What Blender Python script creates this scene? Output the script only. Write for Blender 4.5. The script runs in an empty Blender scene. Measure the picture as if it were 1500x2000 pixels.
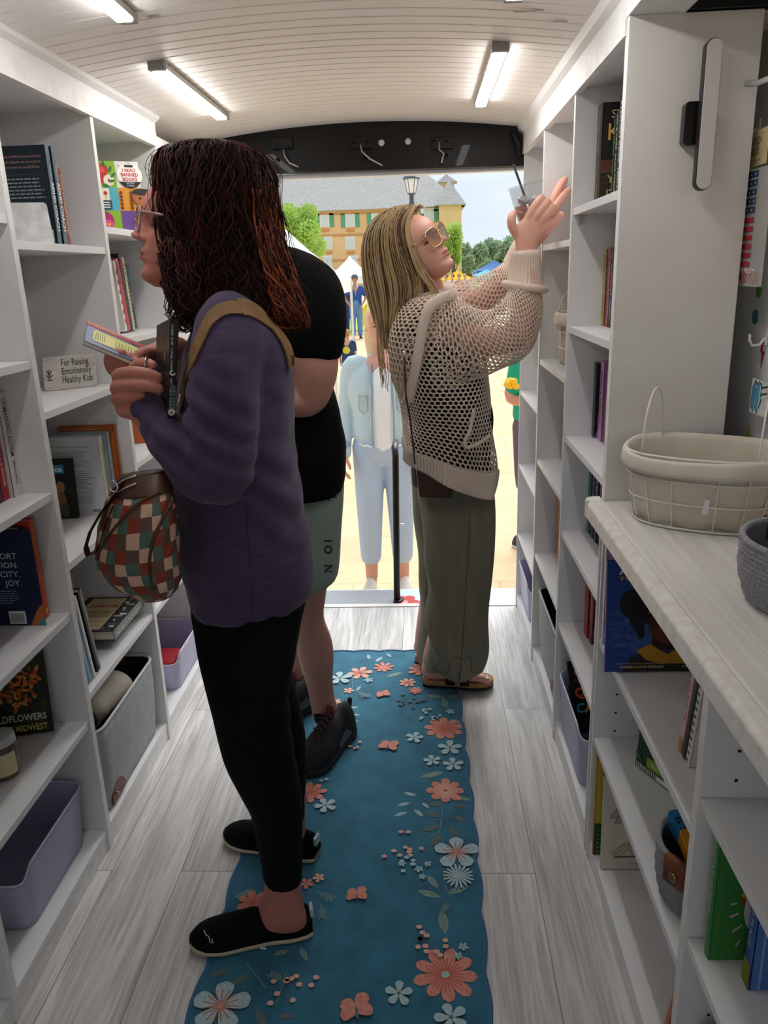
import bpy, bmesh, math, random
import numpy as np
from mathutils import Vector, Matrix, noise
random.seed(7)
S = bpy.context.scene
COL = S.collection
R = math.radians
# ------------------------------------------------------------------ camera
FPX = 1521.0
def _cam_axes():
    Y = Vector((72.0, 470.0, -FPX)).normalized()
    Z = Vector((-165.0, 4950.0, FPX)).normalized()
    Z = (Z - Y * Z.dot(Y)).normalized()
    X = Y.cross(Z)
    return Matrix((X, Y, Z))            # world = A @ cam
A = _cam_axes()
CAM = Vector((0, 0, 1.45))
cd = bpy.data.cameras.new('camera')
cam = bpy.data.objects.new('camera', cd); COL.objects.link(cam)
cam.matrix_world = Matrix.Translation(CAM) @ A.to_4x4()
cd.sensor_fit = 'VERTICAL'; cd.sensor_height = 24.0; cd.lens = 24.0 * FPX / 2000.0
cd.clip_start = 0.02; cd.clip_end = 2000
S.camera = cam
# ------------------------------------------------------------------ colour management and light
S.view_settings.view_transform = 'Standard'; S.view_settings.look = 'None'
S.view_settings.gamma = 1.0; S.view_settings.use_curve_mapping = False
S.view_settings.exposure = 1.38
SKY = 0.41; LAMP = 12.5; SUN = 1.6
w = bpy.data.worlds.new('overcast_sky'); S.world = w; w.use_nodes = True
nt = w.node_tree; nt.nodes.clear()
out = nt.nodes.new('ShaderNodeOutputWorld'); bg = nt.nodes.new('ShaderNodeBackground')
tc = nt.nodes.new('ShaderNodeTexCoord'); nz = nt.nodes.new('ShaderNodeTexNoise'); cr = nt.nodes.new('ShaderNodeValToRGB')
mp = nt.nodes.new('ShaderNodeMapping'); mp.inputs['Scale'].default_value = (1, 1, 3)
nt.links.new(tc.outputs['Generated'], mp.inputs[0]); nt.links.new(mp.outputs[0], nz.inputs[0])
nz.inputs['Scale'].default_value = 3.0; nz.inputs['Detail'].default_value = 4
cr.color_ramp.elements[0].position = .35; cr.color_ramp.elements[1].position = .7
cr.color_ramp.elements[0].color = (.68, .80, .93, 1); cr.color_ramp.elements[1].color = (.90, .95, .99, 1)
nt.links.new(nz.outputs[0], cr.inputs[0]); nt.links.new(cr.outputs[0], bg.inputs[0]); nt.links.new(bg.outputs[0], out.inputs[0])
bg.inputs[1].default_value = SKY
sd = bpy.data.lights.new('sun', 'SUN'); sd.energy = SUN; sd.angle = R(50); sd.color = (1, .98, .96)
so = bpy.data.objects.new('sun', sd); COL.objects.link(so); so.rotation_euler = (R(-38), R(12), 0); so.location = (0, 8, 12)

# ------------------------------------------------------------------ points from the photograph's frame
def _ray(px, py): return (A @ Vector((px - 750.0, -(py - 1000.0), -FPX))).normalized()
def W(px, py, Y): d = _ray(px, py); return CAM + d * (Y / d.y)
def WX(px, py, X): d = _ray(px, py); return CAM + d * (X / d.x)
def WZ(px, py, Z): d = _ray(px, py); return CAM + d * ((Z - CAM.z) / d.z)

# ------------------------------------------------------------------ materials
def lin(h):
    if isinstance(h, str):
        h = h.lstrip('#'); h = h if len(h) == 6 else ''.join(q + q for q in h); c = [int(h[i:i+2], 16) / 255 for i in (0, 2, 4)]
    else: c = h
    return tuple(((x / 12.92) if x <= .04045 else ((x + .055) / 1.055) ** 2.4) for x in c) + (1.0,)
_M = {}
def mat(name, col='#888888', rough=.6, metal=0.0, var=None, vscale=8.0, bump=0.0, bscale=60.0, stretch=(1, 1, 1),
        trans=0.0, ior=1.45, sheen=0.0, emit=None, estr=0.0, coat=0.0, translucent=0.0, sss=0.0, alpha=1.0, attr=None, detail=4, spec=None):
    if name in _M: return _M[name]
    m = bpy.data.materials.new(name); m.use_nodes = True; _M[name] = m
    n = m.node_tree; b = n.nodes['Principled BSDF']; L = n.links.new
    b.inputs['Base Color'].default_value = lin(col); b.inputs['Roughness'].default_value = rough
    b.inputs['Metallic'].default_value = metal; b.inputs['IOR'].default_value = ior
    b.inputs['Transmission Weight'].default_value = trans; b.inputs['Alpha'].default_value = alpha
    b.inputs['Coat Weight'].default_value = coat; b.inputs['Sheen Weight'].default_value = sheen
    if sss: b.inputs['Subsurface Weight'].default_value = sss; b.inputs['Subsurface Radius'].default_value = (.01, .004, .002)
    if emit: b.inputs['Emission Color'].default_value = lin(emit); b.inputs['Emission Strength'].default_value = estr
    if spec is not None: b.inputs['Specular IOR Level'].default_value = spec
    src = None
    if attr:
        a = n.nodes.new('ShaderNodeAttribute'); a.attribute_name = attr; src = a.outputs['Color']; L(src, b.inputs['Base Color'])
    if var or bump:
        t = n.nodes.new('ShaderNodeTexCoord'); mp = n.nodes.new('ShaderNodeMapping'); L(t.outputs['Object'], mp.inputs[0])
        mp.inputs['Scale'].default_value = stretch
        if var:
            z = n.nodes.new('ShaderNodeTexNoise'); z.inputs['Scale'].default_value = vscale; z.inputs['Detail'].default_value = detail; L(mp.outputs[0], z.inputs[0])
            mx = n.nodes.new('ShaderNodeMix'); mx.data_type = 'RGBA'
            r = n.nodes.new('ShaderNodeMapRange'); r.inputs[1].default_value = .32; r.inputs[2].default_value = .68
            L(z.outputs[0], r.inputs[0]); L(r.outputs[0], mx.inputs['Factor'])
            mx.inputs['A'].default_value = lin(col)
            mx.inputs['B'].default_value = lin(var)
            if src: L(src, mx.inputs['A'])
            L(mx.outputs['Result'], b.inputs['Base Color'])
        if bump:
            z2 = n.nodes.new('ShaderNodeTexNoise'); z2.inputs['Scale'].default_value = bscale; z2.inputs['Detail'].default_value = 3; L(mp.outputs[0], z2.inputs[0])
            bp = n.nodes.new('ShaderNodeBump'); bp.inputs['Strength'].default_value = bump; bp.inputs['Distance'].default_value = .003
            L(z2.outputs[0], bp.inputs['Height']); L(bp.outputs[0], b.inputs['Normal'])
    if translucent:
        tr = n.nodes.new('ShaderNodeBsdfTranslucent'); tr.inputs[0].default_value = lin(var or col)
        ms = n.nodes.new('ShaderNodeMixShader'); ms.inputs[0].default_value = translucent
        o = n.nodes['Material Output']; L(b.outputs[0], ms.inputs[1]); L(tr.outputs[0], ms.inputs[2]); L(ms.outputs[0], o.inputs[0])
    return m
def ink(h):                                  # flat printed colour
    return mat('print_' + h.lstrip('#'), h, .55)

# ------------------------------------------------------------------ mesh building
class M:
    def __init__(s): s.v = []; s.f = []; s.m = []; s.sm = []; s.mats = []
    def mi(s, m):
        if m not in s.mats: s.mats.append(m)
        return s.mats.index(m)
    def add(s, vs, fs, m, smooth=False):
        o = len(s.v); s.v += [Vector(p) for p in vs]; k = s.mi(m)
        for f in fs: s.f.append([i + o for i in f]); s.m.append(k); s.sm.append(smooth)
        return s
    def box(s, x0, x1, y0, y1, z0, z1, m, T=None):
        vs = [(x, y, z) for z in (z0, z1) for y in (y0, y1) for x in (x0, x1)]
        if T is not None: vs = [T @ Vector(p) for p in vs]
        return s.add(vs, [(0, 2, 3, 1), (4, 5, 7, 6), (0, 1, 5, 4), (2, 6, 7, 3), (0, 4, 6, 2), (1, 3, 7, 5)], m)
    def hexa(s, c, m):      # 8 corners, bottom four then top four, both counter-clockwise
        return s.add(c, [(0, 3, 2, 1), (4, 5, 6, 7), (0, 1, 5, 4), (1, 2, 6, 5), (2, 3, 7, 6), (3, 0, 4, 7)], m)
    def prism(s, poly, ax, a0, a1, m, smooth=False, T=None):   # polygon in the other two axes extruded along ax
        n = len(poly)
        def P(p, a):
            q = [p[0], p[1]]; q.insert(ax, a); q = Vector(q); return T @ q if T is not None else q
        vs = [P(p, a0) for p in poly] + [P(p, a1) for p in poly]
        s.add(vs, [tuple(range(n))[::-1], tuple(range(n, 2 * n))], m)
        o = len(s.v) - 2 * n; k = s.mi(m)
        for i in range(n):
            j = (i + 1) % n; s.f.append([o + i, o + j, o + n + j, o + n + i]); s.m.append(k); s.sm.append(smooth)
        return s
    def rings(s, rs, m, closed=True, cap=True, smooth=True, loop=False):
        n = len(rs[0]); vs = [p for r in rs for p in r]; fs = []; q = len(rs)
        for j in range(q if loop else q - 1):
            j2 = (j + 1) % q
            for i in range(n if closed else n - 1):
                i2 = (i + 1) % n; fs.append((j * n + i, j * n + i2, j2 * n + i2, j2 * n + i))
        if cap and not loop: fs.append(tuple(range(n))[::-1]); fs.append(tuple(range((q - 1) * n, q * n)))
        return s.add(vs, fs, m, smooth)
    def tube(s, pts, r, m, n=10, cap=True, smooth=True, loop=False, flat=1.0, up=None):
        pts = [Vector(p) for p in pts]; q = len(pts); rr = r if isinstance(r, (list, tuple)) else [r] * q
        rs = []; prev = None
        for i, p in enumerate(pts):
            if loop: d = pts[(i + 1) % q] - pts[i - 1]
            else: d = pts[min(i + 1, q - 1)] - pts[max(i - 1, 0)]
            if d.length < 1e-9: d = Vector((0, 0, 1))
            d.normalize()
            if prev is None:
                u = Vector(up) if up else (Vector((0, 0, 1)) if abs(d.z) < .9 else Vector((1, 0, 0)))
            else: u = prev
            u = (u - d * u.dot(d)); u = u.normalized() if u.length > 1e-6 else d.orthogonal().normalized()
            prev = u; v = d.cross(u)
            rs.append([p + u * (math.cos(2 * math.pi * k / n) * rr[i]) + v * (math.sin(2 * math.pi * k / n) * rr[i] * flat) for k in range(n)])
        return s.rings(rs, m, cap=cap, smooth=smooth, loop=loop)
    def capsule(s, pts, r, m, n=14):           # tube with rounded ends
        pts = [Vector(p) for p in pts]; rr = list(r) if isinstance(r, (list, tuple)) else [r] * len(pts)
        d0 = (pts[0] - pts[1]).normalized(); d1 = (pts[-1] - pts[-2]).normalized()
        P = []; Q = []
        for a in (80, 55, 30): P.append(pts[0] + d0 * rr[0] * math.sin(R(a)) * .9); Q.append(rr[0] * math.cos(R(a)))
        P += pts; Q += rr
        for a in (30, 55, 80): P.append(pts[-1] + d1 * rr[-1] * math.sin(R(a)) * .9); Q.append(rr[-1] * math.cos(R(a)))
        return s.tube(P, Q, m, n)
    def ball(s, c, r, m, nu=16, nv=10, ax=None):
        c = Vector(c); rx, ry, rz = r if isinstance(r, (tuple, list)) else (r, r, r); rs = []
        for j in range(1, nv):
            a = math.pi * j / nv
            rs.append([Vector((rx * math.sin(a) * math.cos(2 * math.pi * i / nu), ry * math.sin(a) * math.sin(2 * math.pi * i / nu), -rz * math.cos(a))) for i in range(nu)])
        if ax is not None: rs = [[ax @ p for p in r_] for r_ in rs]
        rs = [[c + p for p in r_] for r_ in rs]
        return s.rings(rs, m)
    def lathe(s, prof, c, m, n=24, cap=False, smooth=True, T=None):
        c = Vector(c)
        rs = [[Vector((r * math.cos(2 * math.pi * i / n), r * math.sin(2 * math.pi * i / n), z)) for i in range(n)] for r, z in prof]
        rs = [[c + (T @ p if T is not None else p) for p in r_] for r_ in rs]
        return s.rings(rs, m, cap=cap, smooth=smooth)
    def T(s, mtx):
        s.v = [mtx @ p for p in s.v]; return s
    def merge(s, o):
        k = len(s.v); s.v += o.v; mm = [s.mi(m) for m in o.mats]
        s.f += [[i + k for i in f] for f in o.f]; s.m += [mm[i] for i in o.m]; s.sm += o.sm; return s
    def mesh(s, name, off=None):
        me = bpy.data.meshes.new(name)
        me.from_pydata([tuple(p - off) if off is not None else tuple(p) for p in s.v], [], s.f)
        for m in s.mats: me.materials.append(m)
        me.polygons.foreach_set('material_index', s.m); me.polygons.foreach_set('use_smooth', s.sm)
        me.update(); return me
_LOC = {}
def tagit(o, label=None, cat=None, group=None, kind=None):
    if label: o['label'] = label
    if cat: o['category'] = cat
    if group: o['group'] = group
    if kind: o['kind'] = kind
    return o
def thing(name, label, cat, loc=(0, 0, 0), mtx=None, group=None):
    o = bpy.data.objects.new(name, None); COL.objects.link(o); o.empty_display_size = .05
    o.matrix_world = mtx if mtx is not None else Matrix.Translation(Vector(loc))
    _LOC[o.name] = (mtx.inverted() if mtx is not None else Matrix.Translation(-Vector(loc)))
    return tagit(o, label, cat, group)
def part(name, m, parent, local=False, label=None, kind=None, bevel=0, subd=0, recalc=False):
    """a child mesh; vertices are given in world space unless local"""
    inv = _LOC[parent.name]
    if not local: m.T(inv)
    me = m.mesh(name); o = bpy.data.objects.new(name, me); COL.objects.link(o); o.parent = parent
    _LOC[o.name] = inv
    if recalc: fixn(me)
    if bevel: bv = o.modifiers.new('edge', 'BEVEL'); bv.width = bevel; bv.segments = 2; bv.limit_method = 'ANGLE'; bv.angle_limit = R(50)
    if subd: sb = o.modifiers.new('sub', 'SUBSURF'); sb.levels = subd; sb.render_levels = subd
    if label: o['label'] = label
    if kind: o['kind'] = kind
    return o
def fixn(me):
    bm = bmesh.new(); bm.from_mesh(me); bmesh.ops.recalc_face_normals(bm, faces=bm.faces); bm.to_mesh(me); bm.free()
def solo(name, m, label=None, cat=None, group=None, kind=None, bevel=0, recalc=False):
    c = Vector((sum(p.x for p in m.v) / len(m.v), sum(p.y for p in m.v) / len(m.v), min(p.z for p in m.v)))
    me = m.mesh(name, c); o = bpy.data.objects.new(name, me); COL.objects.link(o); o.location = c
    _LOC[o.name] = Matrix.Translation(-c)
    if recalc: fixn(me)
    if bevel: bv = o.modifiers.new('edge', 'BEVEL'); bv.width = bevel; bv.segments = 2; bv.limit_method = 'ANGLE'; bv.angle_limit = R(50)
    return tagit(o, label, cat, group, kind)
def struct(name, m, bevel=0): return solo(name, m, kind='structure', bevel=bevel)
def copy_tree(o, parent=None):
    c = o.copy(); COL.objects.link(c)
    if parent is not None: c.parent = parent
    for ch in [x for x in COL.objects if x.parent == o]: copy_tree(ch, c)
    return c

# ------------------------------------------------------------------ flat print on a face
_TX = {}
def text_geo(s, bold):
    k = (s, bold)
    if k in _TX: return _TX[k]
    c = bpy.data.curves.new('t', 'FONT'); c.body = s; c.size = 1; c.offset = bold; c.resolution_u = 2
    o = bpy.data.objects.new('t', c); COL.objects.link(o)
    dg = bpy.context.evaluated_depsgraph_get(); e = o.evaluated_get(dg); me = e.to_mesh()
    vs = [(v.co.x, v.co.y) for v in me.vertices]; fs = [tuple(p.vertices) for p in me.polygons]
    e.to_mesh_clear(); bpy.data.objects.remove(o); bpy.data.curves.remove(c)
    _TX[k] = (vs, fs); return _TX[k]
class Ink:
    """draws flat shapes in (x, y) metres on a plane: origin, right, up; each shape lies a hair above the last"""
    def __init__(s, m, o, r, u, lift=.0004, step=.00006):
        s.m = m; s.o = Vector(o); s.r = Vector(r).normalized(); s.u = Vector(u).normalized(); s.n = s.r.cross(s.u); s.l = lift; s.st = step
    def P(s, x, y): return s.o + s.r * x + s.u * y + s.n * s.l
    def poly(s, pts, c):
        s.m.add([s.P(x, y) for x, y in pts], [tuple(range(len(pts)))], ink(c) if isinstance(c, str) else c); s.l += s.st; return s
    def rect(s, x0, y0, x1, y1, c): return s.poly([(x0, y0), (x1, y0), (x1, y1), (x0, y1)], c)
    def oval(s, x, y, rx, ry, c, n=20, rot=0):
        q = R(rot); return s.poly([(x + rx * math.cos(a) * math.cos(q) - ry * math.sin(a) * math.sin(q), y + rx * math.cos(a) * math.sin(q) + ry * math.sin(a) * math.cos(q)) for a in [2 * math.pi * i / n for i in range(n)]], c)
    def line(s, x0, y0, x1, y1, wd, c):
        d = Vector((x1 - x0, y1 - y0)).normalized(); p = Vector((-d.y, d.x)) * wd / 2
        return s.poly([(x0 - p.x, y0 - p.y), (x1 - p.x, y1 - p.y), (x1 + p.x, y1 + p.y), (x0 + p.x, y0 + p.y)], c)
    def text(s, t, x, y, size, c, rot=0, fit=None, bold=0, al='l'):
        vs, fs = text_geo(t, bold)
        if not vs: return s
        x0 = min(v[0] for v in vs); x1 = max(v[0] for v in vs)
        kx = size
        if fit: kx = fit / (x1 - x0)
        off = {'l': x0, 'c': (x0 + x1) / 2, 'r': x1}[al]; q = R(rot)
        P = []
        for a, b in vs:
            a = (a - off) * kx; b = b * size
            P.append(s.P(x + a * math.cos(q) - b * math.sin(q), y + a * math.sin(q) + b * math.cos(q)))
        s.m.add(P, fs, ink(c)); s.l += s.st; return s
    def lines(s, x, y, wd, n, gap, h, c, rag=.25):         # rows of tiny text as printed bars of words
        for i in range(n):
            xx = x; e = x + wd * (1 - rag * random.random())
            while xx < e:
                k = min(random.uniform(.06, .16) * wd, e - xx); s.rect(xx, y - i * gap, xx + k, y - i * gap + h, c); s.l -= s.st; xx += k + .02 * wd
        s.l += s.st; return s
# ------------------------------------------------------------------ the place: shell materials
def painted(name, col='#e8e8e9', rough=.45, bump=.06):
    return mat(name, col, rough, var='#dcdcdd', vscale=3.0, bump=bump, bscale=220, stretch=(1, .15, 1))
white = painted('white_melamine'); white2 = painted('white_trim_paint', '#eeeded', .5, .15)
wallm = painted('white_wall_panel', '#e6e6e6', .55)
edge = mat('scuffed_white_edge', '#ececeb', .5, var='#dfdcd8', vscale=25, bump=.15, bscale=90)
dark = mat('dark_gap', '#101010', .8)
def floor_mat():
    m = bpy.data.materials.new('grey_wood_planks'); m.use_nodes = True; n = m.node_tree; b = n.nodes['Principled BSDF']; L = n.links.new
    t = n.nodes.new('ShaderNodeTexCoord')
    mp = n.nodes.new('ShaderNodeMapping'); mp.inputs['Rotation'].default_value = (0, 0, R(90)); mp.inputs['Location'].default_value = (.33, .09, 0)
    L(t.outputs['Object'], mp.inputs[0])
    br = n.nodes.new('ShaderNodeTexBrick'); L(mp.outputs[0], br.inputs[0])
    br.inputs['Scale'].default_value = 1; br.inputs['Brick Width'].default_value = 1.22; br.inputs['Row Height'].default_value = .18
    br.inputs['Mortar Size'].default_value = .0012; br.inputs['Color1'].default_value = (0, 0, 0, 1); br.inputs['Color2'].default_value = (1, 1, 1, 1); br.inputs['Mortar'].default_value = (.5, .5, .5, 1)
    br.offset = .37
    # grain: noise stretched along the plank, shifted per plank
    ad = n.nodes.new('ShaderNodeVectorMath'); ad.operation = 'MULTIPLY_ADD'; L(br.outputs['Color'], ad.inputs[0]); ad.inputs[1].default_value = (3.3, 7.1, 1.7); L(t.outputs['Object'], ad.inputs[2])
    m2 = n.nodes.new('ShaderNodeMapping'); m2.inputs['Scale'].default_value = (95, 3.0, 1); L(ad.outputs[0], m2.inputs[0])
    m3 = n.nodes.new('ShaderNodeMapping'); m3.inputs['Scale'].default_value = (16, 1.6, 1); L(ad.outputs[0], m3.inputs[0])
    g = n.nodes.new('ShaderNodeTexNoise'); g.inputs['Scale'].default_value = 1.6; g.inputs['Detail'].default_value = 6; g.inputs['Distortion'].default_value = .6; L(m2.outputs[0], g.inputs[0])
    g2 = n.nodes.new('ShaderNodeTexNoise'); g2.inputs['Scale'].default_value = 1.0; g2.inputs['Detail'].default_value = 5; g2.inputs['Distortion'].default_value = 1.5; L(m3.outputs[0], g2.inputs[0])
    mx = n.nodes.new('ShaderNodeMath'); mx.operation = 'MULTIPLY_ADD'; L(g2.outputs[0], mx.inputs[0]); mx.inputs[1].default_value = .55
    hl = n.nodes.new('ShaderNodeMath'); hl.operation = 'MULTIPLY'; L(g.outputs[0], hl.inputs[0]); hl.inputs[1].default_value = .5; L(hl.outputs[0], mx.inputs[2])
    cr = n.nodes.new('ShaderNodeValToRGB'); L(mx.outputs[0], cr.inputs[0]); e = cr.color_ramp.elements
    e[0].position = .32; e[0].color = lin('#9c9a98'); e[1].position = .64; e[1].color = lin('#d8d7d5')
    k = e.new(.46); k.color = lin('#b4b2b0'); k = e.new(.54); k.color = lin('#c6c4c2')
    tone = n.nodes.new('ShaderNodeMix'); tone.data_type = 'RGBA'; tone.blend_type = 'MULTIPLY'; tone.inputs['Factor'].default_value = 1
    tr = n.nodes.new('ShaderNodeMapRange'); L(br.outputs['Color'], tr.inputs[0]); tr.inputs[3].default_value = .84; tr.inputs[4].default_value = 1.04
    L(cr.outputs[0], tone.inputs['A']); L(tr.outputs[0], tone.inputs['B'])
    mm = n.nodes.new('ShaderNodeMix'); mm.data_type = 'RGBA'; L(br.outputs['Fac'], mm.inputs['Factor']); L(tone.outputs['Result'], mm.inputs['A']); mm.inputs['B'].default_value = lin('#7d7a76')
    L(mm.outputs['Result'], b.inputs['Base Color']); b.inputs['Roughness'].default_value = .48
    bp = n.nodes.new('ShaderNodeBump'); bp.inputs['Strength'].default_value = .25; bp.inputs['Distance'].default_value = .002; L(mx.outputs[0], bp.inputs['Height']); L(bp.outputs[0], b.inputs['Normal'])
    return m
XL, XR, XBL, XBR, YD = -.856, .40, -1.10, .645, 3.26
XW = .72; CT = .95     # right wall plane, counter height
f = M(); f.box(XBL - .03, XW + .03, -1.6, YD, -.03, 0, floor_mat()); struct('floor', f)

# ceiling: shallow barrel of beadboard, grooves modelled across the aisle
beadm = mat('cream_beadboard', '#f3efec', .42, var='#eee8e3', vscale=2, bump=.04, bscale=200)
groovem = mat('groove_paint', '#6f6860', .7)
smear = mat('filler_smear', '#b9b0a6', .7)
def zc(x): return 2.0 - .115 * (x + .2) ** 2
c = M(); xs = [XBL - .03 + (XW - XBL + .06) * i / 40 for i in range(41)]
def cstrip(y0, y1, m, dz0=0, dz1=0):
    vs = [(x, y0, zc(x) + dz0) for x in xs] + [(x, y1, zc(x) + dz1) for x in xs]
    c.add(vs, [(i, i + 1, 42 + i, 41 + i) for i in range(40)], m, True)
y = -1.6
while y < 3.30:
    y1 = min(y + .057, 3.31)
    cstrip(y + .0035, y1 - .0035, beadm); cstrip(y1 - .0035, y1, groovem, 0, .004); cstrip(y1, y1 + .0035, beadm, .004, 0)
    y = y1
vs = [(x, -1.6, zc(x) + .01) for x in xs] + [(x, 3.31, zc(x) + .01) for x in xs]
c.add(vs, [(i, i + 1, 42 + i, 41 + i) for i in range(40)], beadm)
k = Ink(c, (0, 0, 2.0), (1, 0, 0), (0, -1, 0))
for px, py, l in [(300, 30, .03), (700, 5, .05), (1050, 8, .10), (1100, 22, .05), (480, 8, .06)]:
    q = WZ(px, py, 1.985); z = zc(q.x) - .0015
    pts = [(q.x + l * (i / 9 - .5), q.y + (random.random() - .5) * .006, z) for i in range(10)]
    pts += [(p[0], p[1] + .006 + random.random() * .008, z) for p in pts[::-1]]
    c.add(pts, [tuple(range(20))], smear)
struct('ceiling', c)

# side walls and rear door; unseen windscreen opening behind the camera, sized to admit skylight
a = M(); a.box(XBL - .06, XBL - .002, -1.6, 3.30, -.03, 2.05, wallm); struct('wall_left', a)
a = M(); a.box(XW, XW + .06, -1.6, 3.30, -.03, 2.05, wallm)
k = Ink(a, (XW, 3, 0), (0, -1, 0), (0, 0, 1))
def wallpt(px, py):
    p = WX(px, py, XW); return 3 - p.y, p.z
for px, py, ry, rz, cc in [(1482, 569, .014, .014, '#5d9a35'), (1475, 619, .016, .016, '#3b7f86')]:
    x, z = wallpt(px, py); k.oval(x, z, ry, rz, cc)
x, z = wallpt(1461, 850); k.poly([(x - .02, z - .03), (x + .02, z - .03), (x, z + .03)], '#c9c22f')
x, z = wallpt(1489, 690); k.poly([(x - .012, z + .005), (x, z + .035), (x + .002, z + .005), (x + .012, z + .004), (x, z - .035), (x - .002, z - .004)], '#b02358')
for i in range(14):
    x = 1.45 + random.random() * 1.2; z = 1.0 + random.random() * .75
    if i % 2: k.oval(x, z, .015, .015, ['#5d9a35', '#3b7f86', '#d95b2a'][i % 3])
    else: k.poly([(x - .02, z - .03), (x + .02, z - .03), (x, z + .03)], ['#c9c22f', '#b02358'][i % 4 // 2])
struct('wall_right', a)
a = M(); a.box(XBL - .06, XL, 2.735, 3.30, 0, 1.90, wallm); struct('wall_return_left', a)
a = M(); a.box(XBL - .06, XW + .06, -1.65, -1.6, -.03, .55, wallm); a.box(XBL - .06, XW + .06, -1.65, -1.6, 1.85, 2.05, wallm); struct('wall_front', a)
# rear door header, black, curved top edge under the ceiling
blk = mat('black_header_enamel', '#060607', .42, bump=.03, bscale=20, coat=.05, spec=.3)
a = M(); n = 30
top = [(XBL + (XBR - XBL) * i / n, zc(XBL + (XBR - XBL) * i / n) + .003) for i in range(n + 1)]
a.prism([(top[0][0], 1.838)] + top + [(top[-1][0], 1.822)], 1, 3.262, 3.31, blk)
a.box(XBL, XBR, 3.31, 3.36, 1.815, 1.832, mat('door_seal_white', '#dfe3e6', .5))
hdr = struct('door_1_header', a)
hd = thing('door_header_fitting', 'black rear door header carrying bolts, lamps and cable loops', 'header trim', (-.2, 3.25, 1.83))
for px in (705, 550, 865):
    b = M(); b.box(W(px - 22, 280, 3.258).x, W(px + 22, 280, 3.258).x, 3.25, 3.262, W(px, 292, 3.26).z, W(px, 268, 3.26).z, blk); part('bracket_plate', b, hd, bevel=.003)

chrome = mat('chrome', '#d8d8d8', .15, 1.0)
for px, py in [(541, 291), (566, 290), (543, 312), (692, 279), (716, 278), (847, 276), (871, 276), (872, 304), (712, 309)]:
    b = M(); q = W(px, py, 3.255); b.lathe([(.0001, 0), (.006, 0), (.006, .006), (.0001, .009)], q, blk, 10, T=Matrix.Rotation(R(90), 3, 'X')); part('bolt', b, hd)
for px, py in [(745, 279), (797, 276)]:
    b = M(); q = W(px, py, 3.255); b.lathe([(.001, .012), (.008, .009), (.011, .002), (.012, 0)], q, mat('pale_led_lens', '#cfd2cf', .2), 14, T=Matrix.Rotation(R(90), 3, 'X')); part('courtesy_lamp', b, hd)
cab = mat('silver_cable', '#b9b9b6', .35, .6)
for pp in [[(553, 292), (556, 305), (565, 318), (583, 326)], [(704, 283), (707, 296), (722, 310), (747, 323)], [(858, 278), (858, 292), (867, 300), (862, 318)]]:
    b = M(); pts = [W(x, y, 3.235 - .012 * math.sin(i)) for i, (x, y) in enumerate(pp)]
    b.tube(pts, .0028, cab, 8); part('cable', b, hd)
# black rubber corner at the right end of the header
b = M(); b.capsule([W(1004, 262, 3.24), W(1013, 280, 3.24), W(1014, 300, 3.24)], [.012, .016, .010], blk); part('rubber_corner', b, hd)

# crown mouldings
def crown(name, x, sgn, y0, y1):
    # profile (distance from bookcase front towards aisle, height)
    pr = [(-.10, 1.895), (.004, 1.895), (.006, 1.935), (.020, 1.945), (.022, 1.95), (.028, 1.962), (.042, 1.968), (.05, 1.975), (.056, 1.984), (.056, 2.01), (-.10, 2.01)]
    a = M(); a.prism([(x + sgn * d, z) for d, z in pr], 1, y0, y1, white2); return struct(name, a)
crown('trim_1', XL, 1, -1.6, 2.74)
crown('trim_2', XR, -1, -1.6, 3.262)
# flat frieze board under each moulding
a = M(); a.box(XL - .012, XL + .006, -1.6, 2.74, 1.865, 1.91, edge); struct('trim_3', a)
a = M(); a.box(XR - .006, XR + .012, 1.70, 3.262, 1.865, 1.91, edge); struct('trim_4', a)
# sill strip at the rear door
a = M(); a.box(XBL, XBR, 3.245, 3.275, -.02, .004, mat('aluminium_sill', '#c9c7c2', .4, .7)); struct('door_1_sill', a)

# ------------------------------------------------------------------ bookcases
pin = mat('shelf_pin_hole', '#222222', .9)
def bookcase(label, side, y0, y1, ztop, shelves, base=.05, zbot=0.0, group=None, holes=False):
    xf, xb, s = (XL, XBL, -1) if side == 'L' else (XR, XBR, 1)
    t = thing('bookcase', label, 'bookcase', ((xf + xb) / 2, (y0 + y1) / 2, 0), group=group)
    X0, X1 = min(xf, xb), max(xf, xb)
    for ya, yb in ((y0, y0 + .010), (y1 - .010, y1)):
        a = M(); a.box(X0, X1, ya, yb, zbot, ztop, white)
        xe = xf - s * .0015; a.box(min(xe, xf), max(xe, xf), ya, yb, zbot, ztop, edge)
        if holes:
            for zz in np.arange(.12, ztop - .1, .05):
                for xx in (xf + s * .05, xf + s * .19):
                    yy = yb + .0003 if ya == y0 else ya - .0003
                    a.add([(xx + .003 * math.cos(q), yy, zz + .003 * math.sin(q)) for q in [2 * math.pi * i / 10 for i in range(10)]], [tuple(range(10))], pin)
        part('side_panel', a, t)
    a = M(); a.box(xb - s * .004, xb, y0 + .01, y1 - .01, zbot, ztop, white) if s > 0 else a.box(xb, xb + .004, y0 + .01, y1 - .01, zbot, ztop, white); part('back_panel', a, t)
    a = M(); a.box(X0, X1, y0 + .01, y1 - .01, ztop - .016, ztop, white); part('top_panel', a, t)
    for z in shelves:
        a = M(); xs0, xs1 = (X0 + .004, X1 - .002) if side == 'L' else (X0 + .002, X1 - .004)
        a.box(xs0, xs1, y0 + .0105, y1 - .0105, z - .018, z, white); part('shelf', a, t, bevel=.001)
    a = M(); a.box(X0 + .004, X1 - .002, y0 + .0105, y1 - .0105, base - .016, base, white); part('bottom_shelf', a, t)
    a = M(); xk = xf + s * .004; a.box(min(xk, xk + s * .014), max(xk, xk + s * .014), y0 + .0105, y1 - .0105, .001, base - .016, edge); part('kick_board', a, t)
    return t
BASE = .062
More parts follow.
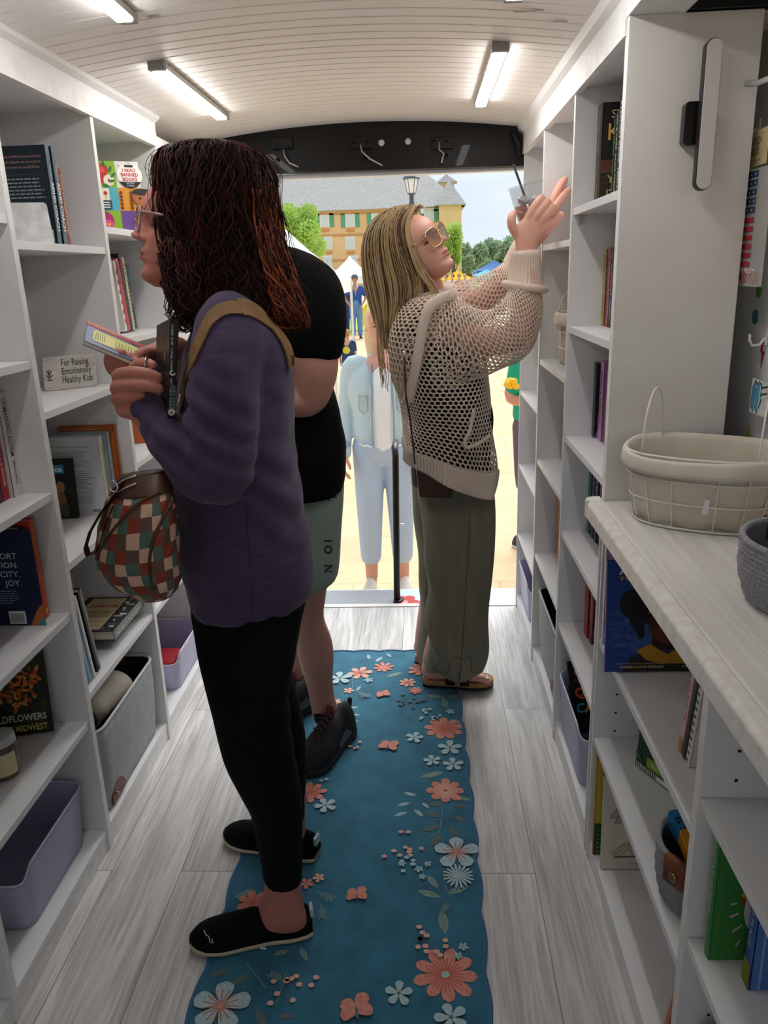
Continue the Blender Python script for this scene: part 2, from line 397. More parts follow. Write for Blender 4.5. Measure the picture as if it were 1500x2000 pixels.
bookcase('white open bookcase of the left wall nearest the front edge, mostly cropped', 'L', .69, 1.195, 1.895, [.39, .69, .99, 1.29, 1.59], BASE)
bookcase('white open bookcase on the left holding the wildflower guide and an empty lavender bin', 'L', 1.195, 1.70, 1.895, [.39, .69, .99, 1.29, 1.59], BASE)
bookcase('white open bookcase on the left holding the raising kids sign and a grey felt bin', 'L', 1.70, 2.215, 1.895, [.453, .805, 1.172, 1.54], BASE)
bookcase('white open bookcase on the left nearest the rear door holding a puzzle box', 'L', 2.215, 2.735, 1.895, [.45, .93, 1.292, 1.595], BASE)
bookcase('tall white bookcase on the right holding thrillers, beside the wall lamp panel', 'R', 1.70, 2.215, 1.895, [.41, .705, .99, 1.294, 1.595], BASE)
bookcase('tall white bookcase on the right with a cloth lined wire basket at mid height', 'R', 2.215, 2.735, 1.895, [.445, .80, 1.15, 1.52], BASE)
bookcase('tall white bookcase on the right beside the rear door opening', 'R', 2.735, 3.245, 1.895, [.35, .66, .97, 1.28, 1.58], BASE)
bookcase('low white bookcase under the counter holding the blue portrait picture book', 'R', 1.010, 1.682, .905, [.352, .618], .05, holes=True)
bookcase('low white bookcase under the counter holding the tall green picture book', 'R', .30, 1.010, .905, [.43, .69], .05, holes=True)
# tall end panel facing the camera above the counter
a = M(); a.box(XR, XBR, 1.683, 1.6995, .905, 1.895, mat('grey_white_panel', '#d8d6d3', .5, var='#d0cdc9', vscale=4, bump=.05, bscale=200)); a.box(XR - .002, XR, 1.683, 1.6995, .905, 1.895, edge)
solo('end_panel', a, 'tall plain off-white end panel standing on the counter behind the wire basket', 'panel', bevel=.0015)
a = M(); a.box(XR + .004, XBR + .01, 1.67, 1.70, 1.897, 1.925, blk); solo('black_strip', a, 'black strip above the tall plain end panel', 'strip')

# counter
topm = mat('white_wood_counter', '#e3e1dd', .5, var='#d0ccc6', vscale=6, bump=.35, bscale=60, stretch=(12, .35, 1))
wornm = mat('worn_counter_edge', '#ecebe9', .4, var='#dbd6cf', vscale=45, bump=.2, bscale=80)
t = thing('countertop', 'white wood counter with a thick rounded worn front edge above the low bookcases', 'counter', (.5, 1.0, .906))
a = M(); a.box(XR - .012, XW - .001, -.2, 1.682, CT - .042, CT, topm)
part('board', a, t, bevel=.004)
a = M(); pr = [(XR - .040, CT - .036), (XR - .036, CT - .043), (XR - .012, CT - .043), (XR - .012, CT + .001), (XR - .031, CT + .001), (XR - .040, CT - .006)]
a.prism([(x_, z_) for x_, z_ in pr], 1, -.2, 1.682, wornm, smooth=False); part('edge_moulding', a, t, bevel=.003)
a = M(); a.prism([(XR - .040, 1.683), (XR - .040, 1.70), (XR - .034, 1.715), (XR - .020, 1.722), (XR - .003, 1.722), (XR - .003, 1.683)], 2, CT - .042, CT, wornm); part('end_nosing', a, t, bevel=.003)

# ------------------------------------------------------------------ LED bars on the ceiling
alu = mat('brushed_aluminium', '#b8b6b2', .4, .85); capm = mat('grey_end_cap', '#8d8b89', .6)
glow = mat('lit_diffuser', '#ffffff', .5, emit='#fffdfa', estr=LAMP)
def led(label, x, y0, y1, sl=0):
    t = thing('ceiling_light', label, 'ceiling light', (x, (y0 + y1) / 2, zc(x) - .02), group=None)
    z1 = zc(x) - .001; z0 = z1 - .016; hw = .020
    a = M(); a.box(x - hw, x + hw, y0, y1, z0 + .002, z1, alu); part('housing', a, t, bevel=.002)
    a = M(); a.box(x - hw + .004, x + hw - .004, y0 + .018, y1 - .03, z0 - .005, z0 + .003, glow); part('diffuser', a, t, bevel=.001)
    a = M(); a.box(x - hw - .001, x + hw + .001, y0 - .002, y0 + .016, z0 - .004, z1, capm); part('end_cap', a, t)
    a = M(); a.box(x - hw + .002, x + hw - .002, y1 - .03, y1, z0 - .001, z1 - .002, capm); a.ball((x, y1 - .014, z0), (.006, .006, .003), capm); part('motion_sensor', a, t)
led('slim lit LED bar on the ceiling, left side near the rear door', -.655, 2.17, 2.875)
led('slim lit LED bar on the ceiling, right side near the rear door', .205, 2.17, 2.875)
led('slim lit LED bar cut by the top edge of the photo on the left', -.60, 1.13, 1.835)
led('slim lit LED bar of which only the end shows at top right', .195, 1.13, 1.825)
# ------------------------------------------------------------------ fused organic surfaces
def fuse(name, m, parent, voxel=.006, smooth=4, material=None, disp=None, colour=None, sub=0, label=None, cutz=None):
    me = m.mesh('tmp'); fixn(me); o = bpy.data.objects.new('tmp', me); COL.objects.link(o)
    r = o.modifiers.new('r', 'REMESH'); r.mode = 'VOXEL'; r.voxel_size = voxel; r.use_smooth_shade = True
    if smooth: s_ = o.modifiers.new('s', 'SMOOTH'); s_.factor = .5; s_.iterations = smooth
    dg = bpy.context.evaluated_depsgraph_get(); nm = bpy.data.meshes.new_from_object(o.evaluated_get(dg)); bpy.data.objects.remove(o)
    nm.name = name; n = len(nm.vertices)
    co = np.empty(n * 3); nm.vertices.foreach_get('co', co); co = co.reshape(n, 3)
    if disp:
        no = np.empty(n * 3); nm.vertices.foreach_get('normal', no); no = no.reshape(n, 3)
        d = np.array([disp(Vector(c), Vector(q)) for c, q in zip(co, no)]); co = co + no * d[:, None]
    if colour:
        ca = nm.color_attributes.new('Col', 'FLOAT_COLOR', 'POINT'); cc = np.ones((n, 4), np.float32)
        for i in range(n): cc[i, :3] = colour(Vector(co[i]))
        ca.data.foreach_set('color', cc.reshape(-1))
    inv = np.array(_LOC[parent.name]); co = co @ inv[:3, :3].T + inv[:3, 3]
    nm.vertices.foreach_set('co', co.reshape(-1).astype(np.float32)); nm.materials.clear(); nm.materials.append(material)
    nm.polygons.foreach_set('use_smooth', [True] * len(nm.polygons)); nm.polygons.foreach_set('material_index', [0] * len(nm.polygons)); nm.update()
    ob_ = bpy.data.objects.new(name, nm); COL.objects.link(ob_); ob_.parent = parent; _LOC[ob_.name] = _LOC[parent.name]
    if label: ob_['label'] = label
    return ob_
def nz3(p, s, sz=(1, 1, 1)): return noise.noise(Vector((p.x * s * sz[0], p.y * s * sz[1], p.z * s * sz[2])))
def cat_(P, t):                                   # Catmull-Rom through list of tuples/vectors at parameter t in [0,1]
    n = len(P) - 1; x = min(max(t, 0), 1) * n; i = min(int(x), n - 1); f_ = x - i
    p0 = P[max(i - 1, 0)]; p1 = P[i]; p2 = P[i + 1]; p3 = P[min(i + 2, n)]
    return tuple(.5 * (2 * b + (c - a) * f_ + (2 * a - 5 * b + 4 * c - d) * f_ ** 2 + (3 * b - a - 3 * c + d) * f_ ** 3) for a, b, c, d in zip(p0, p1, p2, p3))
class Sil:
    """lofted volume from outline pairs: rows (lx, ly, rx, ry, Y, b) - left and right outline in the photograph's frame at depth Y, half depth b"""
    def __init__(s, rows, pw=2.2):
        s.R = []; s.pw = pw
        for r in rows:
            lx, ly, rx, ry, Y, b = r[:6]; dy = r[6] if len(r) > 6 else 0
            L_ = W(lx, ly, Y + dy); R_ = W(rx, ry, Y - dy); s.R.append(tuple((L_ + R_) / 2) + tuple((R_ - L_) / 2) + (b,))
    def __call__(s, u, v, k=0.0):
        r = cat_(s.R, v); c = Vector(r[:3]); e1 = Vector(r[3:6]); b = r[6]; a = u * 2 * math.pi
        L_ = e1.length; e1n = e1 / max(L_, 1e-6); e2 = Vector((c.x, c.y, 0)).normalized()
        cq, sq = math.cos(a), math.sin(a); p = 2 / s.pw
        return c + e1n * ((L_ + k) * math.copysign(abs(cq) ** p, cq)) + e2 * ((b + k) * math.copysign(abs(sq) ** p, sq))
    def put(s, m, mt, nu=32, nv=None, cap=True, k=0.0, v0=0, v1=1, fn=None):
        nv = nv or 4 * (len(s.R) - 1)
        rs = []
        for j in range(nv + 1):
            v = v0 + (v1 - v0) * j / nv; row = []
            for i in range(nu):
                q = s(i / nu, v, k)
                if fn: q = q + fn(i / nu, v, q)
                row.append(q)
            rs.append(row)
        m.rings(rs, mt, cap=cap); return s
def limb(m, pts, rad, mt, n=18, sub=6):
    """smooth tapered limb through joints"""
    P = [tuple(p) + (r,) for p, r in zip(pts, rad)]; N = (len(P) - 1) * sub
    q = [cat_(P, i / N) for i in range(N + 1)]
    m.capsule([Vector(x[:3]) for x in q], [max(x[3], .001) for x in q], mt, n)
def ipl(tab, t):
    for i in range(len(tab) - 1):
        if t <= tab[i + 1][0]:
            a, b = tab[i], tab[i + 1]; f_ = (t - a[0]) / (b[0] - a[0]); f_ = max(0, min(1, f_)); return a[1] + (b[1] - a[1]) * f_
    return tab[-1][1]
def sm3(tab, t): return (ipl(tab, t - .02) + 2 * ipl(tab, t) + ipl(tab, t + .02)) / 4
_F = [(0, .060), (.03, .082), (.08, .092), (.13, .090), (.17, .084), (.215, .090), (.25, .089), (.28, .092), (.33, .087), (.38, .086), (.48, .082), (.54, .086), (.60, .093), (.68, .094), (.78, .086), (.87, .068), (.94, .043), (.985, .015), (1, .0)]
_B = [(0, .030), (.05, .010), (.12, -.012), (.20, -.032), (.28, -.058), (.38, -.080), (.5, -.095), (.62, -.102), (.72, -.100), (.82, -.088), (.9, -.066), (.96, -.038), (1, -.0)]
_Wd = [(0, .012), (.03, .022), (.08, .034), (.16, .046), (.25, .057), (.35, .065), (.45, .070), (.55, .074), (.66, .076), (.76, .072), (.86, .058), (.93, .040), (.98, .018), (1, .001)]
_N = [(.335, 0), (.355, .006), (.375, .021), (.395, .027), (.42, .025), (.455, .019), (.49, .013), (.53, .008), (.57, .004), (.62, 0)]
def head(m, mtx, mt, h=.225, nose=1.0, lips=1.0, fem=1.0):
    """face looks along local +X, z up, chin at z=0"""
    nv, nu = 110, 96; rs = []
    for j in range(nv + 1):
        t = j / nv * .999 + .0005; F, B, w_ = sm3(_F, t), sm3(_B, t), sm3(_Wd, t); mid = (F + B) / 2; hl = (F - B) / 2; row = []
        for i in range(nu):
            a = 2 * math.pi * i / nu; c_, s_ = math.cos(a), math.sin(a)
            x = mid + hl * c_; y_ = w_ * math.copysign(abs(s_) ** .92, s_)
            if c_ > 0:
                fr = c_ ** .5
                nw = .0085 + .0055 * math.exp(-((t - .375) / .03) ** 2)
                x += nose * ipl(_N, t) * math.exp(-(y_ / nw) ** 2) * fr
                for sg in (1, -1):
                    x -= .0105 * math.exp(-((y_ - sg * .032) / .017) ** 2 - ((t - .495) / .042) ** 2) * fr
                    x += .0060 * math.exp(-((y_ - sg * .031) / .013) ** 2 - ((t - .490) / .022) ** 2) * fr
                    x += .0035 * math.exp(-((y_ - sg * .034) / .02) ** 2 - ((t - .565) / .022) ** 2) * fr
                    x += .0045 * math.exp(-((y_ - sg * .043) / .018) ** 2 - ((t - .38) / .07) ** 2) * fr
                    x -= .003 * math.exp(-((y_ - sg * .018) / .006) ** 2 - ((t - .36) / .03) ** 2) * fr
                lw = math.exp(-(y_ / .021) ** 4)
                x += lips * .0050 * lw * math.exp(-((t - .272) / .016) ** 2) * fr + lips * .0058 * lw * math.exp(-((t - .222) / .019) ** 2) * fr
                x -= .0050 * lw * math.exp(-((t - .248) / .006) ** 2) * fr
            row.append(mtx @ Vector((x, y_, t * h)))
        rs.append(row)
    m.rings(rs, mt)
    for sg in (1, -1):
        e = M(); e.ball((0, 0, 0), (.017, .007, .031), mt, 14, 10); e.T(mtx @ TR2(-.012, sg * .073, h * .47) @ Matrix.Rotation(R(-12), 4, 'Y') @ Matrix.Rotation(R(sg * 18), 4, 'Z')); m.merge(e)
def TR2(x, y, z): return Matrix.Translation((x, y, z))
def head_frame(chin, fwd, side, ):
    """matrix with chin origin, +X forward, +Y left side"""
    f_ = Vector(fwd).normalized(); s_ = Vector(side); s_ = (s_ - f_ * s_.dot(f_)).normalized(); u = f_.cross(s_)
    if u.z < 0: s_ = -s_; u = f_.cross(s_)
    m_ = Matrix((f_, s_, u)).transposed().to_4x4(); m_.translation = Vector(chin); return m_
def face_colour(mtx, skin, h=.225, lip='#a0524c', brow='#5a4030', extra=None):
    inv = mtx.inverted(); sk = np.array(lin(skin)[:3]); lp = np.array(lin(lip)[:3]); bw = np.array(lin(brow)[:3]); rd = np.array(lin('#c07a6a')[:3])
    def f(p):
        q = inv @ p; t = q.z / h; c = sk
        if q.x > .03 and 0 < t < 1:
            k = math.exp(-(abs(q.y) / .0215) ** 6) * (1 if abs(t - .247) < .045 - .6 * abs(q.y) else 0)
            if k > .05 and q.x > .06: c = sk + (lp - sk) * min(1, k)
            for sg in (1, -1):
                e = ((q.y - sg * (.033)) / .019) ** 2 + ((t - .585 + .3 * abs(q.y - sg * .028) ** 1.0) / .013) ** 2
                if e < 1.2: c = c + (bw - c) * .75 * min(1, 2.4 - 2 * e)
                e = ((q.y - sg * .031) / .014) ** 2 + ((t - .49) / .022) ** 2
                if e < 1: c = np.array((.03, .02, .018)) if e < .35 else c * .55
                e = ((q.y - sg * .042) / .02) ** 2 + ((t - .38) / .08) ** 2
                c = c + (rd - c) * .18 * math.exp(-e)
            if abs(t - .247) < .006 and abs(q.y) < .019 and q.x > .06: c = c * .35
        if extra: c = extra(p, c)
        return c
    return f
def hand(m, wrist, palm_dir, palm_nrm, curls, mt, s=1.0, thumb=None, spread=.10, fl=None, side=1):
    """palm plus five fingers; palm_dir from wrist to knuckles, palm_nrm out of the palm; curls: 4 tuples of joint bends in degrees"""
    d = Vector(palm_dir).normalized(); n = Vector(palm_nrm); n = (n - d * n.dot(d)).normalized(); t = d.cross(n) * side; w_ = Vector(wrist)
    L = .088 * s
    rs = []
    for f_, hw, th in ((-.12, .024, .017), (.1, .030, .016), (.4, .037, .014), (.75, .040, .0125), (1.0, .039, .011)):
        c = w_ + d * (L * f_); rs.append([c + t * (hw * s * math.cos(a)) + n * (th * s * math.sin(a)) for a in [2 * math.pi * i / 18 for i in range(18)]])
    m.rings(rs, mt)
    fl = fl or [.072, .080, .075, .058]
    for i in range(4):
        k = (1.5 - i) / 1.5; base = w_ + d * (L * (.97 - .04 * abs(i - 1.2))) + t * (.029 * s * k); dd = (d + t * spread * k).normalized(); P = [base - dd * .012, base]; p = base; ang = 0
        for q, seg in zip(curls[i], (.45, .31, .24)):
            ang += R(q); v = dd * math.cos(ang) + n * math.sin(ang); p = p + v * (fl[i] * s * seg); P.append(p)
        r0 = (.0092, .0094, .009, .0078)[i] * s; limb(m, P, [r0, r0, r0 * .95, r0 * .86, r0 * .74], mt, 12, 4)
    if thumb:
        b = w_ + d * (L * .22) + t * (.026 * s); a1 = (d * thumb[0] + t * thumb[1] + n * thumb[2]).normalized(); a2 = (d * thumb[3] + t * thumb[4] + n * thumb[5]).normalized()
        P = [b, b + a1 * .040 * s, b + a1 * .040 * s + (a1 + a2).normalized() * .032 * s, b + a1 * .040 * s + (a1 + a2).normalized() * .032 * s + a2 * .026 * s]
        limb(m, P, [.0155 * s, .0120 * s, .0105 * s, .0085 * s], mt, 12, 4)
def skinm(name, c): return mat(name, c, .5, attr='Col', bump=.05, bscale=400, sss=.06)
def slipper(m_up, m_sole, heel, toe, w_, hh, mu, ms, T_sole=.022, open_=(.05, .48)):
    """closed low shoe along heel->toe on the ground"""
    heel = Vector(heel); toe = Vector(toe); d = (toe - heel); L = d.length; d.normalize(); s_ = Vector((-d.y, d.x, 0)); g = heel.z
    wd = [(0, .45), (.04, .62), (.15, .74), (.35, .72), (.55, .86), (.72, 1.0), (.86, .92), (.95, .66), (1, .25)]
    ht = [(0, .55), (.04, .95), (.15, 1.0), (.30, .86), (.48, 1.02), (.60, .86), (.75, .66), (.88, .52), (.96, .36), (1, .15)]
    rs = []; rs2 = []
    for j in range(31):
        f_ = j / 30; c = heel + d * (L * f_); ww = sm3(wd, f_) * w_ / 2; h_ = sm3(ht, f_) * hh; row = []
        for i in range(20):
            a = math.pi * 2 * i / 20; ca, sa = math.cos(a), math.sin(a)
            z = T_sole * .8 + (h_ * max(0, sa) ** .8 if sa > 0 else sa * T_sole * .3); row.append(c + s_ * (ww * ca * (1 - .25 * max(0, sa) ** 2)) + Vector((0, 0, z)))
        rs.append(row)
        row = []
        for i in range(16):
            a = math.pi * 2 * i / 16; ca, sa = math.cos(a), math.sin(a); row.append(c + s_ * ((ww + .003) * math.copysign(abs(ca) ** .5, ca)) + Vector((0, 0, T_sole / 2 + T_sole / 2 * math.copysign(abs(sa) ** .6, sa) + .008 * max(0, f_ - .8) * 5 * .3)))
        rs2.append(row)
    m_up.rings(rs, mu); m_sole.rings(rs2, ms)

def figure(label, x, y, g, H, face, skin, hair, top, bottom, shoe='#3a3a3c', armpose='down', cap=None, long_hair=False, shorts=False, jacket=None, vox=.012, group=None):
    """a person seen far off: body (one surface), hair, shirt, trousers, shoes; face = heading in degrees (0 looks towards the camera, -Y)"""
    T_ = thing('person', label, 'person', (x, y, g)); k = H / 1.75; Rm = TR2(x, y, g) @ Matrix.Rotation(R(face - 90), 4, 'Z') @ Matrix.Scale(k, 4)   # local +X forward
    P = lambda a, b, c: Rm @ Vector((a, b, c)); sk = skinm('skin_' + skin.lstrip('#'), skin); b = M()
    hm = Rm @ TR2(.01, 0, 1.525); head(b, hm, sk)
    limb(b, [P(-.01, 0, 1.40), P(0, 0, 1.56)], [.055 * k, .052 * k], sk)
    limb(b, [P(0, 0, .92), P(0, 0, 1.1), P(0, 0, 1.38)], [.12 * k, .11 * k, .12 * k], sk)
    arms = []
    for s_ in (1, -1):
        if armpose == 'down': A_ = [P(0, .17 * s_, 1.40), P(-.03, .215 * s_, 1.14), P(.06, .235 * s_, .90)]
        elif armpose == 'hips': A_ = [P(0, .18 * s_, 1.40), P(-.04, .29 * s_, 1.16), P(.10, .20 * s_, .98)]
        else: A_ = [P(0, .18 * s_, 1.40), P(.0, .25 * s_, 1.14), P(.24, .14 * s_, 1.16)]
        arms.append(A_); limb(b, A_, [.045 * k, .038 * k, .027 * k], sk)
        d = (A_[2] - A_[1]).normalized(); hand(b, A_[2], d, Rm.to_3x3() @ Vector((0, -s_, 0)), [(15, 25, 15)] * 4, sk, k, thumb=(.6, .5, .4, 1, .1, .4), side=-s_)
        limb(b, [P(0, .09 * s_, .92), P(.01, .095 * s_, .5), P(0, .10 * s_, .08)], [.085 * k, .055 * k, .038 * k], sk)
        limb(b, [P(-.03, .10 * s_, .05), P(.10, .11 * s_, .035)], [.035 * k, .028 * k], sk)
    fuse('body', b, T_, vox * .75, 2, sk, colour=face_colour(hm, skin, h=.225))
    fab = lambda c: mat('cloth_' + c.lstrip('#'), c, .85, bump=.2, bscale=60)
    t = M(); tm = fab(top)
    for s_ in (1, -1): limb(t, [P(0, .055 * s_, 1.0), P(0, .055 * s_, 1.15), P(0, .075 * s_, 1.32), P(0, .03 * s_, 1.43)], [.125 * k, .122 * k, .125 * k, .06 * k], tm)
    for s_, A_ in zip((1, -1), arms):
        e = A_[0].lerp(A_[1], .75) if not jacket else A_[2]; L_ = [A_[0], e] if not jacket else [A_[0], A_[1], A_[2]]
        limb(t, [P(0, .10 * s_, 1.38)] + L_, [.07 * k, .060 * k] + ([.055 * k] if not jacket else [.048 * k, .040 * k]), tm)
    fuse('shirt', t, T_, vox, 3, tm)
    u = M(); um = fab(bottom); zb = .5 if shorts else (.22 if jacket else .13)
    limb(u, [P(0, 0, 1.0), P(0, 0, .93)], [.15 * k, .15 * k], um)
    for s_ in (1, -1): limb(u, [P(0, .085 * s_, .93), P(.01, .095 * s_, .6), P(0, .10 * s_, zb)], [.105 * k, .085 * k, .065 * k], um)
    fuse('trousers', u, T_, vox, 3, um)
    hb = M(); hmn = mat('hair_' + hair.lstrip('#'), hair, .6, bump=.5, bscale=80)
    hb.ball(Rm @ Vector((-.015, 0, 1.665)), (.105 * k, .09 * k, .098 * k), hmn, ax=Rm.to_3x3().normalized())
    if long_hair: limb(hb, [P(-.06, 0, 1.68), P(-.08, 0, 1.55), P(-.09, 0, 1.36)], [.08 * k, .09 * k, .06 * k], hmn)
    part('hair', hb, T_)
    if cap:
        c_ = M(); cm_ = fab(cap); c_.ball(Rm @ Vector((-.0, 0, 1.70)), (.112 * k, .096 * k, .085 * k), cm_, ax=Rm.to_3x3().normalized()); c_.ball(Rm @ Vector((.12, 0, 1.685)), (.06 * k, .06 * k, .008 * k), cm_, ax=Rm.to_3x3().normalized()); part('cap', c_, T_)
    for s_ in (1, -1):
        up_, so_ = M(), M(); slipper(up_, so_, P(-.09, .10 * s_, .0), P(.19, .12 * s_, .0), .095 * k, .075 * k, fab(shoe), fab('#d9d5cc')); sh = part('shoe', up_, T_); part('sole', so_, sh)
    return T_, P, k
# ------------------------------------------------------------------ floral runner rug
RZH = .0075
rugm = mat('teal_rug_pile', '#23617a', .95, var='#2f7690', vscale=14, bump=.9, bscale=260, sheen=.2)
T = thing('runner_rug', 'teal runner rug with coral and white flowers and a scalloped edge along the aisle', 'rug', (-.19, 1.88, 0))
a = M(); L_, R_ = [], []
Y0, Y1 = .965, 2.80
for i in range(121):
    y_ = Y0 + (Y1 - Y0) * i / 120; w_ = .0095 * abs(math.sin(math.pi * y_ / .165)) ; L_.append((-.494 - w_ + .004 * math.sin(5 * y_), y_)); R_.append((.108 + w_ + .004 * math.sin(4 * y_ + 1), y_))
top_ = [(-.494 + .602 * i / 30, Y1 + .008 * abs(math.sin(math.pi * i / 5))) for i in range(1, 30)]
outl = R_ + top_[::-1] + L_[::-1]; N = len(outl)
vs = [(x, y_, .001) for x, y_ in outl] + [(x, y_, RZH) for x, y_ in outl]
a.add(vs, [(i, (i + 1) % N, N + (i + 1) % N, N + i) for i in range(N)], rugm)
for i in range(120): a.add([(L_[i][0], L_[i][1], RZH), (R_[i][0], R_[i][1], RZH), (R_[i + 1][0], R_[i + 1][1], RZH), (L_[i + 1][0], L_[i + 1][1], RZH)], [(0, 1, 2, 3)], rugm)
a.add([(L_[120][0], L_[120][1], RZH), (R_[120][0], R_[120][1], RZH)] + [(x, y_, RZH) for x, y_ in top_[::-1]], [tuple(range(2 + len(top_)))], rugm)
k = Ink(a, (0, 0, RZH), (1, 0, 0), (0, 1, 0), lift=.0003, step=.00001)
def pil(c, v=None): return mat('pile_' + c.lstrip('#'), c, .95, bump=.7, bscale=260, var=v, vscale=90)
COR, CORD, WHT, GRN, BRN, PNK = pil('#d9988a', '#cd7f6e'), pil('#bd6a5c'), pil('#b4cdd2', '#9fbcc4'), pil('#8aa39b', '#77918a'), pil('#5c6f72', '#6f7672'), pil('#e0b0a0')
rr = random.Random(5)
def ctr(px, py, r): p = WZ(px, py, RZH); q = WZ(px + r, py, RZH); return p.x, p.y, q.x - p.x
def petal(cx, cy, a_, r0, r1, w_, c):
    pts = []
    for t_ in range(9): f_ = t_ / 8; pts.append((r0 + (r1 - r0) * f_, 1.45 * w_ * (f_ + .06) ** .8 * math.sqrt(max(0, 1.02 - f_ ** 4))))
    pts = pts + [(x, -y_) for x, y_ in pts[::-1]]; ca, sa = math.cos(a_), math.sin(a_); k.poly([(cx + x * ca - y_ * sa, cy + x * sa + y_ * ca) for x, y_ in pts], c)
def flower(px, py, r, n, c, cc, vein=None, ww=1.0, ph=0):
    x, y_, r_ = ctr(px, py, r)
    for i in range(n): petal(x, y_, ph + 2 * math.pi * i / n, r_ * .06, r_ * rr.uniform(.92, 1.05), r_ * 1.35 / n * ww, c)
    if vein:
        for i in range(n * 3):
            q = ph + 2 * math.pi * i / (n * 3) + .1; k.line(x + r_ * .12 * math.cos(q), y_ + r_ * .12 * math.sin(q), x + r_ * .62 * math.cos(q), y_ + r_ * .62 * math.sin(q), .0018 * r_ / .04, vein)
    k.oval(x, y_, r_ * .13, r_ * .13, cc, 10)
def leaf(px, py, l, ang, c, wd=.32, vein=True):
    x, y_, r_ = ctr(px, py, l); q = R(ang); ca, sa = math.cos(q), math.sin(q)
    pts = [(r_ * (f_ - .5) * 2, r_ * 2 * wd * math.sin(math.pi * f_) ** .8 * .5) for f_ in [i / 10 for i in range(11)]]; pts += [(a_, -b_) for a_, b_ in pts[::-1]]
    k.poly([(x + a_ * ca - b_ * sa, y_ + a_ * sa + b_ * ca) for a_, b_ in pts], c)
    if vein: k.line(x - r_ * .8 * ca, y_ - r_ * .8 * sa, x + r_ * .8 * ca, y_ + r_ * .8 * sa, .0012, BRN)
def dots(px, py, sp, n, c):
    x, y_, r_ = ctr(px, py, sp)
    for i in range(n): k.oval(x + rr.uniform(-1, 1) * r_, y_ + rr.uniform(-1, 1) * r_, .006 + .002 * rr.random(), .006, c, 8); k.l -= k.st
def sprig(px, py, l, ang, c):
    x, y_, r_ = ctr(px, py, l); q = R(ang)
    k.line(x, y_, x + r_ * math.cos(q), y_ + r_ * math.sin(q), .0016, c)
    for i in range(6):
        f_ = .25 + i * .13; bx, by = x + r_ * f_ * math.cos(q), y_ + r_ * f_ * math.sin(q)
        for s_ in (1, -1): k.line(bx, by, bx + r_ * .32 * math.cos(q + s_ * .8), by + r_ * .32 * math.sin(q + s_ * .8), .0016, c)
def bfly(px, py, r, ang):
    x, y_, r_ = ctr(px, py, r)
    for a0, l in ((35, 1), (100, .85), (-20, .7), (150, .7)): petal(x, y_, R(ang + a0), 0, r_ * l, r_ * .30, COR)
    k.oval(x, y_, r_ * .08, r_ * .3, BRN, 8, rot=ang - 30)
stem = pil('#7f9a98')
for p in [((868, 1560), (858, 1625)), ((858, 1625), (832, 1640)), ((866, 1700), (872, 1740)), ((560, 1900), (540, 1960)), ((700, 1285), (800, 1290)), ((690, 1300), (688, 1345)), ((480, 1880), (520, 1930))]:
    (x0, y0_), (x1, y1_) = p; u, v = WZ(x0, y0_, RZH), WZ(x1, y1_, RZH); k.line(u.x, u.y, v.x, v.y, .002, stem)
for px, py, l, an in [(866, 1800, 30, -85), (838, 1746, 24, 160), (895, 1738, 24, 25), (845, 1722, 20, 120), (888, 1718, 18, 70), (868, 1372, 20, -80), (850, 1360, 18, 170), (890, 1360, 18, 10), (844, 1513, 24, 20), (801, 1551, 13, -20), (788, 1571, 13, 20), (831, 1573, 11, -50), (783, 1590, 14, 25), (818, 1588, 14, -50), (690, 1382, 10, 10), (694, 1396, 10, -10), (690, 1410, 11, 20), (675, 1372, 9, 40), (593, 1863, 18, -60), (549, 1861, 16, 20), (480, 1745, 22, 30), (740, 1288, 12, 60), (720, 1283, 10, 100), (760, 1280, 9, 120), (770, 1318, 18, 30), (895, 1410, 16, -30), (700, 1345, 10, 70), (500, 1800, 20, 50), (905, 1560, 16, -20)]: leaf(px, py, l, an, GRN if l > 15 else WHT)
for px, py, l, an in [(852, 1571, 17, 10), (898, 1575, 14, -5), (848, 1592, 17, 160), (898, 1600, 16, -40), (842, 1618, 20, 20), (888, 1625, 18, -55), (852, 1642, 20, 55), (470, 1915, 20, 30), (510, 1990, 24, -60), (560, 1985, 16, 0), (430, 1900, 18, 20)]: leaf(px, py, l, an, BRN, .36)
for a_ in [(870, 1904, 62, 9, COR, WHT, CORD, 1.35), (868, 1423, 40, 9, COR, CORD, CORD, 1.3), (870, 1545, 38, 8, COR, CORD, PNK, 1.35), (703, 1315, 24, 6, PNK, CORD, CORD, 1.1), (749, 1304, 20, 8, COR, CORD, None, 1.1), (796, 1334, 17, 7, PNK, CORD, CORD, 1.1), (822, 1309, 26, 8, COR, CORD, None, 1.2), (681, 1350, 11, 5, PNK, CORD, None, 1.1), (606, 1549, 32, 8, COR, CORD, CORD, 1.2), (623, 1716, 12, 5, PNK, CORD, None, 1.1), (599, 1727, 14, 5, COR, CORD, None, 1.1), (493, 1765, 32, 7, COR, CORD, CORD, 1.2), (812, 1350, 14, 7, COR, CORD, None, 1.2), (655, 1372, 12, 6, PNK, CORD, None, 1.2)]: flower(a_[0], a_[1], a_[2], a_[3], a_[4], a_[5], a_[6], a_[7], rr.random())
for px, py, r in ((892, 1666, 44), (430, 1967, 58)): flower(px, py, r, 5, WHT, COR, CORD, 1.15, .3)
for px, py, r in ((879, 1462, 24), (844, 1487, 18), (885, 1495, 21), (810, 1442, 18), (636, 1575, 22), (779, 1943, 28), (881, 1990, 34), (664, 1326, 24), (720, 1330, 9), (905, 1852, 10), (895, 1870, 9), (818, 1700, 9), (835, 1690, 8), (785, 1690, 8), (825, 1715, 8), (880, 1392, 9)): flower(px, py, r, 5, WHT, BRN, None, 1.05, rr.random())
flower(895, 1713, 32, 18, WHT, PNK, None, 1.0, 0)
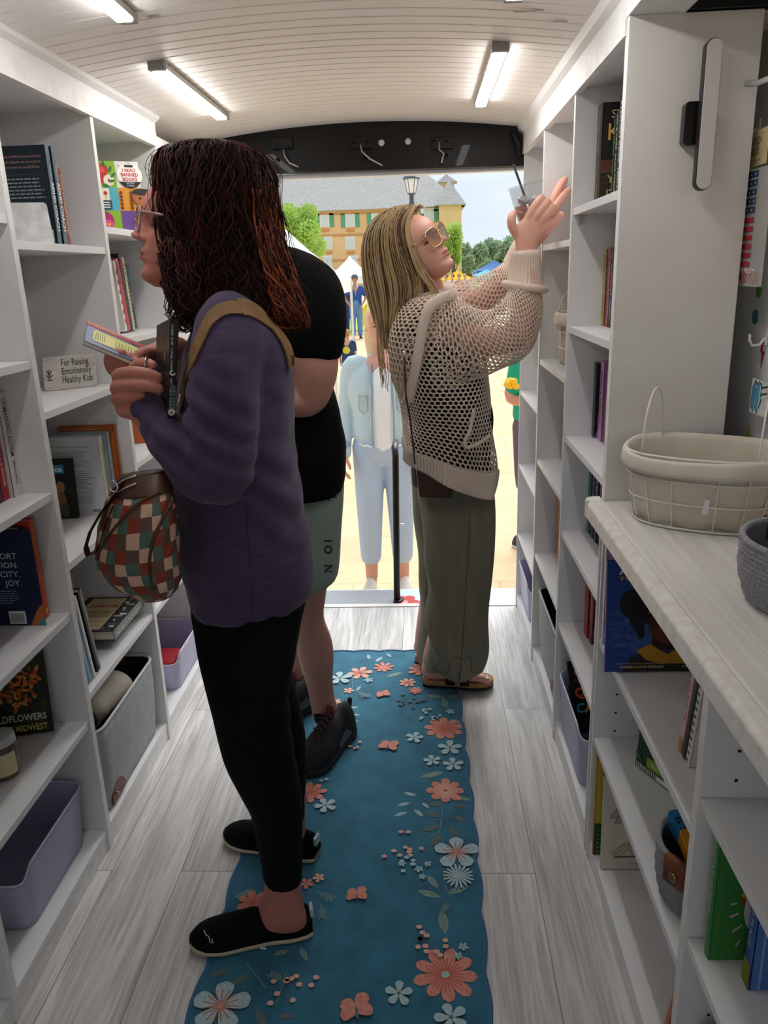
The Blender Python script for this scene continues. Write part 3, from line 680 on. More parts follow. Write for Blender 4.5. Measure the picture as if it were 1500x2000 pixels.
for d_ in [(792, 1653, 40, 10, PNK), (835, 1839, 36, 12, PNK), (575, 1943, 46, 11, PNK), (623, 1514, 22, 12, WHT), (840, 1397, 22, 12, WHT), (688, 1455, 16, 5, PNK), (808, 1368, 30, 14, BRN), (800, 1690, 20, 5, WHT)]: dots(*d_)
for s_ in [(618, 1745, 40, -30), (628, 1770, 34, -80), (700, 1352, 26, -60), (705, 1358, 20, -20), (860, 1790, 30, 60), (555, 1920, 34, 150)]: sprig(*s_, stem)
for b_ in [(757, 1462, 27, 10), (697, 1755, 29, 30), (697, 1982, 46, 40), (749, 1360, 19, 40)]: bfly(*b_)
part('pile', a, T)
a = M(); a.tube([Vector((x, y_, .0055)) for x, y_ in outl], .0055, mat('blue_serged_edge', '#3f6e98', .9, bump=.8, bscale=300), 8, loop=True, up=(0, 0, 1)); part('serged_edge', a, T)
# ------------------------------------------------------------------ books
pagem = mat('book_pages', '#e9e2d2', .8, var='#d8cfbb', vscale=3, stretch=(1, 400, 1), bump=0)
def rest(mtx, w, t, h):          # lift a leaning or turned box so that its lowest corner is at the height asked for
    lo = min((mtx @ Vector((x, y, z))).z for x in (0, w) for y in (0, t) for z in (0, h)); m2 = mtx.copy(); m2[2][3] += mtx[2][3] - lo; return m2
def book(label, mtx, w, h, t, cov, spine=None, back=None, front_draw=None, back_draw=None, spine_draw=None, group=None, cat='book', hard=.0022, gloss=.4, name='book'):
    """local frame: spine on x=0, width +X, thickness +Y (front cover at y=0 faces -Y), height +Z"""
    mtx = rest(mtx, w, t, h); T = thing(name, label, cat, mtx=mtx, group=group)
    cm = mat('cover_' + cov.lstrip('#'), cov, gloss); sm = mat('cover_' + (spine or cov).lstrip('#'), spine or cov, gloss); bmx = mat('cover_' + (back or cov).lstrip('#'), back or cov, gloss)
    k = hard; a = M()
    a.box(k * .3, w, 0, k, 0, h, cm); a.box(k * .3, w, t - k, t, 0, h, bmx)
    n = 6; pr = [(0, .0)] + [(-.0 - .0012 * math.sin(math.pi * i / n), t * i / n) for i in range(1, n)] + [(0, t), (k, t), (k, 0)]
    a.prism(pr, 2, 0, h, sm)
    if front_draw: front_draw(Ink(a, (0, 0, 0), (1, 0, 0), (0, 0, 1)))
    if back_draw: back_draw(Ink(a, (w, t, 0), (-1, 0, 0), (0, 0, 1)))
    if spine_draw: spine_draw(Ink(a, (-.0013, t, 0), (0, -1, 0), (0, 0, 1)))
    part('cover', a, T, local=True)
    a = M(); a.box(k, w - .003, k + .0002, t - k - .0002, .003, h - .003, pagem); part('pages', a, T, local=True)
    return T
def down(txt, size, col, xc=None, z=None, fit=None, bold=.01):     # spine text reading downwards
    return lambda t, h: (lambda k: k.text(txt, (xc if xc is not None else t / 2) - size * .34, z if z is not None else h * .93, size, col, rot=-90, fit=fit, bold=bold))
def spine_of(t, h, items):
    def f(k):
        for it in items:
            if callable(it): it(k)
            else:
                txt, size, col, z, fit = it; k.text(txt, t / 2 - size * .34, z, size, col, rot=-90, fit=fit, bold=.01)
    return f
RZ = lambda a: Matrix.Rotation(R(a), 4, 'Z')
RX = lambda a: Matrix.Rotation(R(a), 4, 'X')
RY = lambda a: Matrix.Rotation(R(a), 4, 'Y')
TR = lambda x, y, z: Matrix.Translation((x, y, z))
def rmt(xs, y, z, lean=0): return TR(xs, y, z + .0005) @ RX(lean)
def lmt(xs, y, z, lean=0): return TR(xs, y, z + .0005) @ RZ(180) @ RX(lean)

# right, first bay: thrillers on the top shelf (pushed against the far panel, front covers towards the camera)
TOPZ = 1.595
def king_front(k):
    k.rect(.0, .0, .16, .075, '#2a1a14'); k.rect(0, .075, .16, .105, '#5a3320')
    for i in range(5): k.rect(0, .012 + i * .013, .16, .014 + i * .013, '#4a2d1e')
    k.rect(.02, .105, .15, .15, '#050506')
    k.text('STEPHEN', .022, .20, .026, '#e7cf8f', fit=.115); k.text('KING', .016, .150, .055, '#e2b95a', fit=.125)
    k.text('YOU LIKE', .018, .052, .026, '#e7cf6a', fit=.115); k.text('IT DARKER', .018, .018, .026, '#e7cf6a', fit=.12)
book('thick black hardcover with gold lettering spine out at far end of right top shelf', rmt(.452, 2.135, TOPZ), .16, .235, .055, '#17120f', '#1b1613', front_draw=king_front,
     spine_draw=spine_of(.055, .235, [('STEPHEN KING', .026, '#b58f8a', .222, .10), ('YOU LIKE IT DARKER', .014, '#e2b95a', .11, .09)]))
y = 2.133
for lab, t, h, cov, tx, tc in [
    ('dark green thriller spine with pale title standing second from the thick black hardcover', .026, .205, '#16261f', 'ALICE FEENEY  DAISY DARKER', '#9fc7a6'),
    ('black thriller spine with cream title standing between two green and navy spines', .026, .208, '#171a1c', 'HIS & HERS  ALICE FEENEY', '#e9dfc2'),
    ('navy hardcover spine with a white title, nearest of the right top shelf thrillers', .036, .235, '#12212c', 'STEPHEN KING  HOLLY', '#dfe6ea')]:
    y -= t + .001
    book(lab, rmt(.480, y, TOPZ), .13, h, t, cov, spine_draw=spine_of(t, h, [(tx, .016, tc, h * .95, h * .88)]), group='thrillers on the right top shelf')
y -= .2
for i in range(2): pass
# second shelf, thin paperbacks
y = 2.2
for lab, t, h, cov, tx, tc in [
    ('yellow paperback spine with dark lettering at far end of the right second shelf', .022, .195, '#c7b12b', 'BORN TO BE BOOKISH', '#3a2a10'),
    ('black paperback spine between a yellow and a pink spine', .018, .195, '#1d1820', 'THE BELLES OF LONDON', '#d86a72'),
    ('pink and red patterned paperback spine with black lettering on the second shelf', .022, .197, '#c0566a', 'DEATHLY ROMANCE', '#2a1118'),
    ('dark navy paperback spine with pale title next to the pink patterned spine', .020, .198, '#27233c', 'TYPE A NOVEL', '#c7b3d6'),
    ('maroon paperback spine nearest the post on the second shelf of the right bookcase', .02, .20, '#4b1f2c', 'A GOOD GIRL', '#d9c0a6'),
    ('charcoal hardcover spine half hidden by the post on the second shelf', .024, .225, '#1a1b20', 'NIGHTS', '#99a')]:
    y -= t + .0012
    cc = tc if len(tc) == 7 else '#99a0b0'
    book(lab, rmt(.487, y, 1.294), .125, h, t, cov, spine_draw=spine_of(t, h, [(tx, .014, cc, h * .93, h * .84)]), group='paperbacks on the second right shelf')
# third shelf: dark illustrated cover and pink spine
def navy_front(k):
    k.oval(.04, .05, .035, .05, '#3b4a86'); k.oval(.085, .08, .03, .055, '#7a7a92'); k.oval(.09, .155, .022, .03, '#c8a6a0'); k.poly([(0, 0), (.05, 0), (.02, .06)], '#5a6ac0')
    k.text('RULES', .02, .19, .02, '#9fb1c9', fit=.09)
book('dark paperback with slate portrait on its cover on the right third shelf', rmt(.474, 2.16, .99), .135, .205, .036, '#10141b', front_draw=navy_front, spine_draw=spine_of(.036, .2, [('HIDDEN', .016, '#5a8f86', .18, .12)]))
book('lilac pink hardcover spine leaning on the dark paperback on the third shelf', rmt(.48, 2.105, .99), .14, .215, .04, '#b078a6', '#c487b4', spine_draw=spine_of(.04, .215, [('ONCE UPON', .022, '#5c2450', .19, .14)]))
book('mauve paperback spine beside the lilac pink hardcover', rmt(.482, 2.05, .99), .135, .20, .03, '#8c5c84', spine_draw=spine_of(.03, .2, [('THE MIDNIGHT', .014, '#ead3e6', .185, .15)]))
# fourth shelf
book('teal hardcover spine at far end of the right fourth shelf', rmt(.474, 2.163, .705), .15, .235, .038, '#23616b', spine_draw=spine_of(.038, .235, [('FRANKENSTEIN', .018, '#62b3b8', .21, .17)]))
book('navy hardcover spine with pale lettering between teal and purple spines', rmt(.476, 2.124, .705), .15, .225, .036, '#1d2240', spine_draw=spine_of(.036, .225, [('CURSE THE NIGHT', .014, '#b9c3ea', .21, .18)]))
book('dark purple hardcover spine with white lettering on the right fourth shelf', rmt(.477, 2.086, .705), .15, .215, .036, '#3a2350', spine_draw=spine_of(.036, .215, [('PUCKING', .02, '#e8def2', .19, .13)]))
book('plum paperback spine nearest the counter end on the right fourth shelf', rmt(.48, 2.054, .705), .14, .20, .03, '#2c1838', spine_draw=spine_of(.03, .2, [('WILD SIDE', .016, '#d9b8e0', .18, .12)]))
# fifth shelf: red pair
book('deep red hardcover spine with gold lettering on the lower right shelf', rmt(.466, 2.09, .41), .15, .215, .05, '#8e1420', '#a5182a', spine_draw=spine_of(.05, .215, [('CROWN OF WAR', .018, '#d0a24a', .2, .16)]))
book('crimson hardcover spine with white lettering beside the gold lettered red book', rmt(.47, 2.048, .41), .15, .21, .04, '#7c1226', spine_draw=spine_of(.04, .21, [('SHADOW', .016, '#e6c6c8', .19, .12)]))
# second bay
book('slim charcoal book spine on the upper shelf of the middle right bookcase', rmt(.488, 2.685, 1.52), .14, .22, .022, '#2d2b2c', spine_draw=spine_of(.022, .22, [('POEMS', .012, '#c9c4ba', .2, .1)]))
book('coral pink book spine beside the slim charcoal book', rmt(.488, 2.655, 1.52), .14, .225, .028, '#d77d74', spine_draw=spine_of(.028, .22, [('LOVE', .014, '#5b1d1d', .2, .1)]))
book('dusty pink book edge on the middle shelf below the wire basket', rmt(.487, 2.69, .80), .14, .215, .03, '#b07088')
book('purple spined book on the lower shelf of the middle right bookcase', rmt(.478, 2.69, .445), .14, .225, .03, '#6a4a8a', spine_draw=spine_of(.03, .22, [('SUMMER', .014, '#f0d060', .2, .12)]))
book('orange picture book spine beside the purple spined book', rmt(.474, 2.655, .445), .15, .23, .032, '#c9743a', '#d58445', spine_draw=spine_of(.032, .23, [('ADVENTURES', .016, '#4a2560', .2, .16)]))
# third bay
book('red book spine in the bookcase beside the rear door', rmt(.478, 3.19, .66), .14, .20, .024, '#b9384a')
book('royal blue book spine in the bookcase beside the rear door', rmt(.473, 3.158, .66), .14, .235, .028, '#3553a8')
book('teal green book spine nearest the camera in the bookcase beside the rear door', rmt(.48, 3.126, .66), .14, .19, .028, '#1f7d78')
book('white book with blue dotted spine on the upper shelf beside the rear door', rmt(.43, 3.05, 1.28), .15, .21, .03, '#e3e5ee', spine_draw=lambda k: [k.oval(.015, .02 + i * .018, .006, .006, '#3c50a8', 8) for i in range(10)])

# left, near bay
def spine_bg(*rects): return [(lambda k, r=r: k.rect(*r)) for r in rects]
book('white hardcover standing spine out with tall grey title on the left shelf', lmt(-.925, 1.689, .99, 0), .145, .235, .036, '#d9d7d3',
     spine_draw=spine_of(.036, .235, [('UNMASKING AUTISM', .022, '#3f3e3f', .222, .13), ('DEVON PRICE', .014, '#5a595a', .082, .055)]))
book('bright red paperback spine leaning beside the white hardcover on the left shelf', lmt(-.935, 1.650, .99, 0), .14, .185, .028, '#a3122a', spine_draw=spine_of(.028, .185, [('SEXUAL TROUBLEMAKER', .012, '#f0d6d8', .16, .13)]))
book('dark wine paperback next to the bright red spine', lmt(-.935, 1.620, .99, 0), .14, .21, .03, '#3a1420')
def navy_back(k):
    k.poly([(.0, 0), (.0, .0), (.0, .055), (.05, .03), (.075, .0)], '#b8622a'); k.poly([(.0, .0), (.0, .025), (.045, .0)], '#2f8f86')
    for i, s in enumerate(['FOR FORT', 'IMAGINATION.', 'ITY.', 'JOY.']): pass
    k.text('MORE', .165, .165, .020, '#e8ecf2', al='l'); 
    k.rect(.085, .004, .145, .035, '#e9ecef')
    for i in range(18): k.rect(.09 + i * .0028, .008, .0912 + i * .0028, .031, '#16233f')
    k.lines(.09, .09, .08, 6, .006, .0022, '#7f8eb0')
    for i in range(6): k.oval(.01 + .01 * i, .012 + .006 * (i % 3), .0015, .0015, '#ffd75a', 5)
def navy_b2(k):
    for s, z in (('COPORT', .165), ('ACTION.', .143), ('CRUELTY.', .121), ('COPY.', .099)): k.text(s, .175, z + .02, .021, '#dfe6f2', al='r', fit=.075)
    k.rect(.0, .0, .0001, .0001, '#0c1a3c'); navy_back(k)
book('navy hardcover with its back to the camera and a rainbow corner on the left shelf', lmt(-.915, 1.645, .69, 0), .17, .235, .026, '#0e1c40', '#122046', back_draw=lambda k: (k.rect(0, 0, .2, .235, '#0e1c40'), k.text('COPORT', .158, .165, .020, '#dfe6f2', al='r'), k.text('CITATION.', .158, .143, .020, '#dfe6f2', al='r'), k.text('CITY.', .158, .121, .020, '#dfe6f2', al='r'), k.text('JOY.', .158, .099, .020, '#dfe6f2', al='r'), k.lines(.05, .085, .10, 6, .006, .0022, '#7f8eb0'), k.rect(.115, .004, .155, .036, '#e9ecef'), [k.rect(.118 + i * .0024, .008, .119 + i * .0024, .031, '#16233f') for i in range(14)], k.poly([(.2, 0), (.2, .055), (.185, .04), (.165, .0)], '#b8622a'), k.poly([(.2, 0), (.2, .025), (.18, 0)], '#2f8f86')),
     spine_draw=spine_of(.026, .235, [('THE CALL OF THE SEA', .014, '#8fa3cf', .2, .15)]))
book('orange red hardcover spine with yellow lettering beside the navy hardcover', lmt(-.903, 1.673, .69, 0), .175, .245, .024, '#dd4a25', '#e4512a', spine_draw=lambda k: (k.text('mindfulness that isn\'t', .006, .235, .017, '#f0a24a', rot=-90, fit=.14, bold=.01), k.oval(.012, .018, .007, .007, '#f0c23a', 14)))
def flower_cover(k):
    rnd = random.Random(3)
    k.rect(0, 0, .16, .225, '#1b1c12')
    for i in range(26):
        a = rnd.random() * 360; k.poly([(rnd.random() * .16, rnd.random() * .2) for _ in range(3)], ['#26301a', '#1f2a16', '#333a1c'][i % 3])
    for (cx, cy) in [(.05, .115), (.10, .125), (.075, .155), (.125, .155), (.03, .15), (.09, .09), (.12, .115), (.06, .18)]:
        for i in range(16):
            a = rnd.random() * 6.283; rr = .006 + rnd.random() * .02
            x, y_ = cx + rr * math.cos(a), cy + rr * math.sin(a)
            if 0.004 < x < .152: k.oval(x, y_, .0075, .0035, ['#c4651c', '#d9792a', '#a84f14', '#e08c35'][i % 4], 7, rot=math.degrees(a))
    k.oval(.105, .198, .016, .016, '#d3c84a'); k.text('FIELD', .105, .200, .009, '#3a3410', al='c'); k.text('GUIDE', .105, .190, .009, '#3a3410', al='c')
    k.text('WILDFLOWERS', .150, .040, .024, '#d8d6cc', al='r', fit=.138, bold=.02); k.text('OF THE MIDWEST', .150, .014, .022, '#c9c06a', al='r', fit=.138, bold=.02)
book('wildflower guide with orange blossoms on its cover leaning back in the left bookcase', TR(-1.078, 1.60, .393) @ RZ(14) @ RX(-7), .15, .225, .015, '#1b1c12', front_draw=flower_cover)

# jar on the left shelf
T = thing('snack_jar', 'clear jar of dark snacks with a cream label and white lid at the left edge', 'jar', (-.965, 1.475, .392))
a = M(); a.lathe([(.001, 0), (.036, 0), (.039, .006), (.039, .075), (.034, .086), (.034, .09)], (-.965, 1.475, .392), mat('clear_plastic', '#f4f4f2', .08, trans=.9, ior=1.4), 28); part('jar_body', a, T)
a = M(); a.lathe([(.001, .002), (.0365, .003), (.0365, .068), (.001, .070)], (-.965, 1.475, .392), mat('dark_berries', '#4a1c18', .5, var='#8a4a30', vscale=90, bump=1, bscale=120), 28); part('contents', a, T)
a = M(); rs = []
for z in (.012, .066): rs.append([Vector((-.965 + .0396 * math.cos(q), 1.475 + .0396 * math.sin(q), .392 + z)) for q in [R(200 + 6 * i) for i in range(26)]])
a.rings(rs, mat('cream_label', '#d9cfa2', .6), closed=False, cap=False)
k = Ink(a, (-.965 - .02, 1.475 - .0402, .392), (1, .0, 0), (0, 0, 1)); k.text('SASBORN', .020, .05, .011, '#3b2418', al='c', fit=.032); k.lines(.004, .042, .03, 4, .005, .0016, '#6a5442')
part('paper_label', a, T)
a = M(); a.lathe([(.001, .098), (.030, .098), (.036, .096), (.037, .088), (.037, .080)], (-.965, 1.475, .392), mat('translucent_lid', '#c9cac9', .3), 28); part('lid', a, T)

# left, second bay: top shelf
def adhd_back(k):
    k.text('An essential guide to ADHD that explores its diverse', .012, .205, .0085, '#b98a86', fit=.125); k.text('types, symptoms, diagnoses, and misconceptions', .014, .193, .0085, '#b98a86', fit=.12); k.text('and shares how to work with your ADHD brain', .02, .181, .0085, '#b98a86', fit=.11)
    k.rect(.012, .166, .138, .1665, '#5c6d74'); k.lines(.012, .155, .125, 6, .0085, .003, '#8d9aa0', .1); k.lines(.012, .09, .11, 7, .0085, .003, '#7d8a90', .4)
    k.rect(.118, 0, .142, .038, '#d6d0bf')
    for i in range(7): k.rect(.122 + i * .0026, .004, .1232 + i * .0026, .018, '#222')
for i, (lab, yy) in enumerate([('slate blue paperback showing its dark back cover, first of the pair', 2.045), ('slate blue paperback behind its twin in the left bookcase', 2.070)]):
    book(lab, lmt(-.905 + .004 * i, yy, 1.54), .15, .232, .021, '#17303c', '#5e6f7b', back='#12262f', back_draw=adhd_back,
         spine_draw=lambda k: (k.text('THE MINI', .0065, .190, .011, '#c8d3da', rot=-90, fit=.035), k.text('ADHD COACH', .004, .150, .020, '#eef2f4', rot=-90, fit=.115, bold=.03)), group='pair of slate paperbacks on the left top shelf')
book('thin brick red paperback behind the pair of slate paperbacks', lmt(-.903, 2.092, 1.54), .14, .185, .017, '#7a3527', '#8a4434', spine_draw=spine_of(.017, .185, [('HOW TO KEEP HOUSE', .010, '#e3cfa6', .17, .14)]))
book('small multicoloured paperback leaning at the left end of the left top shelf', lmt(-.93, 1.80, 1.54, 0), .11, .085, .02, '#c8412f', '#d97a3a', back='#c93d5e')
def acrylic(name, label, p0, p1, p2, p3, t, m, draw=None):
    """free-standing bent acrylic sign: four corners lower-left, lower-right, upper-right, upper-left"""
    T_ = thing(name, label, 'sign', p0); a = M(); n = (p1 - p0).cross(p3 - p0).normalized()
    r = (p1 - p0).normalized(); u = (p3 - p0).normalized(); W_ = (p1 - p0).length; H_ = (p3 - p0).length
    c = .008; pts = []
    for cx, cy, a0 in ((W_ - c, c, 270), (W_ - c, H_ - c, 0), (c, H_ - c, 90), (c, c, 180)):
        for j in range(4): q = R(a0 + 30 * j); pts.append((cx + c * math.cos(q), cy + c * math.sin(q)))
    f_ = [p0 + r * x + u * y_ for x, y_ in pts]; b_ = [q - n * t for q in f_]; N = len(pts)
    a.add(f_ + b_, [tuple(range(N)), tuple(range(N, 2 * N))[::-1]] + [(i, N + i, N + (i + 1) % N, (i + 1) % N) for i in range(N)], m)
    if draw: draw(Ink(a, p0, r, u), W_, H_)
    part('sign_face', a, T_)
    a = M(); b0 = p0 + r * .01 - n * t; b1 = p1 - r * .01 - n * t; bk = Vector((-n.x, -n.y, 0)) * .045
    a.hexa([b0, b1, b1 + bk, b0 + bk, b0 + Vector((0, 0, .002)), b1 + Vector((0, 0, .002)), b1 + bk + Vector((0, 0, .002)), b0 + bk + Vector((0, 0, .002))], m); part('foot', a, T_)
    return T_
mir = mat('acrylic_painted_reflection', '#f4f6f8', .18, .35, var='#c3cac9', vscale=28, coat=.5)  # pale mottling in the base colour stands in for the bright reflection
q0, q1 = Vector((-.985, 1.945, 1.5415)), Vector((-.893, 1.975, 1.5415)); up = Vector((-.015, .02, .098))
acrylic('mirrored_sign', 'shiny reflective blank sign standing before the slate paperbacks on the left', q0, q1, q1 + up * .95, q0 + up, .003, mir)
def forkids(k, w, h):
    for i, s in enumerate(['For Raising', 'Emotionally', 'Healthy Kids']): k.text(s, w * .34, h * (.70 - .26 * i), .026, '#3d3f42', fit=w * (.52, .56, .58)[i], bold=.012)
    for i, (x0, y0, x1, y1) in enumerate([(.06, .3, .16, .31), (.1, .3, .1, .62), (.1, .45, .06, .6), (.1, .45, .15, .58), (.1, .36, .05, .46), (.1, .38, .17, .46)]): k.line(w * x0, h * y0, w * x1, h * y1, .003, '#4a4644')
wood = mat('whitewashed_sign', '#cbc7c0', .6, var='#b5aea4', vscale=18, stretch=(1, 1, 6), bump=.2, bscale=60)
q0, q1 = W(88, 764, 2.06), W(190, 747, 2.15); q0.z = q1.z = 1.1735; up = Vector((0, .012, .088))
acrylic('whitewashed_sign', 'whitewashed sign reading For Raising Emotionally Healthy Kids on the left middle shelf', q0, q1, q1 + up, q0 + up, .006, wood, forkids)
book('thin red book leaning on the divider beside the raising kids sign', TR(-.965, 1.905, 1.1755) @ RZ(180) @ RX(-24), .13, .19, .018, '#a5241f', '#c33a2e', spine_draw=spine_of(.02, .19, [('KIDS', .010, '#f3e3d0', .17, .05)]))
# stack of three on the third shelf
def white_back(k):
    k.text('Praise for the gentle parenting guide', .012, .198, .007, '#56585c', fit=.11)
    k.lines(.012, .185, .115, 8, .0062, .0020, '#8b8d90', .3); k.lines(.012, .128, .115, 9, .0062, .0020, '#6b6d70', .3); k.lines(.012, .066, .115, 6, .0062, .0020, '#8b8d90', .3)
    k.rect(.105, .006, .132, .020, '#d4d4d2'); [k.rect(.107 + i * .0022, .007, .1083 + i * .0022, .016, '#222') for i in range(11)]
book('white book whose text filled back cover faces out on the left shelf', lmt(-.917, 2.150, .805), .152, .228, .028, '#d5d6d6', '#dcd9c4', back='#cfd1d2', back_draw=white_back, spine_draw=spine_of(.028, .228, [('THE WHOLE PARENTING MIND', .014, '#c3a62c', .2, .17)]))
book('grey blue spined paperback between the white and the orange book', lmt(-.905, 2.172, .805), .15, .235, .020, '#93a2ad', '#a9b6bd', spine_draw=lambda k: k.rect(.001, .0, .019, .05, '#5d3a63'))
book('tall burnt orange book at the back of the left shelf behind the white book', lmt(-.892, 2.2, .805), .168, .248, .020, '#b8602c', '#b8602c', back='#c1652e', back_draw=lambda k: k.text('Your brain is not wired', .02, .236, .008, '#f0d3b8', fit=.1), spine_draw=spine_of(.02, .248, [('CALLING IN THE WILD', .011, '#efd3b5', .22, .17)]))
def ce_cover(k):
    k.rect(.0, .13, .06, .155, '#2f8fb0'); k.text('ce', .055, .135, .022, '#f2f6f8', al='r', bold=.03)
    k.oval(.045, .09, .012, .018, '#a5703c'); k.oval(.04, .05, .018, .03, '#7a5a34'); k.oval(.05, .025, .014, .02, '#394c2e'); k.oval(.02, .03, .01, .02, '#b9935a')
book('small dark illustrated book leaning on the divider before the white back cover', TR(-1.075, 2.075, .806) @ RZ(6) @ RX(-5), .085, .172, .012, '#12130f', front_draw=ce_cover)
# fourth shelf: three leaning and one lying flat
for lab, yy, cov, sp, t, h, ln in [('tall sky blue picture book leaning left at the divider of the lower left shelf', 1.775, '#3f86b4', '#4d93bd', .024, .235, 9),
                       ('white spined picture book leaning between blue and black books', 1.80, '#dfe3e4', '#dcd9d2', .014, .245, 9),
                       ('black picture book with a cream edge leaning at the right of the blue book', 1.836, '#0f0f10', '#141415', .022, .25, 10)]:
    book(lab, TR(-.875, yy, .4605) @ RZ(180) @ RX(-ln), .17, h, t, cov, sp, spine_draw=lambda k: None)
def move_cover(k):
    k.rect(0, 0, .17, .24, '#26272a'); k.rect(.045, .01, .15, .23, '#c9b489')
    for i, s in enumerate(['EMERGING', 'CIVIL RIGHTS', 'A VOICE FOR ALL']): k.text(s, .055, .20 - .03 * i, .012, '#6a4a3a', fit=.08)
    k.text('CIVIL RIGHTS', .052, .10, .022, '#7d3a28', fit=.09); k.text('MOVEMENT', .052, .06, .026, '#a02218', fit=.09, bold=.02); k.lines(.055, .14, .08, 5, .008, .003, '#7a5d48')
    rnd = random.Random(5)
    for i in range(16): k.rect(.004 + rnd.random() * .03, .01 + i * .014, .02 + rnd.random() * .02, .02 + i * .014, ['#8e8f90', '#4f5052', '#c3c3c2'][i % 3])
mt = TR(-.874, 2.19, .4545) @ Matrix(((0, -1, 0, 0), (-1, 0, 0, 0), (0, 0, -1, 0), (0, 0, 0, 1))) 
mt = Matrix(((-1, 0, 0, -.877), (0, 0, -1, 2.19), (0, -1, 0, .4545 + .03), (0, 0, 0, 1)))
book('thick grey book lying flat with a tan cover panel on the lower left shelf', mt, .17, .24, .03, '#3a3b3d', '#77797b', front_draw=move_cover, spine_draw=lambda k: k.text('HISTORY OF THE MOVEMENT', .009, .225, .016, '#e3dfc8', rot=-90, fit=.2, bold=.02))

# left, third bay: puzzle box
def puzzle(k, w=.30, h=.20):
    c = [['#5c4b8c', '#8bb52f', '#e8e4dc'], ['#e38b2c', '#4fb0bf', '#e0992f'], ['#3c4a66', '#8bb52f', '#6a4a90']]
    xs = [-.0, .055, .165, .275]; zs = [.20, .125, .058, .0]
    for r_ in range(3):
        for q in range(3): k.rect(xs[q], zs[r_ + 1], min(xs[q + 1], w), zs[r_], c[r_][q])
    for x, z_ in ((.09, .145), (.125, .175), (.09 + .02, .15)): k.oval(x, z_, .019, .018, '#c62f2c'); k.oval(x, z_, .008, .010, '#e2574a', 8)
    k.oval(.142, .145, .016, .016, '#efe5cf'); k.oval(.142, .145, .003, .005, '#9a3a2a', 8)
    for i in range(12): a_ = i * 30; k.oval(.108 + .048 * math.cos(R(a_)), .160 + .034 * math.sin(R(a_)), .010, .004, '#2f6e2a', 8, rot=a_ + 40)
    rnd = random.Random(2)
    for i in range(22): k.oval(.170 + rnd.random() * .10, .128 + rnd.random() * .068, .008, .0012, '#8a8a88', 6, rot=rnd.random() * 180)
    k.oval(.205, .160, .038, .034, '#f6f2ea', 26); k.poly([(.172, .142), (.238, .142), (.225, .128), (.205, .123), (.185, .128)], '#1b1b1d')
    k.rect(.192, .183, .218, .190, '#1b1b1d')
    k.text('I READ', .205, .170, .013, '#c5232b', al='c', bold=.03, fit=.040); k.text('BANNED', .205, .157, .014, '#c5232b', al='c', bold=.03, fit=.052); k.text('BOOKS', .205, .144, .014, '#c5232b', al='c', bold=.03, fit=.044)
    k.text('500 PIECE', .205, .136, .006, '#f2f2f0', al='c'); k.text('PUZZLE', .205, .129, .006, '#f2f2f0', al='c')
    k.rect(.082, .088, .138, .122, '#efe6cf'); k.rect(.078, .062, .142, .088, '#2e4750'); [k.rect(.084, .066 + i * .007, .136, .069 + i * .007, '#dfe6e6') for i in range(3)]
    for x in (.094, .110, .126): k.oval(x, .108, .006, .006, '#a83a24', 10); k.line(x, .088, x, .104, .0012, '#4a6a30')
    for i in range(14): k.oval(.172 + .03 * (i % 3), .066 + .011 * (i // 3), .005, .005, '#7a2f1c', 8)
    k.oval(.235, .095, .028, .022, '#b06a3a'); k.oval(.235, .112, .03, .010, '#2a2426'); k.oval(.228, .094, .004, .004, '#1b1b1d', 8); k.oval(.245, .094, .004, .004, '#1b1b1d', 8)
    k.oval(.112, .028, .030, .028, '#a8286e'); k.oval(.098, .022, .016, .026, '#5b3a7c'); k.oval(.125, .018, .014, .014, '#d8488c'); k.oval(.125, .018, .005, .005, '#e8a03a', 8); k.oval(.112, .05, .01, .01, '#a8286e', 10)
    k.oval(.03, .09, .015, .03, '#b23f24'); k.oval(.02, .165, .014, .02, '#2f3f66'); k.poly([(.2, .035), (.24, .05), (.22, .01)], '#d9682e')
def game_box(name, label, mtx, w, h, t, col, draw, cat='box', lid=.0):
    mtx = rest(mtx, w, t + .012, h); T_ = thing(name, label, cat, mtx=mtx); a = M(); a.box(0, w, 0, t, 0, h, mat('card_' + col.lstrip('#'), col, .4)); draw(Ink(a, (0, 0, 0), (1, 0, 0), (0, 0, 1)))
    part('lid', a, T_, local=True); a = M(); a.box(.002, w - .002, t, t + .010, .002, h - .002, mat('card_' + col.lstrip('#'), col, .4)); part('tray', a, T_, local=True); return T_
game_box('puzzle_box', 'colourful puzzle box reading I Read Banned Books on the left top shelf by the door', TR(-1.06, 2.44, 1.597) @ RZ(32) @ RX(-3) , .235, .20, .045, '#8bb52f', lambda k: puzzle(k, .235))
# the leaning books below it
yy = 2.482
for lab, t, h, cov, sp, ln, sd in [
    ('white picture book with a floral spine leaning at the divider below the puzzle box', .016, .215, '#e7e3e0', '#e9e5e2', 9, lambda k: [k.oval(.008, .03 + i * .03, .004, .008, ['#c04a4a', '#3a6a7a'][i % 2], 8) for i in range(6)]),
    ('coral red ribbed book leaning second below the puzzle box', .026, .22, '#cf4a52', '#d8636a', 9, lambda k: [k.rect(.001, .006 + i * .008, .025, .010 + i * .008, '#b83a44') for i in range(26)]),
    ('black book with a white spine leaning in the middle below the puzzle box', .020, .235, '#191717', '#201d1d', 8, lambda k: k.rect(.001, .19, .019, .225, '#8a3040')),
    ('cream spotted book leaning between black and navy spines', .016, .225, '#e2d9bd', '#d9cfae', 7, lambda k: [k.oval(.008 + .003 * math.sin(i * 7), .01 + i * .012, .003, .003, '#4a3a30', 6) for i in range(17)])]:
    yy += t; book(lab, TR(-.935, yy, 1.298) @ RZ(180) @ RX(-ln), .15, h, t, cov, sp, spine_draw=sd); yy += .003
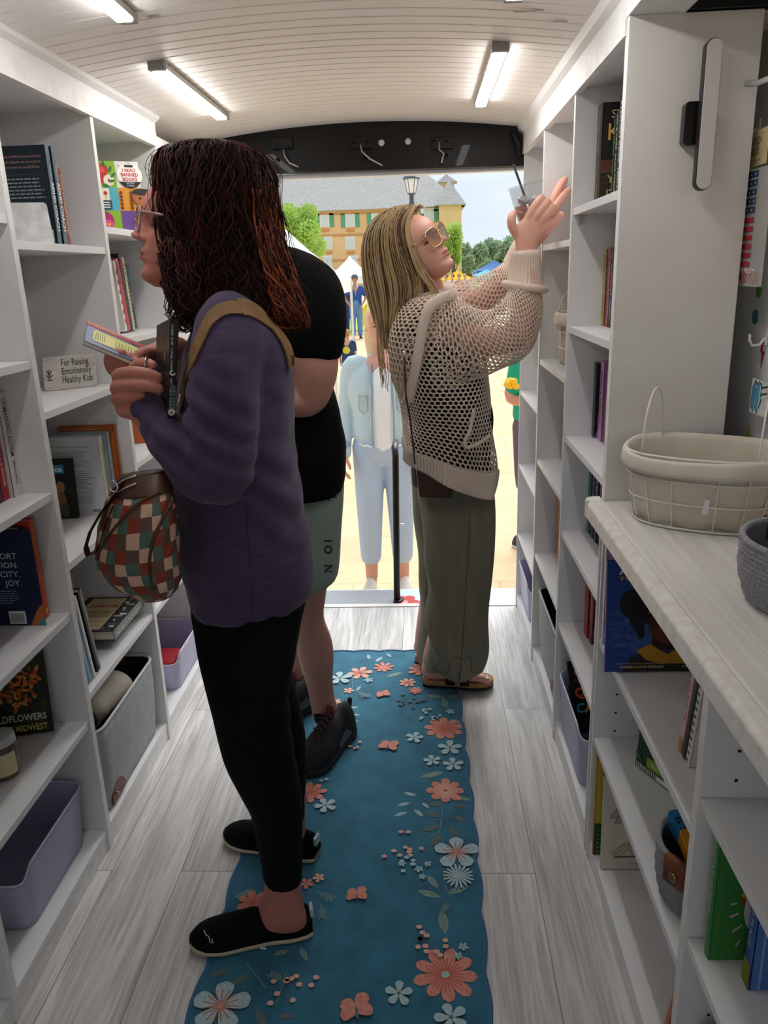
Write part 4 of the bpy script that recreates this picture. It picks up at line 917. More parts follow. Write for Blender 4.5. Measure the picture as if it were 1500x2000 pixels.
book('navy hardcover with pale script title below the puzzle box', TR(-.945, yy + .028, 1.297) @ RZ(180) @ RX(-5), .14, .205, .024, '#1d3a4c', '#24485a', spine_draw=lambda k: k.text('Goodbye Phone, Hello World', .007, .195, .017, '#e4ecee', rot=-90, fit=.18))
book('dark slate hardcover nearest the rear door below the puzzle box', TR(-.950, yy + .060, 1.297) @ RZ(180) @ RX(-4), .14, .20, .026, '#2c3c42', '#33474c', spine_draw=lambda k: (k.rect(.003, .15, .023, .19, '#4a6a70'), k.text('SPARK', .007, .12, .014, '#cfd8d4', rot=-90)))
book('small green and orange picture book on the middle left shelf behind the handbag', TR(-.93, 2.60, .931) @ RZ(180), .15, .10, .03, '#4a9a86', '#d9823a', spine_draw=lambda k: k.rect(.002, .01, .028, .05, '#e8e2d0'))
book('orange board book beside the green picture book behind the handbag', TR(-.93, 2.55, .931) @ RZ(180), .15, .085, .03, '#d9703a', '#e0d5b8')

# ------------------------------------------------------------------ bins
def rrect(x0, x1, y0, y1, r, n=6):
    P = []
    for cx, cy, a0 in ((x1 - r, y1 - r, 0), (x0 + r, y1 - r, 90), (x0 + r, y0 + r, 180), (x1 - r, y0 + r, 270)):
        for j in range(n + 1): q = R(a0 + 90 * j / n); P.append((cx + r * math.cos(q), cy + r * math.sin(q)))
    return P
def resample(P, k):
    out_ = []; n = len(P)
    for i in range(n):
        a, b = P[i], P[(i + 1) % n]; d = math.dist(a, b); q = max(1, int(d / k))
        out_ += [(a[0] + (b[0] - a[0]) * j / q, a[1] + (b[1] - a[1]) * j / q) for j in range(q)]
    return out_
def tub(x0, x1, y0, y1, z0, zt, r, m, taper=.012, th=.0025, rimr=.003, dip=None, bulge=0):
    """open tub; zt(x, y) gives the rim height"""
    z0 += .001
    top = resample(rrect(x0, x1, y0, y1, r), .012); cx, cy = (x0 + x1) / 2, (y0 + y1) / 2
    hx, hy = (x1 - x0) / 2, (y1 - y0) / 2
    def sc(p, k): return (cx + (p[0] - cx) * (1 - k / hx), cy + (p[1] - cy) * (1 - k / hy))
    a = M(); rs = []
    N = 8
    for j in range(N + 1):
        f_ = j / N; rs.append([Vector((*sc(p, taper * (1 - f_) - bulge * math.sin(math.pi * f_)), z0 + (zt(*p) - z0) * f_)) for p in top])
    for j in range(N, -1, -1):
        f_ = j / N; rs.append([Vector((*sc(p, th + taper * (1 - f_) - bulge * math.sin(math.pi * f_)), z0 + th + (zt(*p) - z0 - th) * f_)) for p in top])
    a.rings(rs, m)
    return a, [Vector((*sc(p, th / 2), zt(*p))) for p in top]
def cutholes(o, boxes):
    fixn(o.data)
    for c, rx, ry, rz in boxes:
        pts = [(c.x + (rx if i < 9 else -rx), 0, 0) for i in range(2)]
        a = M(); pr = []
        for sgn, a0 in ((1, -90), (-1, 90)):
            for j in range(9): q = R(a0 + 22.5 * j); pr.append((c.x + sgn * (rx - rz) + rz * math.cos(q), c.z + rz * math.sin(q)))
        a.prism(pr, 1, c.y - ry, c.y + ry, white); me = a.mesh('cut'); oc = bpy.data.objects.new('cut', me); COL.objects.link(oc)
        b = o.modifiers.new('slot', 'BOOLEAN'); b.operation = 'DIFFERENCE'; b.object = oc; b.solver = 'EXACT'
        inv = _LOC[o.name]; oc.matrix_world = Matrix()
        bpy.context.view_layer.update()
        dg = bpy.context.evaluated_depsgraph_get(); nm = bpy.data.meshes.new_from_object(o.evaluated_get(dg))
        o.modifiers.clear(); o.data = nm; bpy.data.objects.remove(oc)
lav = mat('lavender_plastic', '#d3d2ea', .35, coat=.1, translucent=.4); 
def lav_bin(label, x0, x1, y0, y1, z0, h, dipend, group=None):
    def zt(x, y_):
        e = (y_ - y0) if dipend == 'near' else (y1 - y_)
        s = max(0, min(1, (.035 - e) / .03)); s = s * s * (3 - 2 * s)
        return z0 + h - .035 * s
    T_ = thing('storage_bin', label, 'bin', ((x0 + x1) / 2, (y0 + y1) / 2, z0), group=group)
    a, rim = tub(x0, x1, y0, y1, z0, zt, .035, lav, taper=.012); o = part('bin_body', a, T_)
    yy_ = y1 if dipend == 'near' else y0
    cutholes(o, [(Vector(((x0 + x1) / 2, yy_, z0 + h - .032)), .045, .03, .011)])
    a = M(); a.tube([p + Vector((0, 0, .0005)) for p in rim], .0022, mat('lavender_rim', '#e2e1f2', .3), 8, loop=True, up=(0, 0, 1)); part('rim', a, T_)
    return T_
lav_bin('empty lavender plastic bin at the bottom of the left bookcase nearest the camera', -1.088, -.885, 1.345, 1.668, BASE, .165, 'near')
lav_bin('lavender plastic bin with something red inside at bottom of the left bookcase by the door', -1.088, -.866, 2.395, 2.705, BASE, .14, 'near')
a = M(); a.prism([(p[0], p[1]) for p in rrect(-1.05, -.90, 2.43, 2.56, .02)], 2, BASE + .004, BASE + .09, mat('red_cloth', '#b0242c', .8, bump=.4, bscale=30)); a.T(TR(0, 0, .004)); solo('folded_cloth', a, 'folded red cloth lying inside the lavender bin on the left', 'cloth', bevel=.01)
lav_bin('lavender plastic bin holding a black paperback at bottom of the right bookcase', .405, .635, 1.855, 2.19, BASE, .19, 'near')
lav_bin('lavender plastic bin at the bottom of the right bookcase beside the rear door', .405, .635, 2.92, 3.22, BASE, .17, 'near')
def queen(k):
    k.text('SAPPHIRE', .015, .17, .018, '#e8622a', fit=.1, bold=.03)
    for i, (s, c_) in enumerate(zip('QUEEN', ['#e4622c', '#3fa7b8', '#d96a2c', '#4a5fb8', '#e3a02f'])): k.text(s, .012 + .024 * i, .105, .038, c_, bold=.03)
    for i, (s, c_) in enumerate(zip('CANDY', ['#3fa7b8', '#e3a02f', '#d0402c', '#3fa7b8', '#4a5fb8'])): k.text(s, .012 + .024 * i, .060, .038, c_, bold=.03)
    k.text('KARAMO BROWN', .012, .15, .012, '#d0402c', fit=.11); k.oval(.11, .19, .018, .010, '#8fb3b8')
book('black paperback with big coloured letters leaning inside the lavender bin on the right', TR(.43, 2.02, .125) @ RZ(8) @ RX(-26), .14, .21, .022, '#101012', front_draw=queen)
felt = mat('light_grey_felt', '#a9adae', .95, var='#9a9ea0', vscale=30, bump=.3, bscale=500, sheen=.1)
felt2 = mat('felt_bin_lining', '#141414', .95); pip = mat('felt_bin_piping', '#c7cbcc', .8)
lea = mat('brown_leather', '#5a281c', .45, var='#6e3524', vscale=30, bump=.1, bscale=150)
def felt_bin(label, x0, x1, y0, y1, z0, h, side):
    zt = lambda x, y_: z0 + h
    T_ = thing('felt_bin', label, 'bin', ((x0 + x1) / 2, (y0 + y1) / 2, z0))
    a, rim = tub(x0, x1, y0, y1, z0, zt, .045, felt, taper=.012, th=.003, bulge=.004)
    part('bin_body', a, T_)
    a, _ = tub(x0 + .0045, x1 - .0045, y0 + .0045, y1 - .0045, z0 + .006, lambda x, y_: z0 + h - .003, .042, felt2, taper=.012, th=.001, bulge=.004); part('lining', a, T_)
    a = M(); a.tube([p + Vector((0, 0, .001)) for p in rim], .0042, pip, 8, loop=True, up=(0, 0, 1)); part('piping', a, T_)
    xs_ = x1 + .0005 if side == 'L' else x0 - .0005
    s_ = 1 if side == 'L' else -1
    for yc in (y0 + .085,):
        a = M(); pr = [(yc + .048 * math.cos(q) * (1 if math.sin(q) > 0 else .9), z0 + .012 + max(0, .05 * math.sin(q))) for q in [R(180 * i / 14) for i in range(15)]]
        a.prism(pr, 0, xs_ - .010 * s_, xs_ - .0055 * s_ , lea)
        a.v = [Vector((v.x - s_ * .000, v.y, v.z)) for v in a.v]; o = part('leather_corner', a, T_)
        b = M(); b.ball((xs_ - .004 * s_, yc - .02, z0 + .03), (.004, .006, .006), mat('brass_rivet', '#b79a5a', .3, 1)); part('rivet', b, o)
    a = M(); a.box((x0 + x1) / 2 - .02, (x0 + x1) / 2 + .02, y1 - .008, y1 - .005, z0 + h - .03, z0 + h + .004, lea); part('leather_tab', a, T_)
    return T_
felt_bin('grey felt bin holding a rolled cloth at the bottom of the left bookcase', -1.085, -.862, 1.735, 2.185, BASE, .255, 'L')
felt_bin('grey felt bin at the bottom of the middle right bookcase', .412, .635, 2.26, 2.70, BASE, .255, 'R')
# rolled cloth in the left felt bin
a = M(); cl = mat('cream_canvas', '#cdc4b4', .9, var='#b9ae9c', vscale=12, bump=.3, bscale=120)
sp = []
for i in range(60):
    q = i / 59 * 2.6 * 2 * math.pi; r_ = .016 + .0062 * q / (2 * math.pi) * 1.9; sp.append((r_ * math.cos(q) * 1.35, r_ * math.sin(q)))
def rollpt(x, z, s): c0 = Vector((-.965, 1.85, BASE + .232)); c1 = Vector((-.945, 2.06, BASE + .225)); ax_ = (c1 - c0); p = c0 + ax_ * s; side_ = Vector((ax_.y, -ax_.x, 0)).normalized(); return p + side_ * x + Vector((0, 0, z))
rs = [[rollpt(x, z, s) for x, z in sp] for s in (0, .25, .5, .75, 1)]
a.rings(rs, cl, closed=False, cap=False); o = solo('rolled_cloth', a, 'rolled cream cloth with a printed border inside the left felt bin', 'cloth'); sm_ = o.modifiers.new('t', 'SOLIDIFY'); sm_.thickness = .004

# ------------------------------------------------------------------ wire baskets with cloth liners
wire = mat('white_wire', '#e3ded4', .4); linen = mat('cream_linen_liner', '#dcd5c8', .9, var='#cfc6b6', vscale=5, bump=.35, bscale=400)
def oval_pt(c, a, b, q, z, n=2.6):
    cq, sq = math.cos(q), math.sin(q); return Vector((c[0] + a * abs(cq) ** (2 / n) * (1 if cq > 0 else -1), c[1] + b * abs(sq) ** (2 / n) * (1 if sq > 0 else -1), z))
def wire_basket(label, c, a_, b_, z0, h, rot=0, liner=True, handles=True):
    Mx = TR(c[0], c[1], 0) @ RZ(rot); T_ = thing('wire_basket', label, 'basket', mtx=TR(c[0], c[1], z0)); 
    def pt(q, f_, k=0): ta = 1 - .14 * max(0, 1 - f_) ** 1.6; return Mx @ oval_pt((0, 0), (a_ + k) * ta, (b_ + k) * ta, q, z0 + .003 + h * f_)
    Q = [2 * math.pi * i / 48 for i in range(48)]
    for f_, r_ in ((1, .0026), (.68, .0018), (.36, .0018), (.0, .0024)):
        a = M(); a.tube([pt(q, f_) for q in Q], r_, wire, 7, loop=True, up=(0, 0, 1)); part('wire_hoop', a, T_)
    for i in range(16):
        q = 2 * math.pi * (i + .5) / 16; a = M(); a.tube([pt(q, 1 - j / 10) for j in range(11)] + [(Mx @ Vector((0, 0, z0 + .003))).lerp(pt(q, 0), .5)], .0015, wire, 6); part('wire_rib', a, T_)
    if liner:
        a = M(); rs = []; n = 96
        fold = lambda q, f_: .004 * math.sin(q * 11 + 3 * f_) * (1 - f_) + .003 * noise.noise(Vector((math.cos(q) * 4, math.sin(q) * 4, f_ * 3)))
        prof = [(.02, -.006), (.25, -.006), (.5, -.004), (.75, -.004), (.96, -.003), (1.03, .0), (1.04, .004), (1.0, .007), (.86, .009), (.80, .0085)]
        def dipz(q): return -.018 * max(0, math.cos(q + 1.9)) ** 2
        for f_, k in prof:
            rs.append([pt(2 * math.pi * i / n, f_, k + fold(2 * math.pi * i / n, f_)) + Vector((0, 0, dipz(2 * math.pi * i / n) * min(1, max(0, f_ - .4)))) for i in range(n)])
        a.rings(rs, linen, cap=False); a.add([pt(2 * math.pi * i / n, .02, -.006) for i in range(n)], [tuple(range(n))], linen)
        o = part('cloth_liner', a, T_); s_ = o.modifiers.new('t', 'SOLIDIFY'); s_.thickness = .0015
    if handles:
        for sgn in (1, -1):
            a = M(); base = [pt((0 if sgn > 0 else math.pi) + d, 1) for d in (-.9, .9)]
            mid = (base[0] + base[1]) / 2; hv = (base[1] - base[0]) / 2; hh = hv.length * 1.25
            a.tube([mid + hv * math.cos(R(180 - 180 * i / 16)) + Vector((0, 0, hh * math.sin(R(180 * i / 16)))) for i in range(17)], .0019, wire, 7); part('wire_handle', a, T_)
    return T_
WB = wire_basket('large oval white wire basket with a cream cloth liner on the counter', (.560, 1.540), .150, .112, CT + .001, .142, -28)
wire_basket('small white wire basket with a cream bag in the middle right bookcase', (.508, 2.50), .118, .085, 1.1505, .155, 90)
a = M(); a.box(.565, .567, 2.28, 2.42, 1.20, 1.42, mat('kraft_card', '#a4743f', .8)); 
solo('kraft_card', a, 'brown kraft card standing in the small wire basket', 'card')
a = M(); a.box(.63, .66, 1.47, 1.53, CT + .05, CT + .056, mat('foil_packet', '#aeb4a0', .3, .5, bump=.6, bscale=40)); solo('foil_packet', a, 'silver foil packet inside the large wire basket', 'packet', bevel=.002)
a = M(); k = Ink(a, (.52, 1.428, CT + .045), (.98, -.2, 0), (0, 0, 1)); k.poly([(0, 0), (.012, 0), (.013, .028), (.005, .03)], '#e6e3e6'); part('care_tag', a, WB)

# grey rope basket on the counter and the little one below
rope = mat('grey_cotton_rope', '#a3a3a8', .95, var='#84848b', vscale=300, bump=.8, bscale=420, stretch=(1, 1, .6))
def rope_basket(label, c, r, z0, h, lean_tab, n=64, rows=None):
    T_ = thing('rope_basket', label, 'basket', (c[0], c[1], z0)); a = M(); rows = rows or int(h / .0072); rs = []
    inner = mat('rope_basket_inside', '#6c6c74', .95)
    def rad(f_): return r * (.86 + .14 * math.sin(min(1, f_ * 1.6) * math.pi / 2))
    for i in range(rows * 4 + 1):
        f_ = i / (rows * 4); b = .0022 * abs(math.sin(i * math.pi / 4))
        rs.append([Vector((c[0] + (rad(f_) + b + .0012 * math.sin(j * 2 * math.pi / n * 40 + (i // 4) * 1.6)) * math.cos(2 * math.pi * j / n), c[1] + (rad(f_) + b + .0012 * math.sin(j * 2 * math.pi / n * 40 + (i // 4) * 1.6)) * math.sin(2 * math.pi * j / n), z0 + .001 + h * f_)) for j in range(n)])
    a.rings(rs, rope, cap=True); a.f.pop(); a.m.pop(); a.sm.pop()
    part('basket_wall', a, T_)
    a = M(); rs = [[Vector((c[0] + (rad(f_) - .006) * math.cos(2 * math.pi * j / n), c[1] + (rad(f_) - .006) * math.sin(2 * math.pi * j / n), z0 + .004 + h * f_)) for j in range(n)] for f_ in (.99, .6, .3, 0)]
    a.rings(rs, inner, cap=False); a.add(rs[-1], [tuple(range(n))], inner); part('inside_wall', a, T_)
    a = M(); a.tube([Vector((c[0] + (rad(1) - .002) * math.cos(2 * math.pi * j / n), c[1] + (rad(1) - .002) * math.sin(2 * math.pi * j / n), z0 + h)) for j in range(n)], .0055, rope, 8, loop=True, up=(0, 0, 1)); part('rim_coil', a, T_)
    for q in lean_tab:
        a = M(); d = Vector((math.cos(R(q)), math.sin(R(q)), 0)); s = Vector((-d.y, d.x, 0)); p = Vector((c[0], c[1], 0)) + d * rad(1)
        rs = []
        for kz, kd in ((-.045, .0055), (-.02, .0065), (.004, .0065), (.009, 0), (.004, -.010), (-.03, -.011)):
            rs.append([p + d * kd + Vector((0, 0, z0 + h + kz)) + s * w_ for w_ in (-.022, 0, .022)])
        a.rings(rs, lea2, closed=False, cap=False); o = part('leather_tab', a, T_, bevel=0); sl = o.modifiers.new('t', 'SOLIDIFY'); sl.thickness = .0025
        b = M(); b.lathe([(.001, 0), (.008, 0), (.009, .0015), (.005, .003), (.001, .0032)], p + d * .0075 + Vector((0, 0, z0 + h - .025)), mat('brass_snap', '#a68a4a', .3, 1), 18, T=Vector((0, 0, 1)).rotation_difference(d).to_matrix()); part('snap', b, o)
    return T_
lea2 = mat('tan_leather', '#6e3a24', .5, var='#7d452c', vscale=20, bump=.15, bscale=120)
rope_basket('grey rope basket with a brown leather tab at the right edge of the counter', (.588, 1.115), .112, CT + .001, .10, [100, 300])
rope_basket('small grey rope basket with a leather tab holding card tins under the counter', (.490, 1.165), .085, .353, .115, [215])
def tin(label, mtx, col, draw):
    T_ = thing('card_tin', label, 'tin', mtx=mtx); a = M(); m_ = mat('tin_' + col.lstrip('#'), col, .3, .2)
    P_ = rrect(0, .095, 0, .065, .009); a.prism(P_, 2, .006, .020, m_); draw(Ink(a, (0, 0, .020), (1, 0, 0), (0, 1, 0))); part('lid', a, T_, local=True, bevel=.0015)
    a = M(); a.prism(rrect(.001, .094, .001, .064, .008), 2, -.006, .006, m_); part('tin_body', a, T_, local=True)
tin('blue card tin with black lettering in the small rope basket', TR(.448, 1.172, .452) @ RZ(14) @ RX(14), '#2e86c4', lambda k: (k.text('STORY THINGS', .006, .036, .018, '#10222c', fit=.083, bold=.05), k.text('KNOWING', .006, .014, .018, '#10222c', fit=.083, bold=.05)))
tin('orange yellow card tin with white lettering in front of the blue tin', TR(.440, 1.112, .460) @ RZ(3) @ RX(16), '#d8921f', lambda k: (k.text('JOKES', .012, .036, .022, '#f6f0e2', fit=.07, bold=.06), k.rect(.02, .01, .075, .024, '#c8452c')))
# ------------------------------------------------------------------ under the counter
def andr(k):
    w_, h_ = .215, .285
    k.rect(0, 0, w_, h_, '#123a84')
    rnd = random.Random(9)
    for i in range(60):      # swirling line clouds
        cx = .01 + rnd.random() * .10; cy = .035 + rnd.random() * .10; r0 = .006 + rnd.random() * .02
        for j in range(4):
            pts = [(cx + (r0 + j * .003) * math.cos(R(20 * q + 20)), cy + (r0 + j * .003) * math.sin(R(20 * q + 20))) for q in range(7)]
            if min(p[0] for p in pts) > .002:
                for q in range(6): k.line(*pts[q], *pts[q + 1], .0007, '#4a6cb4'); k.l -= k.st
    f1 = k.P; k.P = lambda x, y_: f1(min(x, .255) - .040, y_)
    k.poly([(.075, 0), (.255, 0), (.255, .05), (.17, .06), (.12, .055), (.09, .04)], '#23231a')
    k.oval(.165, .17, .075, .062, '#060608', 30, rot=-10); k.poly([(.075, .19), (.11, .19), (.115, .09), (.105, .085), (.085, .13)], '#060608'); k.oval(.095, .175, .03, .04, '#060608')
    k.poly([(.13, .055), (.185, .06), (.19, .11), (.13, .13)], '#2a120c'); k.oval(.17, .118, .048, .048, '#6a2f16', 24); k.oval(.185, .118, .036, .036, '#b05a24', 20); k.oval(.195, .122, .022, .022, '#cc7432', 16); k.oval(.133, .125, .012, .018, '#4a2012')
    k.poly([(.12, .155), (.17, .185), (.172, .181), (.123, .150)], '#b07038')
    k.poly([(.10, .055), (.125, .072), (.16, .045), (.19, .07), (.205, .05), (.195, .022), (.15, .02), (.12, .03)], '#b98a1e')
    k.P = f1
    k.text('AND SHE WAS', .022, .252, .030, '#c9ccd8', bold=.03); k.text('TONI MORRISON', .022, .236, .013, '#c09428', bold=.03, fit=.15)
    k.text('New York Times bestselling author', .024, .020, .0062, '#c9b27a', fit=.092); k.text('ANDREA DAVIS PINKNEY', .027, .010, .0078, '#d9c48a', fit=.088, bold=.02)
    k.text('Illustrated by', .138, .020, .0062, '#c9b27a'); k.text('DANIEL MINTER', .150, .010, .0078, '#d9c48a', bold=.02)
def andr_s(k):
    f0 = k.P; k.P = lambda x, y_: f0(x * .232 / .215, y_ * .243 / .285); andr(k)

book('large blue picture book with a portrait in profile standing under the counter', TR(.378, 1.507, .619) @ RZ(1) @ RX(-7), .232, .243, .012, '#123a84', '#6a3f72', front_draw=lambda k: (andr_s(k)))

book('lilac book edge behind the large blue picture book under the counter', TR(.402, 1.64, .619) @ RX(-3), .20, .262, .014, '#b9a3c4', '#d9cfe0')
for lab, yy_, cov, sp, t, h, sd in [
    ('pale pink paperback spine leaning on the post under the counter', 1.226, '#e7b3b8', '#eab9bd', .014, .20, lambda k: (k.text('Dear Girls Above Me', .004, .19, .012, '#5a2a34', rot=-90, fit=.12), k.rect(.0005, 0, .0135, .03, '#b89a4a'))),
    ('thin black paperback spine between pink and cream spines under the counter', 1.205, '#111112', '#141416', .016, .205, lambda k: None),
    ('cream patterned paperback spine nearest the post under the counter', 1.184, '#e3dfd4', '#ded8ca', .018, .21, lambda k: [k.oval(.009, .01 + i * .016, .005, .003, '#3a3632', 7) for i in range(12)])]:
    book(lab, TR(.446, yy_ - .010, .619) @ RX(10), .14, h, t, cov, sp, spine_draw=sd, group='thin paperbacks leaning under the counter')
def sloth(k):
    k.rect(0, 0, .19, .17, '#22452c'); rnd = random.Random(4)
    for i in range(50): k.oval(rnd.random() * .19, rnd.random() * .15, .014, .004, ['#2f5a34', '#1a3824', '#3c6b3c'][i % 3], 8, rot=rnd.random() * 180)
    k.oval(.115, .09, .042, .055, '#6a3a28', 24); k.oval(.11, .105, .024, .022, '#b08468'); k.oval(.102, .11, .007, .004, '#20120c', 8, rot=20); k.oval(.12, .11, .007, .004, '#20120c', 8, rot=-20); k.oval(.111, .100, .005, .004, '#20120c', 8)
    k.poly([(.035, .015), (.19, .015), (.19, .050), (.035, .038)], '#86a92c'); k.text('SLOTH FAMILY GAME', .05, .022, .012, '#e9f2c0', fit=.12)
    k.rect(0, 0, .19, .012, '#e0e2dc'); [k.rect(.002 + i * .006, 0, .005 + i * .006, .012, '#1e3324') for i in range(31)]; k.rect(.07, .001, .12, .011, '#f3f3ee')
    k.rect(.02, .13, .055, .15, '#e4eae4'); k.text('8-99', .024, .135, .01, '#223')
game_box('game_box', 'green jungle game box with a sloth on its lid under the counter', TR(.472, 1.56, .353) @ RZ(-62) @ RX(-4), .20, .17, .04, '#22452c', lambda k: sloth(k)) 
def rabbit(k):
    k.rect(0, 0, .20, .245, '#d3cbba')
    k.text('THE', .042, .228, .012, '#2b2622'); k.text('AND THE', .020, .205, .011, '#2b2622')
    for x0, y0, x1, y1, w_ in [(.02, .145, .08, .185, .012), (.035, .125, .085, .175, .011)]:
        k.oval((x0 + x1) / 2, (y0 + y1) / 2, .040, w_, '#4a3a32', 24, rot=38); k.oval((x0 + x1) / 2, (y0 + y1) / 2, .0385, w_ - .0015, '#b5a291', 24, rot=38)
    k.text('MR. BUN', .062, .105, .050, '#9c1f22', bold=.01, fit=.132)
    k.oval(.075, .072, .012, .011, '#4a3a32'); k.oval(.075, .072, .011, .010, '#d9c8b2'); k.oval(.072, .074, .0015, .0015, '#222', 6); k.oval(.080, .074, .0015, .0015, '#222', 6)
    for d in (0, .006): k.oval(.045 + d, .058 - d, .026, .006, '#4a3a32', 16, rot=38); k.oval(.045 + d, .058 - d, .025, .0048, '#cbb9a2', 16, rot=38)
    k.oval(.074, .050, .010, .014, '#c3ae96'); k.oval(.088, .046, .009, .014, '#1f4f86'); k.poly([(.03, .036), (.19, .040), (.19, .036), (.03, .032)], '#6a5444')
    k.text('pictures by', .068, .014, .009, '#6a5f54'); k.text('PAT MARTIN', .104, .014, .010, '#332c28')
book('beige picture book with long eared rabbit drawings under the counter bottom shelf', TR(.411, 1.57, .051) @ RX(-4) @ RZ(1), .205, .245, .010, '#d3cbba', '#c9b9a2', front_draw=rabbit)
book('yellow green picture book peeking out behind the rabbit book', TR(.402, 1.62, .051) @ RX(-2), .20, .275, .012, '#b9a53a', '#b97a3a', front_draw=lambda k: (k.rect(0, 0, .20, .09, '#1f4a30'), [k.oval(.01 + .008 * (i % 5), .01 + .012 * (i // 5), .002, .002, '#d8c23a', 5) for i in range(30)]))
book('salmon picture book with a silver initial leaning in the bottom right corner', TR(.43, 1.12, .051) @ RY(8), .165, .20, .016, '#b5694e', '#bb7156', front_draw=lambda k: (k.text('J', .02, .15, .045, '#cfc6bc'), k.oval(.03, .10, .014, .02, '#3c4650')))
def greenb(k):
    f0 = k.P; k.P = lambda x, y_: f0(x if x < .02 else .018 + (x - .03) * .62, y_ * .95)
    k.rect(.014, 0, .017, .24, '#2a7a30')
    rnd = random.Random(1)
    cx, cy = .078, .155
    for i in range(44): q = R(i * 360 / 44); k.line(cx, cy, cx + (.020 + .005 * rnd.random()) * math.cos(q), cy + (.020 + .005 * rnd.random()) * math.sin(q), .002, '#0b0b0c'); k.l -= k.st * .9
    k.oval(cx, cy, .018, .018, '#0b0b0c'); k.poly([(.062, .128), (.085, .150), (.10, .135), (.078, .115)], '#a3963a'); k.poly([(.062, .128), (.082, .112), (.076, .096)], '#b3261f')
    k.oval(.10, .10, .026, .040, '#cfd3da'); k.oval(.115, .05, .02, .018, '#16181a')
    for x, y_, l, a_ in [(.040, .112, .016, 0), (.040, .088, .022, 12), (.050, .060, .026, 24), (.062, .032, .014, 40)]:
        q = R(a_); k.poly([(x, y_ - .001), (x + l * math.cos(q), y_ + l * math.sin(q) + .002), (x + l * math.cos(q), y_ + l * math.sin(q) - .002), (x + .003, y_ - .005)], '#c79fb6')
book('tall green picture book with a black tufted bird under the counter', TR(.420, .957, .4305) @ RX(-1), .19, .236, .016, '#357c33', '#3f8a3b', front_draw=greenb, spine_draw=lambda k: k.text('THE LITTLE GOOSE', .004, .24, .011, '#cfe6c0', rot=-90, fit=.16))
book('blue picture book with an olive spine foot in front of the green one', TR(.460, .905, .4305), .17, .215, .022, '#4a78bd', '#3f62ae', front_draw=lambda k: (k.rect(.012, 0, .016, .215, '#7ea6d8'), k.rect(.0, .15, .17, .215, '#1f2f78')), spine_draw=lambda k: (k.rect(0, 0, .022, .045, '#7d8424'), k.text('AWARD PLACE', .007, .19, .011, '#dfe6f4', rot=-90, fit=.12)))
for i, (lab, cov, sp, dx) in enumerate([('white covered picture book at the back of the bottom row', '#d9dde2', '#b9bfc8', 0), ('pale silver picture book in the bottom row under the counter', '#c6cdd6', '#d9dbe0', .006), ('orchid purple picture book in the bottom row', '#8a4a86', '#a860a0', .014),
     ('navy blue picture book in the bottom row beside the purple one', '#23305c', '#2f3f70', .010), ('lilac framed black picture book in the bottom row', '#b6a2c6', '#c2b2d0', .018), ('rose gold picture book in the bottom row', '#c79a86', '#cfa595', .022), ('sky blue picture book nearest the camera in the bottom row', '#6aa0c4', '#5a90b8', .028)]):
    book(lab, TR(.43 + dx, .955 - i * .022, .0505), .19 - dx, .225 - .004 * i, .018, cov, sp, front_draw=(lambda k: k.rect(.01, .01, .15, .21, '#1b1a20')) if i == 4 else None, group='row of picture books at the bottom under the counter')
for s_, xx in (('under the left side', 0),): pass
# ------------------------------------------------------------------ things on the end panel and the right wall
T = thing('wall_lamp', 'long unlit magnetic bar lamp with a black frame on the end panel', 'lamp', (.55, 1.67, 1.6))
y0 = 1.683
def barp(u, v): return u, v
a = M(); top = W(1395, 92, 1.64); bot = W(1373, 355, 1.64); ax_ = (top - bot).normalized(); sd_ = Vector((ax_.z, 0, -ax_.x)).normalized(); hw = .0125
def pill(yy0, yy1, hw_, m_):
    pts = []
    for cc, a0 in ((top, 0), (bot, 180)):
        for j in range(13): q = R(a0 + 15 * j); pts.append(cc + sd_ * hw_ * math.cos(q) + ax_ * hw_ * math.sin(q))
    f_ = [Vector((p.x, yy0, p.z)) for p in pts]; b_ = [Vector((p.x, yy1, p.z)) for p in pts]; n = len(pts)
    m2 = M(); m2.add(f_ + b_, [tuple(range(n)), tuple(range(n, 2 * n))[::-1]] + [(i, n + i, n + (i + 1) % n, (i + 1) % n) for i in range(n)], m_); return m2
grafr = mat('graphite_plastic', '#1c1c1e', .4)
part('lamp_housing', pill(1.637, 1.657, .0155, grafr), T, bevel=.002, recalc=True)
part('diffuser', pill(1.6345, 1.638, .0135, mat('frosted_unlit_diffuser', '#c3bcb8', .5)), T, recalc=True)
a = M(); c0 = W(1345, 243, 1.67); a.prism([(p[0], p[1]) for p in rrect(c0.x - .012, c0.x + .03, c0.z - .038, c0.z + .038, .008)], 1, 1.657, 1.682, mat('black_gloss', '#050505', .2)); part('magnet_mount', a, T, bevel=.002)
# shelf bracket under the top shelf
a = M(); c0 = W(1132, 424, 2.198); a.box(c0.x, c0.x + .014, 2.2, 2.2045, c0.z - .018, c0.z + .012, alu); a.box(c0.x, c0.x + .014, 2.17, 2.2, 1.595 - .0195, 1.595 - .0182, alu); solo('corner_bracket', a, 'small steel corner bracket under the thriller shelf', 'bracket')
a = M(); c0 = W(128, 0, 2.2)
for px, py, yy_ in [(73, 987, 1.708)]:
    pass
